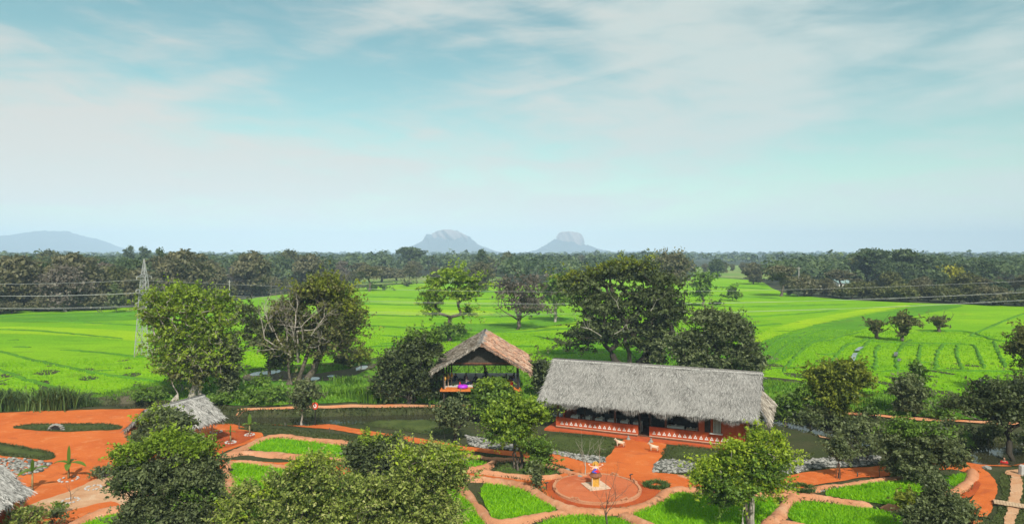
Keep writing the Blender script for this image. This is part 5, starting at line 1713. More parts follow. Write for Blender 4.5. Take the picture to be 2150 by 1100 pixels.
for sg in (-1, 1):
    MB().lathe([(0.03, 0), (0.09, 0.05), (0.06, 0.12), (0.01, 0.15)], 8, (sg * 0.56, 0.1, 1.93)).build('lotus_bud', MT['skin_pink'], fig)


def calf(px, py, rz, label):
    B = G(px, py)
    t = thing('calf_statue', label, 'statue', (B.x, B.y, tz(B.x, B.y) + 0.07), rz, 'calf statues on the ramp')
    MB().box(-0.42, 0.46, -0.16, 0.16, 0, 0.07).build('base', MT['dark_red_earth'], t)
    J = {'rump': ((0.30, 0, 0.44), 0.12), 'belly': ((0.05, 0, 0.43), 0.135), 'chest': ((-0.20, 0, 0.46), 0.125), 'neck': ((-0.30, 0, 0.58), 0.075), 'poll': ((-0.37, 0, 0.68), 0.07), 'muzzle': ((-0.50, 0, 0.63), 0.045),
         'tail': ((0.42, 0, 0.46), 0.02), 'tail2': ((0.45, 0, 0.28), 0.015), 'tail3': ((0.45, 0, 0.16), 0.022)}
    E = [('rump', 'belly'), ('belly', 'chest'), ('chest', 'neck'), ('neck', 'poll'), ('poll', 'muzzle'), ('rump', 'tail'), ('tail', 'tail2'), ('tail2', 'tail3')]
    for sg, s in ((-1, 'l'), (1, 'r')):
        J[s + 'e1'] = ((-0.36, sg * 0.11, 0.71), 0.026)
        J[s + 'e2'] = ((-0.35, sg * 0.17, 0.72), 0.012)
        J[s + 'h'] = ((-0.36, sg * 0.055, 0.80), 0.014)
        E += [('poll', s + 'e1'), (s + 'e1', s + 'e2'), ('poll', s + 'h')]
        J[s + 'f1'] = ((-0.21, sg * 0.085, 0.30), 0.048)
        J[s + 'f2'] = ((-0.21, sg * 0.085, 0.19), 0.032)
        J[s + 'f3'] = ((-0.21, sg * 0.085, 0.08), 0.032)
        J[s + 'b1'] = ((0.27, sg * 0.085, 0.32), 0.062)
        J[s + 'b2'] = ((0.34, sg * 0.085, 0.21), 0.032)
        J[s + 'b3'] = ((0.31, sg * 0.085, 0.08), 0.032)
        E += [('chest', s + 'f1'), (s + 'f1', s + 'f2'), (s + 'f2', s + 'f3'), ('rump', s + 'b1'), (s + 'b1', s + 'b2'), (s + 'b2', s + 'b3')]
    me = skin_mesh('body', J, E)
    me.materials.append(MT['cream'])
    mobj('body', me, t)
    return t


calf(1301, 941, math.radians(-6), 'cream calf statue at the left edge of the hall ramp')
calf(1372, 949, math.radians(-10), 'cream calf statue at the right edge of the hall ramp')

# ------------------------------------------------------------------ small huts at left
def hut(name, label, ra, rb, zr, ze, half, mat, seed, n, fringe, posts, wd=0.045):
    ra, rb = Vector(ra), Vector(rb)
    d = rb - ra
    L = d.length
    rz = math.atan2(d.y, d.x)
    t = thing(name, label, 'building', (ra.x, ra.y, tz(ra.x, ra.y)), rz)
    thatch_slope(t, (0, -half, ze), (L, -half, ze), (L, 0, zr), (0, 0, zr), mat, n, 'roof', 0.2, 0.45, 0.33, seed, fringe=fringe, flen=0.5, verge=350, wd=wd)
    thatch_slope(t, (L, half, ze), (0, half, ze), (0, 0, zr), (L, 0, zr), mat, n // 2, 'roof', 0.2, 0.45, 0.33, seed + 1, fringe=fringe // 2, flen=0.5, verge=350, wd=wd)
    ridge_cap(t, (-0.05, 0, zr + 0.02), (L + 0.05, 0, zr + 0.02), mat, 700, seed + 2)
    for u in (0.7, L - 0.7):
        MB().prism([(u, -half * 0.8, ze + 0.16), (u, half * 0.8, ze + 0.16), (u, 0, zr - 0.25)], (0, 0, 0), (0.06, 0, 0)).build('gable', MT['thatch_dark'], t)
        for v in (-half * 0.72, half * 0.72):
            MB().tube([(u, v, -0.2), (u, v, ze + 0.3)], [0.07, 0.06], 7).build('post', MT['wood_pale'], t)
    for v in (-half * 0.72, half * 0.72):
        MB().bar((0.3, v, ze + 0.25), (L - 0.3, v, ze + 0.25), 0.1).build('wall_plate', MT['wood_dark'], t)
    return t, L


h1, L1 = hut('thatched_hut', 'small thatched hut half hidden by a dark tree at left', (-29.9, 55.4), (-27.9, 61.5), 4.0, 2.25, 2.2, 'thatch', 41, 9000, 900, True)
wl_ = MB().box(1.0, L1 - 1.6, -1.75, -1.6, 0.02, 0.95).build('low_wall', MT['orange_board'], h1)
tm2 = tri_mesh(0.28)
for k in range(8):
    q = mobj('painted_triangle', tm2, wl_, (1.3 + k * 0.42, -1.755, 0.42))
MB().box(1.0, L1 - 1.6, -1.765, -1.75, 0.28, 0.33).build('painted_band', MT['cream'], wl_)
MB().box(1.0, 1.14, -1.6, 1.6, 0.02, 0.95).build('low_wall', MT['orange_board'], h1)
h2, L2 = hut('thatched_hut', 'grey thatched roof corner cut by the bottom left of the picture', (-32.1, 34.0), (-31.9, 41.4), 4.45, 2.45, 2.6, 'thatch', 51, 12000, 1300, True, 0.04)
MB().box(0.8, L2 - 0.8, -1.9, -1.75, 0.0, 1.6).build('wall', MT['wall_red'], h2)

# ------------------------------------------------------------------ sign, stakes, bridge, stones
SB = G(662, 893)
sg_ = thing('path_sign', 'round red sign with a white ring on a black post beside the path', 'sign', (SB.x, SB.y, tz(SB.x, SB.y)))
MB().tube([(0, 0, -0.1), (0, 0, 1.62)], 0.055, 8).build('post', MT['black'], sg_)


def disc_part(name, prof, y, sx, sz, mat, parent, zc, hole=0.0):
    n = 28
    vs, fs = [], []
    for yy in (y, y + 0.04):
        for r in ([prof, hole] if hole else [prof]):
            for k in range(n):
                a = 2 * math.pi * k / n
                w_ = sx * (1.0 + 0.10 * math.cos(a + math.pi / 2 + 3.14)) if not hole else sx
                vs.append((r * w_ * math.cos(a), yy, zc + r * sz * math.sin(a)))
    if hole:
        for k in range(n):
            j = (k + 1) % n
            fs += [(k, j, n + j, n + k), (2 * n + j, 2 * n + k, 3 * n + k, 3 * n + j), (j, k, 2 * n + k, 2 * n + j), (n + k, n + j, 3 * n + j, 3 * n + k)]
    else:
        fs = [tuple(range(n)), tuple(n + k for k in reversed(range(n)))] + [((k + 1) % n, k, n + k, n + (k + 1) % n) for k in range(n)]
    return MB().add(vs, fs).build(name, mat, parent)


disc_part('board', 0.36, -0.09, 0.86, 1.0, MT['sign_red'], sg_, 1.95)
disc_part('white_ring', 0.19, -0.12, 0.80, 1.05, MT['white'], sg_, 1.95, 0.10)
for px, py, h, lab in ((692, 910, 0.5, 'short wooden stake right of the red sign'), (598, 894, 0.35, 'short dark stake left of the sign on the red path'), (868, 928, 0.5, 'short dark stake on the path edge before the round dark tree'),
                       (502, 900, 0.6, 'thin stake between the hut and the red path'), (1800, 1002, 0.35, 'small dark marker post on the red path at right')):
    B = G(px, py)
    o = MB().tube([(0, 0, -0.1), (0.02, 0, h * 0.6), (0, 0.01, h)], [0.05, 0.045, 0.04], 6).build('stake', MT['bark'])
    o.location = (B.x, B.y, tz(B.x, B.y) + 0.03)
    tag(o, lab, 'stake', 'stakes along the garden path')
B = G(1761, 1006)
t = thing('tree_guard', 'three thin stakes tied round the small cone-shaped tree', 'stakes', (B.x, B.y, tz(B.x, B.y) + 0.05))
for k in range(3):
    a = k * 2.1 + 0.4
    MB().tube([(0.22 * math.cos(a), 0.22 * math.sin(a), -0.05), (0.05 * math.cos(a), 0.05 * math.sin(a), 1.15)], 0.025, 6).build('stake', MT['wood_brown'], t)

BA, BB = G(2086, 1058), G(2200, 1076)
dv = (BB - BA)
dv.z = 0
bl = dv.length
br_ = thing('footbridge', 'little plank footbridge over the ditch at bottom right', 'bridge', (BA.x, BA.y, tz(BA.x, BA.y) + 0.12), math.atan2(dv.y, dv.x))
for s in (-1, 1):
    MB().bar((-0.1, s * 0.28, 0.03), (bl, s * 0.28, 0.03), 0.09).build('beam', MT['wood_brown'], br_)
for k in range(int(bl / 0.17)):
    MB().box(k * 0.17 + 0.008, k * 0.17 + 0.162, -0.42 + R.uniform(-.03, .03), 0.42 + R.uniform(-.03, .03), 0.076, 0.116).build('plank', MT['wood_pale'], br_)
B = G(2146, 1000)
t = thing('stone_post', 'squat stone post at the right picture edge by the path', 'post', (B.x, B.y, tz(B.x, B.y)))
MB().lathe([(0.26, 0), (0.24, 0.5), (0.22, 0.8), (0.14, 0.86)], 8).build('shaft', MT['concrete'], t)


def rock_mesh(name, seed, n=9, m=6):
    rng = np.random.default_rng(seed)
    vs, fs = [], []
    for j in range(m):
        v = math.pi * (j + 0.5) / m
        for i in range(n):
            u = 2 * math.pi * i / n
            r = 1 + rng.uniform(-.22, .22)
            vs.append((math.cos(u) * math.sin(v) * r, math.sin(u) * math.sin(v) * r, 0.62 * math.cos(v) * r))
    for j in range(m - 1):
        for i in range(n):
            fs.append((j * n + i, (j + 1) * n + i, (j + 1) * n + (i + 1) % n, j * n + (i + 1) % n))
    fs += [tuple(range(n)), tuple((m - 1) * n + i for i in reversed(range(n)))]
    return MB().add(vs, fs)


def riprap(px, n, lo, hi, seed):
    P = [g2(*p) for p in px]
    X, Y = points_in(P, n)
    Z = terrain(X, Y)
    rng = np.random.default_rng(seed)
    t0 = [rock_mesh('r', seed + k, 5, 3) for k in range(5)]
    V, F, b = [], [], 0
    m = MB()
    for x, y, z in zip(X, Y, Z):
        q = t0[rng.integers(5)]
        s = rng.uniform(lo, hi)
        M = Matrix.Translation((x, y, z + 0.04 + s * 0.25)) @ Matrix.Rotation(rng.uniform(0, 6.28), 4, 'Z') @ Matrix.Rotation(rng.normal(0, .4), 4, 'X') @ Matrix.Diagonal((s * rng.uniform(.8, 1.4), s, s * rng.uniform(.5, .9), 1))
        m.add([M @ Vector(v) for v in q.v], q.f)
    return tag(m.build('riprap', MT['stone']), kind='stuff')


riprap([(1148, 944), (1210, 957), (1268, 961), (1270, 972), (1240, 974), (1165, 954), (1130, 950)], 798, 0.095, 0.187, 61)
riprap([(978, 916), (1040, 926), (1090, 934), (1090, 946), (1030, 944), (985, 936)], 570, 0.095, 0.187, 62)
riprap([(1376, 974), (1400, 964), (1480, 975), (1480, 992), (1420, 992), (1368, 990)], 627, 0.095, 0.187, 63)
riprap([(1580, 976), (1690, 966), (1740, 960), (1850, 958), (1840, 976), (1760, 980), (1690, 988), (1640, 1002), (1600, 996)], 1235, 0.088, 0.173, 64)
riprap([(-20, 962), (60, 966), (112, 972), (90, 990), (50, 1000), (-20, 980)], 361, 0.082, 0.173, 65)
riprap([(1700, 1030), (1760, 1018), (1860, 1008), (1860, 1012), (1770, 1024), (1712, 1036)], 209, 0.041, 0.086, 66)
riprap([(190, 996), (240, 985), (262, 990), (215, 1006)], 114, 0.054, 0.130, 67)
for px, py, r_, lab in ((144, 1006, 0.62, 'round the tall young banana plant'), (148, 1053, 0.50, 'round the thin curved sapling'), (196, 1026, 0.5, 'with an empty planting hole on the sandy soil'), (484, 931, 0.42, 'round the banana plant on dark red ground'),
                        (524, 914, 0.4, 'round the banana plant with one upright leaf'), (454, 908, 0.5, 'at the foot of the small hut post')):
    B = G(px, py)
    t = thing('stone_ring', 'ring of pale stones ' + lab, 'stones', (B.x, B.y, tz(B.x, B.y) + 0.06), 0, 'stone rings')
    rm = [rock_mesh('stone', 70 + k, 7, 5).mesh('stone', MT['concrete']) for k in range(3)]
    for k in range(12):
        a = 2 * math.pi * k / 12 + R.uniform(-.12, .12)
        s = mobj('stone', rm[k % 3], t, (r_ * math.cos(a), r_ * math.sin(a), 0.03), R.uniform(0, 6))
        s.scale = (R.uniform(.09, .14), R.uniform(.07, .1), R.uniform(.07, .11))
# culvert mouth in the grass strip, flower beds, boulder pile
B = G(118, 903)
t = thing('culvert', 'stone culvert mouth in the grass strip on the red yard', 'culvert', (B.x, B.y, tz(B.x, B.y) + 0.1))
for k in range(9):
    a = math.pi * k / 8
    s = mobj('stone', rock_mesh('stone', 80 + k, 7, 5).mesh('stone', MT['stone']), t, (0.62 * math.cos(a), 0, 0.48 * math.sin(a)))
    s.scale = (0.2, 0.24, 0.17)
MB().lathe([(0.36, 0), (0.36, 0.04)], 12).build('pipe_mouth', MT['black'], t).matrix_local = Matrix.Translation((0, -0.04, 0.12)) @ Matrix.Rotation(math.pi / 2, 4, 'X')
for px, py, rx, lab in ((1378, 1022, 0.85, 'low green planted ring right of the plaza'), (1683, 1028, 0.9, 'low green planted ring at the path junction')):
    B = G(px, py)
    n = 900
    a = NR.uniform(0, 2 * math.pi, n)
    r_ = rx * NR.normal(0.85, 0.12, n)
    me = blade_mesh('planting', r_ * np.cos(a), r_ * np.sin(a) * 0.9, np.zeros(n), 0.24, 0.07, MT['reed'], 0.6, 0.5)
    o = mobj('planted_ring', me, None, (B.x, B.y, tz(B.x, B.y) + 0.07))
    tag(o, lab, 'plants', 'planted rings')
MB_ = rock_mesh('boulder', 91, 8, 6)
for px, py, s, lab in ((1190, 992, 0.28, 'moss-dark boulder behind the plaza at left'), (1218, 1003, 0.22, 'small boulder touching the rear of the plaza kerb'), (2072, 985, 0.25, 'dark boulder on the bend of the path at right'), (1902, 1070, 0.35, 'earth-coloured boulder at the corner of the rice plots')):
    B = G(px, py)
    o = mobj('boulder', MB_.mesh('boulder', MT['stone']), None, (B.x, B.y, tz(B.x, B.y) + s * 0.3), R.uniform(0, 6))
    o.scale = (s * 1.3, s, s)
    tag(o, lab, 'boulder', 'boulders in the garden')

# ------------------------------------------------------------------ plants
def leaf_quads(C, N, L, rng, wr=0.55):
    """one folded leaf-shaped face at each centre C with normal N"""
    n = len(C)
    r = unit(n, rng)
    T = np.cross(N, r)
    T /= np.maximum(np.linalg.norm(T, axis=1, keepdims=True), 1e-9)
    B = np.cross(N, T)
    Ls = (L * np.clip(rng.lognormal(-0.05, 0.36, n), 0.4, 2.0))[:, None]
    fold = N * Ls * 0.10
    V = np.stack([C - T * Ls / 2, C + B * Ls * wr / 2 + fold, C + T * Ls / 2 - fold, C - B * Ls * wr / 2 + fold], 1)
    return V.reshape(-1, 3)


def crown_tree(blobs, L, rng, puff=1.0, cov=0.8, flat=0.7, trunk_r=0.25, fork=0.3, lean=(0, 0), stems=1, shell=0.55, wr=0.55,
               limb_w=1.0, twigs=0, skirt=0.0, open_=0.0, hang=0.0, spread=0.3, packed=1.0, fill=0.25, shoots=0.0):
    """blobs: (cx, cy, cz, rx, ry, rz) crown lobes round a base at the origin.
    -> skeleton tubes, leaf vertices, leaf tints"""
    PU = []
    infl = 1.10
    for cx, cy, cz, rx, ry, rz in blobs:
        rx, ry, rz = rx * infl, ry * infl, rz * infl
        rm = (rx * ry * rz) ** (1 / 3)
        pr = min(puff, 0.55 * min(rx, ry), 0.8 * rz / max(flat, 0.4))
        n = int(np.clip(packed * (1.3 * (rm / pr) ** 3 + 2.5 * (rm / pr) ** 2), 7, 100))
        d = unit(n, rng)
        d[:, 2] = np.where(d[:, 2] < -0.75, -d[:, 2], d[:, 2])
        u = shell + (1 - shell) * rng.random(n) ** 0.5
        rr = pr * rng.uniform(0.5, 1.25, n)
        for k in range(n):
            p = np.array([cx + d[k, 0] * max(rx - rr[k], 0.1) * u[k], cy + d[k, 1] * max(ry - rr[k], 0.1) * u[k], cz + d[k, 2] * max(rz - rr[k] * flat, 0.05) * u[k]])
            if rng.random() > open_:
                PU.append((p, rr[k]))
        for k in range(max(3, n // 3)):                     # loose sprays beyond the lobe
            e = unit(1, rng)[0]
            e[2] = abs(e[2]) * 1.0 - 0.25
            PU.append((np.array([cx, cy, cz]) + e * np.array([rx, ry, rz]) * rng.uniform(0.80, 1.17), pr * rng.uniform(0.25, 0.6)))
    for _ in range(int(fill * len(PU)) if len(blobs) > 1 else 0):      # foliage between neighbouring lobes
        a, b = [blobs[i] for i in rng.choice(len(blobs), 2, replace=False)]
        if math.dist(a[:3], b[:3]) < 1.15 * (max(a[3], a[5]) + max(b[3], b[5])):
            f = rng.uniform(0.3, 0.7)
            p = np.array(a[:3]) * f + np.array(b[:3]) * (1 - f) + rng.normal(0, 0.3, 3) * min(a[3], b[3])
            PU.append((p, puff * rng.uniform(0.5, 1.0)))
    PU = [(np.array([p[0], p[1], max(p[2], 0.35 * r)]), r) for p, r in PU]
    zs = [p[2] for p, _ in PU]
    zmin, zmax = min(zs), max(zs)
    tubes = Tubes()
    nodes = []          # (pos, parent, load)
    cen = np.mean([p for p, _ in PU], axis=0)
    fork_h = max(0.12, zmin * 0.55 + (zmax - zmin) * fork * 0.6)
    roots = []
    for s in range(stems):
        a = 2 * math.pi * s / max(stems, 1) + rng.uniform(0, 1)
        off = np.array([math.cos(a), math.sin(a), 0]) * (trunk_r * 2.2 if stems > 1 else 0)
        tgt = np.array([cen[0] * 0.35 + lean[0], cen[1] * 0.35 + lean[1], fork_h]) + off * 2.0 * spread / 0.3
        prev = None
        for k in range(5):
            t = k / 4
            w = np.array([rng.normal(0, .05), rng.normal(0, .05), 0]) * fork_h * (0 < k < 4) * min(1, spread / 0.3) ** 2
            nodes.append([off * (1 - t) + tgt * t + w + (np.array([0, 0, -0.15]) if k == 0 else 0), prev, 0])
            prev = len(nodes) - 1
            if k == 0:
                roots.append(prev)
    order = sorted(range(len(PU)), key=lambda i: np.linalg.norm(PU[i][0] - nodes[4][0]))
    for i in order:
        p = PU[i][0]
        best, bi = 1e9, 0
        for j, (q, _, _) in enumerate(nodes):
            dz = p[2] - q[2]
            dd = np.linalg.norm(p - q)
            cost = dd * (1.0 if dz > -0.1 * dd else 1.7) + (0.5 * dd if j in roots or (j % 5 < 2 and j < 5 * stems) else 0)
            if cost < best:
                best, bi = cost, j
        q = nodes[bi][0]
        m = (p + q) / 2
        m[2] += 0.10 * np.linalg.norm(p - q) * rng.uniform(-0.5, 1.2)
        m[:2] += rng.normal(0, .09, 2) * np.linalg.norm(p - q)
        ks = 3 if np.linalg.norm(p - q) > 1.2 * puff else 2
        prev = bi
        for k in range(1, ks + 1):
            t = k / ks
            pt = q * (1 - t) ** 2 + 2 * m * t * (1 - t) + p * t * t
            nodes.append([pt, prev, 0])
            prev = len(nodes) - 1
        k = prev
        while k is not None:
            nodes[k][2] += 1
            k = nodes[k][1]
    tot = max(n[2] for n in nodes)
    rad = [max(trunk_r * limb_w * 0.10, trunk_r * (n[2] / tot) ** 0.5) if n[2] else trunk_r * 0.1 for n in nodes]
    kids = {}
    for j, n in enumerate(nodes):
        kids.setdefault(n[1], []).append(j)
    for r0 in roots:
        rad[r0] = max(rad[r0], trunk_r) * 1.35
        stack = [[r0]]
        while stack:
            chain = stack.pop()
            while True:
                ch = kids.get(chain[-1], [])
                if not ch:
                    break
                ch = sorted(ch, key=lambda c: -nodes[c][2])
                for c in ch[1:]:
                    stack.append([chain[-1], c])
                chain.append(ch[0])
            if len(chain) > 1:
                pts = [nodes[c][0] for c in chain]
                rr = [rad[c] for c in chain]
                rr[0] = min(rr[0], rr[1] * 1.3) if chain[0] not in roots else rr[0]
                tubes.add(pts, rr, 6 if rr[0] > trunk_r * 0.4 else 4)
    for _ in range(twigs):
        p, r = PU[rng.integers(len(PU))]
        d = unit(1, rng)[0]
        d[2] = abs(d[2]) * 0.7
        e = p + d * r * rng.uniform(0.8, 1.5)
        mid = (p + e) / 2 + rng.normal(0, .08, 3) * r
        tubes.add([p, mid, e], [trunk_r * 0.11, trunk_r * 0.08, trunk_r * 0.03], 3)
    area = 0.5 * L * L * wr
    VS, TS = [], []
    for p, r in PU:
        n = max(8, int(0.86 * cov * 4 * math.pi * r * r * (0.4 + 0.6 * flat) / area * 0.5))
        m = max(7, int(11 * r / puff))                      # leafy twigs radiating from the puff's heart, the rest spread between
        tw = unit(m, rng)
        tw[:, 2] = np.where(tw[:, 2] < -0.45, -tw[:, 2], tw[:, 2])
        d = unit(n, rng)
        d[:, 2] = np.where(d[:, 2] < -0.35, -d[:, 2] * rng.uniform(0.2, 1, n), d[:, 2])
        spray = rng.random(n) < 0.58
        which = rng.integers(0, m, n)
        tl = rng.uniform(0.6, 1.65, m)
        along = (0.25 + 0.85 * rng.random(n) ** 0.7) * tl[which]
        off = rng.normal(0, 0.16, (n, 3))
        rho = 0.30 + 0.72 * rng.random(n) ** 0.55
        C = p + r * np.where(spray[:, None], tw[which] * along[:, None] + off, d * rho[:, None]) * np.array([1, 1, flat])
        d = np.where(spray[:, None], tw[which], d)
        if hang:
            C[:, 2] -= hang * rng.random(n) ** 2 * r
        N = 0.35 * d + np.array([0, 0, 0.40]) + 0.8 * unit(n, rng)
        N /= np.maximum(np.linalg.norm(N, axis=1, keepdims=True), 1e-9)
        VS.append(leaf_quads(C, N, L, rng, wr))
        base = np.clip(rng.normal(0.38, 0.30), 0, 1.0)
        TS.append(np.clip(base + rng.normal(0, .08, n) + 0.30 * (rng.random(m)[which] - 0.5) * spray, 0, 1))
    zc = np.mean([p for p, _ in PU], axis=0)
    for _ in range(int(shoots * len(PU))):                 # long young shoots breaking the outline
        p, r = PU[rng.integers(len(PU))]
        d = (p - zc) / (np.linalg.norm(p - zc) + 1e-6) * 0.9 + np.array([0, 0, 0.55]) + rng.normal(0, .45, 3)
        d /= np.linalg.norm(d)
        ln_ = puff * rng.uniform(1.1, 2.3)
        bend = rng.normal(0, .18, 3) - np.array([0, 0, 0.12])
        n = rng.integers(9, 18)
        s = rng.uniform(0.35, 1.0, n)
        C = p + d * (ln_ * s)[:, None] + bend * (ln_ * s * s)[:, None] + rng.normal(0, L * 0.42, (n, 3))
        N = np.array([0, 0, 0.6]) + 0.8 * unit(n, rng)
        N /= np.linalg.norm(N, axis=1, keepdims=True)
        VS.append(leaf_quads(C, N, L * 0.95, rng, wr))
        TS.append(np.clip(rng.normal(0.72, 0.15) + rng.normal(0, .1, n), 0, 1))
        tubes.add([p, p + d * ln_ * .5 + bend * ln_ * .25, p + d * ln_ + bend * ln_], [trunk_r * 0.07, trunk_r * 0.05, trunk_r * 0.02], 3)
    V = np.concatenate(VS)
    V[:, 2] = np.maximum(V[:, 2], 0.02)
    return tubes, V, np.concatenate(TS)


LEAVES = 0


def plant_meshes(name, blobs, L, seed, leaf, bark, **kw):
    global LEAVES
    rng = np.random.default_rng(seed)
    tubes, V, T = crown_tree(blobs, L, rng, **kw)
    LEAVES += len(T)
    cm = np_mesh(name + '_crown', V, np.arange(len(V)).reshape(-1, 4), leaf, T)
    return tubes.mesh(name + '_trunk', bark), cm


SEED = [100]


def px_blobs(B, blobs, depth):
    s = FPX / B.y
    out = []
    for b in blobs:
        x0, y0, x1, y1 = b[:4]
        dy = b[4] if len(b) > 4 else 0.0
        c = W((x0 + x1) / 2, (y0 + y1) / 2, B.y)
        rx, rz = (x1 - x0) / 2 / s, (y1 - y0) / 2 / s
        ry = max(min(rx * depth, rx * 1.1), rz * 0.55)
        out.append((c.x - B.x, dy, max(c.z - B.z, rz * 0.6), rx, ry, rz))
    return out


def tree(name, label, cat, base, blobs, leaf, bark='bark', group=None, L=None, depth=0.85, base_z=None, **kw):
    """a tree or shrub standing at a ground point, with crown lobes of given extent"""
    B = G(*base)
    B.z = tz(B.x, B.y) if base_z is None else base_z
    SEED[0] += 1
    kw.setdefault('puff', 0.028 * B.y * 0.6)
    kw.setdefault('shoots', 0.55 if B.y < 90 else 0.35)
    tm, cm = plant_meshes(name, px_blobs(B, blobs, depth), L or 0.0040 * B.y, SEED[0], MT[leaf], MT[bark], **kw)
    t = thing(name, label, cat, B, 0, group)
    mobj('crown', cm, t)
    mobj('trunk', tm, t)
    return t


def add_crown(t, blobs, leaf, bark='bark', depth=0.85, **kw):
    """a second crown of other leaves on a tree that stands already"""
    B = t.location
    SEED[0] += 1
    kw.setdefault('puff', 0.017 * B.y)
    kw.setdefault('shoots', 0.6)
    tm, cm = plant_meshes(t.name, px_blobs(B, blobs, depth), 0.0040 * B.y, SEED[0], MT[leaf], MT[bark], **kw)
    mobj('crown', cm, t)
    mobj('limbs', tm, t)


def bare_branches(tubes, p, d, ln_, r, depth, rng, spread=0.6, up=0.15, n=3):
    pts, rr = [np.array(p)], [r]
    q, dd = np.array(p, float), np.array(d, float)
    for k in range(3):
        dd = dd + rng.normal(0, 0.18, 3) + np.array([0, 0, up * 0.3])
        dd /= np.linalg.norm(dd)
        q = q + dd * ln_ / 3
        pts.append(q.copy())
        rr.append(r * (1 - 0.2 * (k + 1)))
    tubes.add(pts, rr, 5 if r > 0.05 else 3)
    if depth <= 0:
        return
    for k in range(n):
        at = pts[rng.integers(1, 4)] if k else pts[-1]
        nd_ = dd + rng.normal(0, spread, 3) + np.array([0, 0, up])
        nd_ /= np.linalg.norm(nd_)
        bare_branches(tubes, at, nd_, ln_ * rng.uniform(0.55, 0.8), r * 0.5, depth - 1, rng, spread, up, n)


def add_bare(t, starts, mat, seed, depth=3, n=3, spread=0.6, up=0.15):
    rng = np.random.default_rng(seed)
    for p, d, l, r in starts:
        tb = Tubes()
        d = np.array(d, float)
        bare_branches(tb, p, d / np.linalg.norm(d), l, r, depth, rng, spread, up, n)
        mobj('bare_branch', tb.mesh('bare_branch', mat), t)


# --- the trees that stand between the fields and the garden
tree('tall_tree', 'tall loose light-green tree behind the small thatched hut at left', 'tree', (385, 838),
     [(285, 610, 375, 690), (330, 592, 450, 690), (420, 612, 500, 720), (310, 680, 420, 780), (390, 690, 510, 790), (300, 640, 360, 720), (330, 740, 440, 800), (355, 655, 445, 745)],
     'l_light', 'bark_pale', cov=0.36, puff=0.82, trunk_r=0.40, stems=2, open_=0.22, twigs=60, shell=0.35, limb_w=0.8)
tree('vine_covered_tree', 'dark vine-wrapped lower trunk beside the tall light-green tree', 'tree', (420, 836), [(345, 745, 440, 808), (390, 730, 470, 815)], 'l_olive_dark', 'bark_pale', cov=0.55, puff=1.0, trunk_r=0.25, hang=0.5)
tree('vine_covered_tree', 'narrow dark vine-covered tree right of the tall light-green tree', 'tree', (480, 838), [(445, 700, 510, 790), (452, 770, 505, 838)], 'l_dusk', 'bark_dark', cov=0.8, puff=0.9, trunk_r=0.25, hang=0.5)
t2 = tree('spreading_tree', 'broad half-bare tree with silvery branches and olive foliage by the stream', 'tree', (624, 808),
          [(600, 592, 720, 660), (640, 584, 740, 640), (660, 630, 770, 710), (690, 640, 775, 720), (560, 640, 650, 720), (590, 690, 700, 770), (680, 690, 765, 770), (545, 705, 640, 770), (570, 615, 680, 700), (620, 660, 740, 745)],
          'l_olive_dark', 'bark', cov=0.27, puff=1.2, trunk_r=0.45, stems=2, open_=0.10, twigs=150, shell=0.25, limb_w=1.0)
s2 = FPX / G(624, 808).y
add_bare(t2, [((0.3, -0.5, 3.0), (0.25, -0.35, 1), 4.5, 0.20), ((-0.6, -0.5, 3.6), (-0.35, -0.3, 1), 4.2, 0.19), ((-0.8, -0.8, 4.0), (-1, -0.3, 0.45), 3.6, 0.15), ((0.8, -0.8, 4.4), (0.9, -0.4, 0.55), 3.6, 0.14),
              ((0.2, -0.9, 5.2), (0.1, -0.5, 1), 3.4, 0.14), ((-1.4, -1.0, 5.0), (-0.7, -0.2, 0.9), 3.2, 0.13), ((1.4, -2.2, 6.0), (0.5, -0.5, 0.9), 3.0, 0.12), ((2.6, -2.6, 6.6), (0.7, -0.3, 0.8), 2.8, 0.11), ((-2.4, -2.0, 7.0), (-0.5, -0.4, 1), 2.8, 0.11), ((0.6, -2.8, 7.4), (0.2, -0.4, 1), 2.8, 0.11)], MT['bark_pale'], 5, 3, 3, 0.55, 0.2)
add_crown(t2, [(620, 582, 745, 640), (690, 615, 772, 700)], 'l_olive', 'bark', cov=0.5, puff=1.2, trunk_r=0.28, twigs=40, shell=0.3)
tree('dark_leaved_tree', 'dark leafy tree reaching left of the half-bare tree over green paddy', 'tree', (566, 800), [(482, 640, 545, 690), (500, 672, 580, 740), (545, 660, 600, 720), (560, 730, 620, 790)],
     'l_dark', 'bark', cov=0.6, puff=1.1, trunk_r=0.22, twigs=30, flat=0.55, open_=0.1)
tree('umbrella_tree', 'flat-layered umbrella tree standing alone behind the thatched pavilion ridge', 'tree', (946, 716),
     [(905, 562, 985, 596), (880, 582, 950, 622), (950, 576, 1016, 620), (868, 612, 935, 648), (930, 604, 1012, 640), (888, 640, 930, 668), (960, 642, 1000, 668)],
     'l_light', 'bark', cov=0.66, puff=1.25, flat=0.30, trunk_r=0.42, fork=0.35, shell=0.4, fill=0.05)
tree('shrub', 'leafy undergrowth round the umbrella tree trunk', 'shrub', (940, 716), [(912, 680, 980, 716)], 'l_mid', 'bark', cov=0.6, puff=1.0, trunk_r=0.1)
t4 = tree('thin_tree', 'thin bare-branched tree with few leaves on the field bund', 'tree', (1087, 692), [(1030, 590, 1100, 650), (1070, 576, 1150, 640), (1060, 620, 1160, 672)],
          'l_umber', 'bark', cov=0.14, puff=1.6, trunk_r=0.42, twigs=320, shell=0.3, limb_w=1.0, flat=0.6)
add_bare(t4, [((0, 0, 2.2), (-0.7, -0.2, 1), 5.0, 0.22), ((0, 0, 2.4), (0.7, -0.1, 0.9), 5.0, 0.22), ((0, 0, 2.8), (0.1, 0.3, 1), 5.5, 0.22), ((0, 0, 2.2), (1, 0.2, 0.35), 4.6, 0.16)], MT['bark'], 8, 3, 3, 0.45, 0.1)
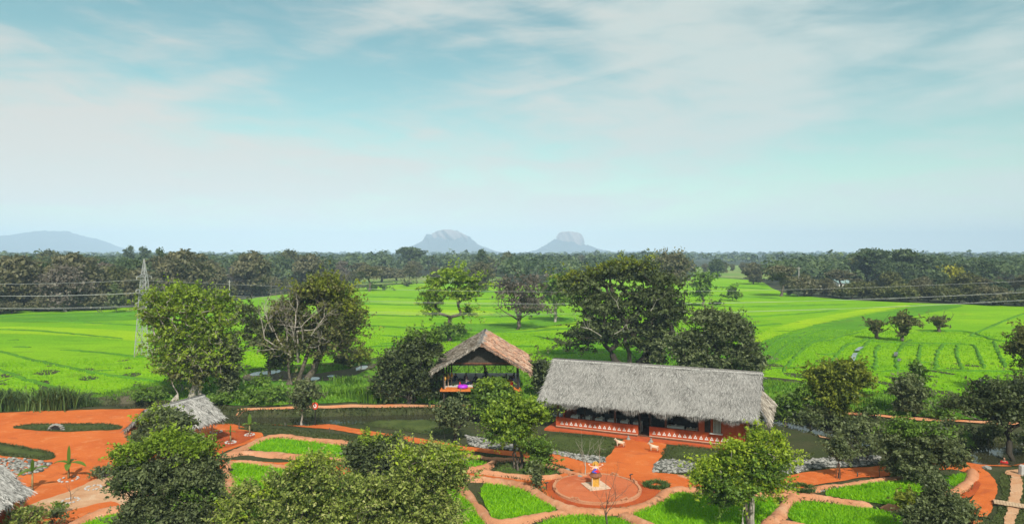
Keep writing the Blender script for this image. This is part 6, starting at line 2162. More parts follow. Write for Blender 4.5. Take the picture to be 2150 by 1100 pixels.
tree('slender_tree', 'tree with pale straight trunk just left of the great dark tree', 'tree', (1166, 676), [(1125, 588, 1185, 630), (1140, 600, 1215, 650), (1150, 575, 1210, 610)], 'l_mid', 'bark_pale', cov=0.5, puff=1.5, flat=0.5, trunk_r=0.32, fork=0.5, twigs=40)
t6 = tree('great_tree', 'great dark spreading tree behind the long thatched hall', 'tree', (1322, 766),
          [(1240, 548, 1330, 600), (1300, 545, 1390, 610), (1170, 570, 1280, 640), (1350, 570, 1440, 650), (1200, 610, 1330, 680), (1300, 600, 1420, 690), (1360, 630, 1450, 700), (1210, 660, 1330, 730), (1170, 690, 1260, 750), (1300, 670, 1430, 755)],
          'l_dark', 'bark_dark', cov=0.70, puff=1.7, flat=0.5, trunk_r=0.85, stems=2, fork=0.25, shell=0.35, twigs=60)
add_bare(t6, [((-5.0, -5.5, 5.0), (-0.5, -0.6, 0.25), 2.6, 0.09), ((-3.2, -6.2, 5.4), (0.7, -0.5, 0.35), 2.4, 0.08), ((-6.2, -4.5, 5.8), (-0.9, -0.2, 0.1), 2.4, 0.08), ((2.0, -5.6, 8.6), (0.4, -0.5, 0.6), 2.0, 0.07), ((-2.4, -5.0, 8.8), (-0.5, -0.5, 0.5), 2.0, 0.07)], MT['bark_pale'], 12, 2, 2, 0.6, 0.1)
add_crown(t6, [(1246, 546, 1320, 580), (1300, 548, 1372, 582), (1180, 566, 1240, 600)], 'l_olive', 'bark', cov=0.6, puff=1.4, flat=0.4, trunk_r=0.3)
tree('dense_tree', 'dense dark round-leaved tree behind the right half of the hall roof', 'tree', (1500, 800),
     [(1440, 646, 1530, 720), (1400, 690, 1500, 770), (1480, 660, 1592, 740), (1500, 720, 1612, 800), (1410, 740, 1520, 800)], 'l_dusk', 'bark_dark', cov=0.85, puff=1.25, trunk_r=0.4, flat=0.75)
tree('shrub', 'upright grey-green bush against the great tree trunk', 'shrub', (1384, 778), [(1366, 712, 1402, 776)], 'l_dusk', 'bark', cov=0.8, puff=0.8, trunk_r=0.1)
tree('dark_leaved_tree', 'dark tree wedged between the pavilion and the hall roof', 'tree', (1140, 835), [(1112, 752, 1165, 800), (1116, 785, 1160, 832)], 'l_dark', 'bark_dark', cov=0.85, puff=0.9, trunk_r=0.2)
tree('layered_tree', 'slim layered tree on the paddy right of the great tree', 'tree', (1477, 643), [(1452, 572, 1500, 596), (1448, 590, 1502, 615), (1455, 606, 1500, 628)], 'l_mid', 'bark', cov=0.5, puff=1.7, flat=0.4, trunk_r=0.35, fork=0.4, twigs=20)
tree('broad_tree', 'broad brown-green tree rising behind the great tree', 'tree', (1404, 618), [(1368, 532, 1432, 580), (1390, 540, 1452, 590), (1375, 565, 1450, 605)], 'l_brown', 'bark', cov=0.6, puff=2.4, flat=0.5, trunk_r=0.5, fork=0.4, twigs=50)
tree('shrub', 'small bush with upright stalks alone on the right paddy', 'shrub', (1538, 632), [(1526, 604, 1552, 632)], 'l_mid', 'bark', cov=0.7, puff=0.9, trunk_r=0.1)

# pollarded trees on the right paddy
for bx, by, lob, lab in ((1842, 712, [(1818, 670, 1862, 690), (1826, 680, 1850, 704)], 'small lopped tree leaning left, leftmost of three on the right paddy'),
                         (1893, 717, [(1868, 664, 1932, 690), (1880, 656, 1916, 678), (1882, 684, 1906, 712)], 'largest lopped tree, middle of three on the right paddy'),
                         (1972, 697, [(1946, 664, 1994, 682), (1960, 674, 1986, 692)], 'small lopped tree with flat top, rightmost of three on the right paddy')):
    t = tree('pollarded_tree', lab, 'tree', (bx, by), lob, 'l_olive_dark', 'bark', 'lopped trees on the right paddy', shoots=0.05, cov=0.42, puff=0.9, trunk_r=0.34, twigs=60, flat=0.6)
    add_bare(t, [((0, 0, 1.2), (-0.9, 0, 0.8), 2.0, 0.13), ((0, 0, 1.2), (0.9, 0.1, 0.8), 2.0, 0.13), ((0, 0, 1.4), (0.2, -0.3, 1), 2.0, 0.12)], MT['bark'], bx, 2, 3, 0.5, 0.1)

# --- shrubs and trees round the canal
thk = tree('thicket', 'big dark creeper-hung thicket left of the thatched pavilion', 'shrub', (862, 846),
     [(790, 735, 870, 800), (830, 700, 935, 780), (850, 760, 940, 846), (776, 770, 860, 846)], 'l_dark', 'bark_dark', cov=0.8, puff=1.0, trunk_r=0.2, stems=3, hang=0.8)
add_crown(thk, [(845, 696, 900, 740), (880, 690, 930, 730)], 'l_mid', 'bark', cov=0.4, puff=0.7, trunk_r=0.1, twigs=40)
add_crown(thk, [(840, 752, 872, 806), (878, 758, 900, 784)], 'l_mid', 'bark', cov=0.5, puff=0.5, trunk_r=0.06)
tree('shrub', 'low yellowish bush at the field edge left of the dark thicket', 'shrub', (758, 770), [(735, 728, 785, 770)], 'l_olive', 'bark', cov=0.55, puff=0.9, trunk_r=0.08, twigs=20)
mound = tree('creeper_mound', 'rounded creeper-covered bush in front of the pavilion deck', 'shrub', (1026, 882), [(984, 806, 1088, 862), (995, 794, 1072, 842), (982, 832, 1082, 882)], 'l_mid', 'bark_dark', cov=0.8, puff=0.55, trunk_r=0.2, stems=3, hang=0.5, shoots=0.0)
add_crown(mound, [(996, 793, 1072, 824)], 'l_light', 'bark', cov=0.5, puff=0.42, trunk_r=0.1, shoots=0.0)
tree('round_tree', 'dark round tree beside the red path left of the creeper bush', 'tree', (945, 928), [(910, 836, 982, 890), (915, 852, 975, 912)], 'l_dusk', 'bark_dark', cov=0.75, shoots=0.15, puff=0.6, trunk_r=0.14, stems=2)
mst = tree('multi_stem_tree', 'leafy light-green tree with several thin trunks left of the hall', 'tree', (1086, 986), [(1010, 850, 1090, 920), (1050, 822, 1120, 890), (1090, 835, 1156, 905), (1030, 890, 1120, 945)],
     'l_light', 'bark', cov=0.62, puff=0.62, trunk_r=0.11, stems=3, fork=0.5, shell=0.4, open_=0.05, twigs=40)
add_crown(mst, [(1015, 880, 1080, 935), (1070, 890, 1110, 940)], 'l_mid', 'bark', cov=0.5, puff=0.55, trunk_r=0.07, fork=0.5)
tree('round_tree', 'small dense green tree right of the several-trunked tree', 'tree', (1132, 998), [(1102, 922, 1160, 965), (1108, 945, 1160, 990)], 'l_mid', 'bark_dark', cov=0.9, puff=0.45, trunk_r=0.08)
tree('shrub', 'little dark bush on the path edge left of the round plaza', 'shrub', (1130, 1032), [(1112, 980, 1140, 1000), (1120, 995, 1138, 1030)], 'l_dusk', 'bark', cov=0.7, puff=0.3, trunk_r=0.06, stems=2)
tree('small_tree', 'small dark tree with a pale twisted trunk beside the red sign', 'tree', (633, 892), [(606, 802, 676, 850), (612, 830, 660, 866)], 'l_dusk', 'bark_pale', cov=0.6, puff=0.6, trunk_r=0.10, fork=0.4, twigs=30)
tree('dome_tree', 'rounded yellow-tinged tree in the meadow right of the hall', 'tree', (1755, 884), [(1688, 765, 1770, 830), (1730, 756, 1828, 830), (1700, 800, 1810, 858), (1720, 840, 1790, 884)], 'l_olive', 'bark_dark', cov=0.75, puff=0.8, trunk_r=0.2)
tree('shrub', 'green bank shrubs right beside the end of the hall roof', 'shrub', (1655, 884), [(1622, 825, 1690, 884), (1660, 812, 1712, 860)], 'l_mid', 'bark', cov=0.75, puff=0.75, trunk_r=0.1, stems=2)
tree('shrub', 'low dark shrubs under the rounded yellow-tinged tree', 'shrub', (1700, 886), [(1672, 850, 1740, 886)], 'l_dusk', 'bark', cov=0.7, puff=0.6, trunk_r=0.08)
tree('shrub', 'egg-shaped dark bush in the meadow before an ivy stump', 'shrub', (1908, 872), [(1868, 792, 1945, 850), (1876, 830, 1946, 872)], 'l_dusk', 'bark_dark', cov=0.95, puff=0.65, trunk_r=0.15)
tree('ivy_stump', 'ivy-covered stump standing behind the egg-shaped dark bush', 'tree', (1925, 838), [(1908, 762, 1946, 790), (1914, 780, 1940, 838)], 'l_mid', 'bark_dark', cov=0.9, puff=0.5, trunk_r=0.25)
tree('canal_tree', 'large dark leaning tree over the canal at right', 'tree', (2122, 952), [(1985, 828, 2080, 880), (2030, 795, 2130, 870), (2100, 795, 2200, 880), (2060, 840, 2170, 905)], 'l_dark', 'bark_dark', cov=0.75, puff=0.85, trunk_r=0.24, fork=0.45)
tree('field_edge_tree', 'tree cut by the right picture edge above the meadow', 'tree', (2160, 835), [(2112, 710, 2190, 760), (2130, 680, 2220, 740), (2136, 750, 2200, 830)], 'l_olive_dark', 'bark', cov=0.6, puff=1.0, trunk_r=0.25, twigs=30)
tree('shrub', 'scraggly bush on the right meadow beside the picture edge', 'shrub', (2110, 842), [(2076, 796, 2150, 842)], 'l_mid', 'bark', cov=0.5, puff=0.8, trunk_r=0.08, twigs=30)
gb = tree('garden_bush', 'large round dark bush on the red path at right', 'shrub', (1925, 1012), [(1850, 905, 1940, 975), (1900, 892, 2000, 960), (1930, 920, 2025, 1000), (1860, 950, 1960, 1012)], 'l_dusk', 'bark_dark', cov=0.85, puff=0.6, trunk_r=0.14, stems=3)
add_crown(gb, [(1858, 878, 1930, 930), (1910, 886, 1990, 926)], 'l_mid', 'bark', cov=0.5, puff=0.5, trunk_r=0.08)
tree('conical_tree', 'small dark cone-shaped tree tied to stakes on the red path', 'tree', (1761, 1005), [(1736, 920, 1786, 965), (1742, 940, 1785, 980)], 'l_dusk', 'bark', cov=0.8, puff=0.42, trunk_r=0.05, fork=0.7)
tree('shrub', 'thin grey-green bushes on the canal bank behind the staked tree', 'shrub', (1800, 934), [(1756, 890, 1830, 934), (1790, 880, 1850, 920)], 'l_dusk', 'bark', cov=0.5, puff=0.55, trunk_r=0.06, twigs=40)
tree('shrub', 'grey-leaved straggly bush right of the staked tree', 'shrub', (1820, 968), [(1795, 918, 1856, 966)], 'l_dusk', 'bark', cov=0.4, puff=0.5, trunk_r=0.05, twigs=50)
tree('shrub', 'low bright green clump on the canal bank at right', 'shrub', (2032, 934), [(2018, 908, 2040, 934)], 'l_mid', 'bark', cov=0.7, puff=0.4, trunk_r=0.05)
tree('shrub', 'dark bank shrub under the leaning tree at right', 'shrub', (2150, 945), [(2130, 905, 2200, 945)], 'l_dark', 'bark', cov=0.7, puff=0.6, trunk_r=0.06)

for bx, by, box, lf, lab in ((1868, 914, (1842, 880, 1900, 914), 'l_dark', 'dark bank shrub behind the large round dark bush'), (1700, 900, (1662, 868, 1728, 900), 'l_dark', 'dark low shrub on the water edge right of the hall'),
                             (2075, 922, (2045, 892, 2108, 922), 'l_dark', 'dark bank scrub behind the pale water at right'), (1985, 914, (1960, 884, 2020, 914), 'l_dusk', 'dusky bank scrub left of the leaning canal tree'), (1780, 892, (1740, 872, 1800, 894), 'l_dark', 'dark weeds on the far canal bank below the dome tree')):
    tree('shrub', lab, 'shrub', (bx, by), [box], lf, 'bark', cov=0.6, puff=0.5, trunk_r=0.06, twigs=20)

# --- the trees in the garden and the foreground
lime = tree('lime_tree', 'bright lime-green tree in the rice plot before the hall', 'tree', (1572, 1112),
     [(1500, 920, 1590, 1000), (1560, 895, 1620, 990), (1600, 905, 1668, 1010), (1450, 960, 1540, 1030), (1500, 990, 1600, 1060), (1580, 985, 1665, 1050)], 'l_lime', 'bark_pale', cov=0.66, puff=0.6, trunk_r=0.17, stems=3, fork=0.35, shell=0.5, hang=0.35, spread=0.12)
add_crown(lime, [(1470, 980, 1580, 1060), (1540, 930, 1640, 1030), (1488, 1030, 1560, 1075)], 'l_mid', 'bark', cov=0.65, puff=0.6, trunk_r=0.12, fork=0.4, spread=0.12)
tree('foreground_bush', 'dark pointed bush at the bottom right of the picture', 'shrub', (1968, 1150), [(1885, 1060, 1990, 1150), (1930, 1000, 2000, 1080), (1950, 1040, 2050, 1150)], 'l_dusk', 'bark_dark', cov=0.85, puff=0.5, trunk_r=0.12, stems=3)
tree('shrub', 'yellow-green grassy bush left of the dark pointed bush', 'shrub', (1912, 1085), [(1876, 1028, 1950, 1080)], 'l_olive', 'bark', cov=0.5, puff=0.4, trunk_r=0.05, twigs=30)
dth = tree('dense_tree', 'dense dark tree in front of the small thatched hut', 'tree', (348, 985), [(298, 856, 385, 920), (330, 866, 412, 930), (268, 895, 350, 950), (330, 910, 430, 975)], 'l_dusk', 'bark_dark', cov=0.8, puff=0.5, trunk_r=0.18, shoots=0.12)
add_crown(dth, [(300, 856, 372, 905)], 'l_light', 'bark', cov=0.45, puff=0.45, trunk_r=0.08)
fgl = tree('foreground_tree', 'large dark foreground tree at lower left', 'tree', (355, 1190), [(228, 960, 350, 1060), (320, 940, 470, 1050), (240, 1040, 380, 1170), (350, 1030, 482, 1160)], 'l_dusk', 'bark_dark', cov=0.85, puff=0.55, trunk_r=0.2, stems=2)
add_crown(fgl, [(228, 930, 320, 985), (300, 905, 400, 960), (370, 915, 462, 970)], 'l_light', 'bark', cov=0.55, puff=0.42, trunk_r=0.1, twigs=60)
fgb = tree('foreground_tree', 'broad yellow-flecked foreground tree at bottom centre left', 'tree', (620, 1200), [(440, 1050, 560, 1180), (540, 990, 690, 1120), (600, 960, 720, 1060), (650, 1030, 800, 1180), (500, 1080, 660, 1190), (480, 1010, 560, 1090), (700, 1000, 790, 1080), (560, 1030, 700, 1110)], 'l_bushy', 'bark', cov=0.58, puff=0.46, shoots=0.9, trunk_r=0.22, stems=3, twigs=80)
fgc = tree('foreground_tree', 'sprawling yellow-green foreground bush at bottom centre', 'tree', (880, 1190), [(780, 980, 900, 1080), (830, 935, 960, 1020), (900, 960, 990, 1050), (770, 1050, 900, 1180), (860, 1030, 975, 1180), (740, 1010, 830, 1090)], 'l_bushy', 'bark', cov=0.55, puff=0.45, shoots=1.0, trunk_r=0.2, stems=3, twigs=120)
add_crown(fgc, [(820, 940, 900, 1000), (880, 935, 990, 990)], 'l_lime', 'bark_pale', cov=0.35, puff=0.45, trunk_r=0.08, twigs=120)
add_crown(fgb, [(600, 958, 700, 1010), (450, 1048, 540, 1110), (660, 1040, 760, 1100), (540, 1010, 620, 1070)], 'l_lime', 'bark', cov=0.26, puff=0.4, trunk_r=0.06, twigs=50)
add_crown(fgb, [(520, 1040, 620, 1120), (640, 1070, 740, 1150)], 'l_mid', 'bark', cov=0.4, puff=0.45, trunk_r=0.06)
add_crown(fgl, [(240, 980, 330, 1040), (350, 1000, 460, 1060)], 'l_mid', 'bark', cov=0.28, puff=0.4, trunk_r=0.06)
dkb = tree('dense_tree', 'dark bush behind the foreground trees beside the small paddy', 'tree', (785, 1030), [(715, 925, 800, 990), (760, 916, 862, 985), (740, 960, 830, 1020)], 'l_dark', 'bark_dark', cov=0.85, puff=0.55, trunk_r=0.15)
add_crown(dkb, [(745, 915, 800, 950), (800, 915, 850, 960), (725, 980, 775, 1020)], 'l_light', 'bark', cov=0.35, puff=0.4, trunk_r=0.06, twigs=40)
tree('shrub', 'scruffy low bush in front of the thatched roof at bottom left', 'shrub', (48, 1130), [(12, 1060, 90, 1130)], 'l_bushy', 'bark', cov=0.3, puff=0.4, trunk_r=0.04, twigs=60)
tree('shrub', 'grey straggly weed on the sandy soil at bottom left', 'shrub', (118, 1110), [(95, 1070, 138, 1108)], 'l_dusk', 'bark', cov=0.25, puff=0.3, trunk_r=0.03, twigs=50)
tree('shrub', 'small green weed near the sapling on the sandy soil', 'shrub', (124, 1080), [(116, 1060, 132, 1080)], 'l_mid', 'bark', cov=0.4, puff=0.2, trunk_r=0.02)
tree('shrub', 'pale spiky plant at the edge of the red yard', 'shrub', (222, 1004), [(196, 980, 236, 1004)], 'l_dusk', 'bark', cov=0.4, puff=0.3, trunk_r=0.03, twigs=30)

for k, (bx, by, box, leaf, lab) in enumerate((
        (245, 656, (228, 612, 262, 656), 'l_dusk', 'small dark bush with bare top at the left forest edge'), (150, 650, (112, 598, 182, 650), 'l_brown', 'grey-brown bush at the foot of the left forest'),
        (778, 608, (765, 598, 790, 608), 'l_dusk', 'small dark bush under the flat-topped brown tree'), (803, 610, (793, 597, 814, 610), 'l_mid', 'small round bush right of the flat-topped brown tree'),
        (855, 602, (844, 592, 866, 602), 'l_dusk', 'small bush at the far paddy edge left of the umbrella tree'), (1502, 642, (1492, 633, 1514, 642), 'l_mid', 'low green tussock beside the slim layered tree'),
        (1400, 640, (1384, 628, 1420, 642), 'l_mid', 'low bush in the field behind the great tree'), (720, 772, (700, 742, 742, 772), 'l_olive_dark', 'low bush on the stream bank right of the half-bare tree'),
        (560, 812, (520, 792, 580, 816), 'l_mid', 'low green scrub on the near stream bank'), (545, 846, (505, 818, 610, 846), 'l_mid', 'long low scrub on the canal bank below the half-bare tree'),
        (300, 838, (270, 818, 350, 840), 'l_mid', 'low bright scrub behind the small thatched hut'), (15, 856, (-30, 826, 48, 858), 'l_mid', 'dark green bank scrub at the left picture edge'),
        (460, 850, (430, 830, 500, 850), 'l_mid', 'low leafy scrub behind the right end of the small hut'), (1000, 770, (962, 730, 985, 770), 'l_mid', 'narrow bush beside the pavilion roof'),
        (1840, 880, (1800, 850, 1850, 880), 'l_mid', 'low green weeds along the canal path at right'), (2060, 882, (1960, 850, 2010, 884), 'l_mid', 'low green weeds left of the leaning canal tree'))):
    tree('shrub', lab, 'shrub', (bx, by), [box], leaf, 'bark', cov=0.7, trunk_r=0.08, puff=max(0.45, G(bx, by).y * 0.009))

# meadow grass and tall tussocks
WET = [[g2(*p) for p in MUD], [g2(*p) for p in [(500, 812), (530, 786), (600, 782), (680, 796), (790, 772), (800, 790), (700, 812), (600, 820)]], [g2(*p) for p in [(190, 852), (310, 838), (320, 856), (200, 860)]]]
blades('meadow_grass', [(p.x, p.y) for p in MP], 34000, 0.40, 0.12, MT['grass'], 0.4, 0.05, 1.0, WET)
FP = [(p[0], p[1]) for p in [g2(*q) for q in [(-60, 760), (300, 750), (500, 720), (760, 700), (1240, 700), (1620, 690), (2200, 700), (2300, 840), (1900, 826), (1620, 790), (1200, 762), (880, 733), (520, 774), (200, 828), (-60, 850)]]]
blades('paddy_rice', FP, 36000, 0.20, 0.16, MT['rice_far'], 0.5, 0.03, 0.5)


def reed_clump(px, py, wid, hgt, n, label, group, cat='reeds', mat='reed'):
    B = G(px, py)
    B.z = tz(B.x, B.y)
    X, Y = NR.normal(0, wid * 0.33, n), NR.normal(0, wid * 0.22, n)
    h = hgt * NR.uniform(0.6, 1.15, n)
    th = NR.uniform(0, 2 * math.pi, n)
    out = NR.uniform(0.15, 0.75, n)
    V = []
    w = 0.05
    for a, (f, zz) in enumerate(((0, 0), (0.25, 0.55), (0.7, 0.9), (1.15, 0.82))):
        cx, cy2 = X + np.cos(th) * out * h * f, Y + np.sin(th) * out * h * f
        ww = w * (1, 0.9, 0.6, 0.1)[a]
        V.append(np.stack([cx - np.sin(th) * ww, cy2 + np.cos(th) * ww, h * zz], -1))
        V.append(np.stack([cx + np.sin(th) * ww, cy2 - np.cos(th) * ww, h * zz], -1))
    V = np.stack(V, 1).reshape(-1, 3)
    b = np.arange(n)[:, None] * 8
    Q = np.concatenate([b + np.array([0, 1, 3, 2]) + 2 * k for k in range(3)], 0)
    t = np.clip(NR.normal(0.35, 0.2, len(Q)), 0, 1)
    o = mobj('reed_clump', np_mesh('reed_clump', V, Q, MT[mat], t), None, B)
    tag(o, label, cat, group, 'stuff' if cat == 'grass' else None)
    return o


for px, py, w, h, lab in ((40, 858, 2.2, 1.8, 'tall reed clump at the far left canal bank'), (112, 858, 2.6, 2.4, 'middle tall reed clump left of the muddy bank'), (150, 852, 2.6, 3.0, 'tallest arching reed clump on the left canal bank'),
                          (182, 850, 2.0, 2.0, 'lower reed clump next to the muddy bank'), (5, 860, 2.4, 2.2, 'reed clump cut by the left picture edge'), (80, 860, 2.0, 1.5, 'short reeds between the left bank clumps')):
    reed_clump(px, py, w, h, 420, lab, 'reeds on the left canal bank')
for k, (px, py, w, h, lab) in enumerate(((730, 805, 3, 1.0, 'grass tussock in the meadow right of the half-bare tree'), (700, 830, 3, 0.9, 'grass tussock near the canal path in the meadow'), (760, 835, 3, 1.4, 'tall grass left of the dark thicket'),
                                         (1840, 850, 4, 1.0, 'grass tussock between dome tree and egg-shaped bush'), (1990, 850, 4, 1.0, 'grass tussock right of the egg-shaped bush'), (790, 843, 3, 1.7, 'tall rushes under the dark thicket'))):
    reed_clump(px, py, w, h, 300, lab, 'meadow tussocks', 'grass', 'grass')


# --- banana plants, saplings
def banana(px, py, hgt, n, label, leaf_len=0.9, seed=0):
    rng = random.Random(seed)
    B = G(px, py)
    B.z = tz(B.x, B.y) + 0.05
    t = thing('banana_plant', label, 'plant', B, rng.uniform(0, 6), 'young banana plants')
    MB().tube([(0, 0, -0.1), (0.01, 0, hgt * 0.5), (0.02, 0.01, hgt)], [0.08, 0.065, 0.05], 7).build('stem', MT['banana_stem'], t, True)
    for k in range(n):
        a = 2 * math.pi * k / n + rng.uniform(-.4, .4)
        up = 1.0 if k == 0 else rng.uniform(0.35, 0.75)
        L = leaf_len * rng.uniform(0.75, 1.2)
        vs, fs = [], []
        for i in range(7):
            s = i / 6
            r = L * s * math.cos(math.asin(up)) + (L * 0.05 * s)
            z = hgt * 0.96 + L * up * s - (0.0 if k == 0 else 0.55) * L * s * s
            wd = 0.17 * L * math.sin(math.pi * min(1, 0.06 + s * 0.94)) ** 0.6 + 0.008
            c = Vector((math.cos(a) * r, math.sin(a) * r, z))
            side = Vector((-math.sin(a), math.cos(a), 0)) * wd
            vs += [c - side + Vector((0, 0, 0.04 * L)), c, c + side + Vector((0, 0, 0.04 * L))]
            if i:
                b = i * 3
                fs += [(b - 3, b, b + 1, b - 2), (b - 2, b + 1, b + 2, b - 1)]
        me = MB().add(vs, fs).mesh('leaf', MT['banana'])
        mobj('leaf', me, t)
    return t


banana(144, 1003, 1.1, 6, 'tall young banana plant on the red yard at left', 1.25, 1)
banana(68, 1030, 1.35, 5, 'young banana plant behind the thatched roof at bottom left', 1.15, 2)
banana(524, 912, 0.85, 4, 'young banana plant with one upright leaf beside the small hut', 1.15, 3)
banana(484, 930, 1.0, 5, 'young banana plant on the dark red ground beside the hut', 0.6, 4)


def sapling(px, py, hgt, label, seed, mat='bark', depth=3, group='bare saplings', stake=False, spread=0.5, n=3):
    B = G(px, py)
    B.z = tz(B.x, B.y) + 0.03
    t = thing('sapling', label, 'sapling', B, 0, group)
    rng = np.random.default_rng(seed)
    tb = Tubes()
    tb.add([(0, 0, -0.1), (0.02 * hgt, 0, hgt * 0.25), (0, 0.02, hgt * 0.45)], [0.022 * hgt ** 0.7, 0.018 * hgt ** 0.7, 0.016 * hgt ** 0.7], 5)
    for k in range(3):
        d = np.array([math.cos(k * 2.1 + seed), 0.5 * math.sin(k * 2.1 + seed), 1.6])
        bare_branches(tb, (0, 0, hgt * (0.3 + 0.07 * k)), d / np.linalg.norm(d), hgt * 0.36, 0.014 * hgt ** 0.7, depth, rng, spread, 0.25, n)
    mobj('branches', tb.mesh('branches', MT[mat]), t)
    return t


sapling(1272, 1130, 3.6, 'leafless forked sapling in the foreground before the plaza', 3, 'bark', 3)
sapling(1228, 1002, 2.9, 'pale leafless stick sapling leaning left behind the plaza', 4, 'bark_pale', 2)
sapling(1258, 975, 1.9, 'thin leafless pale sapling on the stones by the ramp', 9, 'bark_pale', 2)
sapling(148, 1053, 1.3, 'thin curved sapling in a stone ring on the sandy soil', 6, 'bark', 1)
sapling(1790, 972, 1.8, 'bare grey twiggy sapling by the canal path at right', 7, 'bark', 3)
sapling(1846, 1000, 1.4, 'bare twiggy sapling left of the large round dark bush', 8, 'bark', 2)
sapling(500, 898, 0.8, 'short bare stick sapling between the two banana plants', 10, 'bark', 1)


# --- far woodland: lone trees one can tell apart, then the mass behind
def proto(name, blobs, leaf, bark, seed, **kw):
    kw.setdefault('puff', 2.3)
    return plant_meshes(name, blobs, kw.pop('L', 0.95), seed, MT[leaf], MT[bark], **kw)


PROTO = {}
shape_round = [(0, 0, 9.5, 6.0, 5.6, 4.4), (-3.4, 1, 7.2, 4.0, 4, 3.4), (3.6, -1, 7.4, 4.0, 4, 3.4), (0, -1, 4.4, 5.6, 5.0, 3.2), (1.5, 0, 2.2, 5.0, 4.5, 2.2)]
shape_flat = [(0, 0, 12.0, 5.5, 5.5, 2.0), (-4, 1, 10.4, 4.5, 4.2, 1.8), (4.2, -1, 10.6, 4.6, 4.2, 1.8), (0.5, 0, 8.4, 5.8, 5.2, 2.0)]
shape_tall = [(0, 0, 12.5, 3.6, 3.6, 4.4), (0.6, 0, 8.0, 4.2, 4.2, 4.0), (-1, 0.5, 5.0, 3.8, 3.8, 3.0)]
shape_bush = [(0, 0, 3.0, 4.0, 3.5, 2.8), (2.5, 0, 2.4, 3.0, 3.0, 2.2), (-2.6, 0.5, 2.2, 2.8, 2.8, 2.0)]
for k, (nm, sh, lf, bk, kw) in enumerate((
        ('brown_round', shape_round, 'l_brown', 'bark', dict(cov=0.62, flat=0.6)), ('brown_flat', shape_flat, 'l_brown', 'bark', dict(cov=0.55, flat=0.4, trunk_r=0.5, fork=0.5, twigs=40)),
        ('dark_round', shape_round, 'l_olive_dark', 'bark_dark', dict(cov=0.7, flat=0.65)), ('forest_round', shape_round, 'l_forest', 'bark_dark', dict(cov=0.7, flat=0.7)),
        ('grey_bare', shape_round, 'l_umber', 'bark_pale', dict(cov=0.25, flat=0.6, twigs=220, trunk_r=0.45)), ('forest_flat', shape_flat, 'l_forest', 'bark_dark', dict(cov=0.6, flat=0.42, trunk_r=0.5, fork=0.5)),
        ('dark_tall', shape_tall, 'l_forest', 'bark_dark', dict(cov=0.75, flat=0.8)), ('brown_bush', shape_bush, 'l_brown', 'bark', dict(cov=0.6, puff=1.5, L=0.7)),
        ('green_bush', shape_bush, 'l_olive_dark', 'bark', dict(cov=0.65, puff=1.5, L=0.7)), ('yellow_round', shape_bush, 'l_yellow', 'bark', dict(cov=0.6, puff=1.5, L=0.8)))):
    kw.setdefault('trunk_r', 0.4)
    PROTO[nm] = proto(nm, sh, lf, bk, 500 + k, **kw)
PH = {'brown_round': 14.5, 'brown_flat': 14.0, 'dark_round': 14.5, 'forest_round': 14.5, 'grey_bare': 14.5, 'forest_flat': 14.0, 'dark_tall': 17.0, 'brown_bush': 5.8, 'green_bush': 5.8, 'yellow_round': 5.8}
TXT = {'brown_round': 'broad brown-green tree', 'brown_flat': 'flat-topped brown tree', 'dark_round': 'dark olive rounded tree', 'forest_round': 'dark green rounded tree', 'grey_bare': 'grey half-bare tree', 'forest_flat': 'dark green flat-topped tree',
       'dark_tall': 'narrow dark upright tree', 'brown_bush': 'brown scrub bush', 'green_bush': 'dark green scrub bush', 'yellow_round': 'yellow-green bush'}


def far_tree(kind, px, py, top, label, group, wide=1.0):
    B = G(px, py)
    hgt = W(px, top, B.y).z
    s = hgt / PH[kind]
    t = thing('shrub' if 'bush' in kind or kind == 'yellow_round' else 'tree', label, 'shrub' if 'bush' in kind else 'tree', B, R.uniform(0, 6.28), group)
    t.scale = (s * wide, s * wide, s)
    for nm, me in zip(('trunk', 'crown'), PROTO[kind]):
        mobj(nm, me, t)
    return t


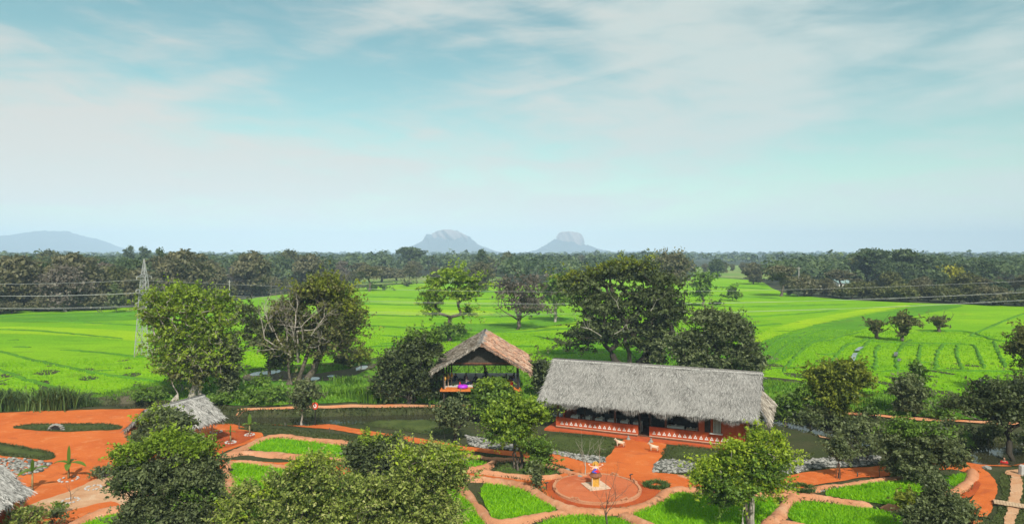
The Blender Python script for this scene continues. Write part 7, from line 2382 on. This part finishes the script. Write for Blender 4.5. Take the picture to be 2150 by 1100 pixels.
SINGLE = [
    ('brown_flat', 775, 612, 558, 'flat-topped brown tree alone at the far edge of the middle paddy', 1.0), ('brown_flat', 860, 598, 556, 'small flat-topped brown tree left of the umbrella tree', 0.9),
    ('brown_round', 1582, 597, 549, 'lone brown tree with a leaning trunk on the far right paddy', 1.0), ('forest_round', 1504, 584, 542, 'lone round green tree beyond the far right paddy', 0.9),
    ('brown_flat', 1640, 622, 557, 'flat-topped tree at the left end of the right wood', 1.2), ('dark_tall', 1012, 590, 524, 'tree with a small umbrella top above the middle forest', 0.9),
    ('dark_tall', 338, 625, 522, 'narrow dark tree rising behind the lattice tower', 0.55), ('grey_bare', 718, 598, 546, 'grey half-bare tree in front of the middle forest', 0.9),
    ('forest_flat', 862, 575, 518, 'tall flat-crowned tree on the skyline left of the dome-shaped hill', 1.1), ('forest_flat', 1830, 600, 521, 'tall flat-crowned tree on the skyline at right, left of a pair', 1.0),
    ('forest_flat', 1893, 600, 522, 'tall flat-crowned tree on the skyline at right, right of a pair', 0.9), ('yellow_round', 2000, 618, 560, 'yellow-green rounded tree in the right wood', 0.8),
    ('brown_round', 1010, 612, 548, 'brown tree behind the thin bare-branched tree', 1.0), ('dark_round', 610, 585, 521, 'dark round tree on the skyline above the half-bare tree', 0.9),
    ('dark_round', 1065, 575, 526, 'small dark tree on the skyline between the two hills', 0.6), ('dark_tall', 272, 585, 517, 'dark tree on the skyline left of a close pair', 0.7), ('dark_tall', 303, 585, 519, 'close dark tree on the skyline above the lattice tower', 0.9),
    ('dark_round', 105, 590, 521, 'round tree on the skyline beside the thin mast', 0.8), ('grey_bare', 150, 652, 598, 'grey bushy tree at the foot of the left forest', 0.9), ('brown_round', 390, 636, 520, 'big brown-green tree right of the lattice tower', 1.0),
    ('brown_round', 156, 648, 526, 'big brown-green tree left of the lattice tower', 1.0), ('brown_round', 40, 652, 532, 'big brown-green tree at the left picture edge', 1.05), ('brown_round', 530, 622, 524, 'big brown-green tree left of the half-bare tree top', 0.95), ('brown_round', 650, 606, 530, 'big brown-green tree behind the half-bare tree', 1.1),
]
for kind, px, py, top, lab, wd in SINGLE:
    far_tree(kind, px, py, top, lab, 'trees of the far woodland', wd)


ORD = ['first', 'second', 'third', 'fourth', 'fifth', 'sixth', 'seventh', 'eighth', 'ninth', 'tenth', 'eleventh', 'twelfth', 'thirteenth', 'fourteenth', 'fifteenth']


def band(n, x0, x1, line, top_lo, top_hi, kinds, place, group):
    count = {}
    for k in range(n):
        px = x0 + (x1 - x0) * (k + R.uniform(0.15, 0.85)) / n
        for (a, b), (c, d) in zip(line[:-1], line[1:]):
            if a <= px <= c:
                py = b + (d - b) * (px - a) / (c - a)
        kd = R.choice(kinds)
        top = R.uniform(top_lo, top_hi)
        if 'bush' in kd:
            top = py - R.uniform(22, 40)
        i = count[kd] = count.get(kd, -1) + 1
        far_tree(kd, px, py + R.uniform(-3, 2), top, '%s %s, %s from the left' % (TXT[kd], place, ORD[i]), group, R.uniform(0.85, 1.15))


LEFT = [(-90, 661), (250, 650), (340, 642), (480, 624), (560, 615), (700, 600), (860, 588), (1000, 580), (1200, 574)]
band(20, -80, 560, LEFT, 548, 590, ['brown_bush', 'dark_round', 'brown_round', 'green_bush', 'grey_bare', 'brown_bush'], 'in the front row of the left forest', 'front row of the left forest')
band(13, 330, 760, [(a, b - 1) for a, b in LEFT], 600, 620, ['brown_bush', 'green_bush'], 'at the grassy forest edge left of centre', 'scrub at the forest edge')
band(16, -70, 600, [(a, b - 16) for a, b in LEFT], 532, 556, ['brown_round', 'dark_round', 'brown_round', 'grey_bare', 'forest_round'], 'deep in the left forest', 'second row of the left forest')
band(20, -60, 900, [(a, b - 30) for a, b in LEFT], 530, 545, ['forest_round', 'brown_round', 'dark_round', 'forest_flat', 'forest_round'], 'far back in the left forest', 'back row of the left forest')
band(16, 680, 1240, LEFT, 540, 566, ['brown_bush', 'brown_flat', 'dark_round', 'green_bush', 'brown_round', 'forest_round'], 'along the far edge of the middle paddy', 'trees along the middle paddy')
band(12, 880, 1440, [(860, 574), (1160, 566), (1500, 560)], 532, 542, ['forest_round', 'dark_round', 'forest_flat', 'brown_round'], 'in the distance behind the middle paddy', 'distant middle trees')
RIGHT = [(1600, 616), (1700, 622), (1850, 630), (2150, 642), (2260, 646)]
band(26, 1650, 2230, RIGHT, 582, 606, ['brown_bush', 'green_bush', 'dark_round', 'brown_round', 'green_bush', 'dark_round'], 'in the front row of the right wood', 'front row of the right wood')
band(20, 1640, 2230, [(a, b - 12) for a, b in RIGHT], 566, 588, ['dark_round', 'brown_round', 'forest_round', 'brown_flat', 'dark_round'], 'deep in the right wood', 'second row of the right wood')
band(11, 1800, 2060, [(1600, 598), (2260, 604)], 530, 552, ['forest_round', 'forest_flat', 'dark_round'], 'in the tall group behind the right wood', 'tall group behind the right wood')
band(9, 1440, 1640, [(1400, 572), (1700, 570)], 546, 556, ['forest_round', 'dark_round', 'brown_round'], 'between the far right fields', 'trees between far fields')
band(8, 2040, 2220, [(1600, 590), (2260, 598)], 566, 578, ['brown_round', 'dark_round', 'forest_round'], 'at the back of the right wood', 'back of the right wood')

# the distant forest that reads as one mass
CLEAR = [[(1440, 556), (1660, 556), (1660, 590), (1440, 585)], [(690, 582), (1060, 577), (1060, 600), (690, 606)], [(1980, 553), (2150, 553), (2150, 564), (1980, 564)]]
CW = [[g2(*p) for p in c] for c in CLEAR]
FIELDW = [g2(*p) for p in FIELD]
rng = np.random.default_rng(77)
VS, TS = [], []
made = 0
while made < 3400:
    inv = rng.uniform(1 / 5200, 1 / 330)
    d = 1 / inv
    x = rng.uniform(-0.80, 0.80) * d
    if inside(FIELDW, np.array([x]), np.array([d]))[0] or any(inside(c, np.array([x]), np.array([d]))[0] for c in CW):
        continue
    rx = rng.uniform(4.5, 8.5) * (1 + 0.5 * (d > 1500))
    h = rng.uniform(6.5, 15) + (rng.random() < 0.05) * 4
    n = int(np.clip(26000 / d, 12, 56))
    L = max(1.1, 0.0030 * d)
    q = unit(n, rng)
    q[:, 2] = np.where(q[:, 2] < -0.2, -q[:, 2], q[:, 2])
    lump = 1 + 0.25 * np.sin(q[:, 0] * 4 + x) * np.sin(q[:, 1] * 4 + d)
    C = np.array([x, d, h * 0.56]) + q * np.array([rx, rx, h * 0.44]) * (rng.uniform(0.7, 1.0, n) * lump)[:, None]
    N = 0.7 * q + np.array([0, 0, 0.4]) + 0.5 * unit(n, rng)
    N /= np.linalg.norm(N, axis=1, keepdims=True)
    VS.append(leaf_quads(C, N, L * 1.5, rng, 0.8))
    TS.append(np.clip(rng.normal(0.38, 0.32) + rng.normal(0, .08, n), 0, 1))
    made += 1
V = np.concatenate(VS)
LEAVES += len(V) // 4
tag(mobj('distant_forest', np_mesh('distant_forest', V, np.arange(len(V)).reshape(-1, 4), MT['l_forest'], np.concatenate(TS))), 'hazy mass of distant forest reaching to the horizon', 'forest', kind='stuff')
print('LEAVES', LEAVES)
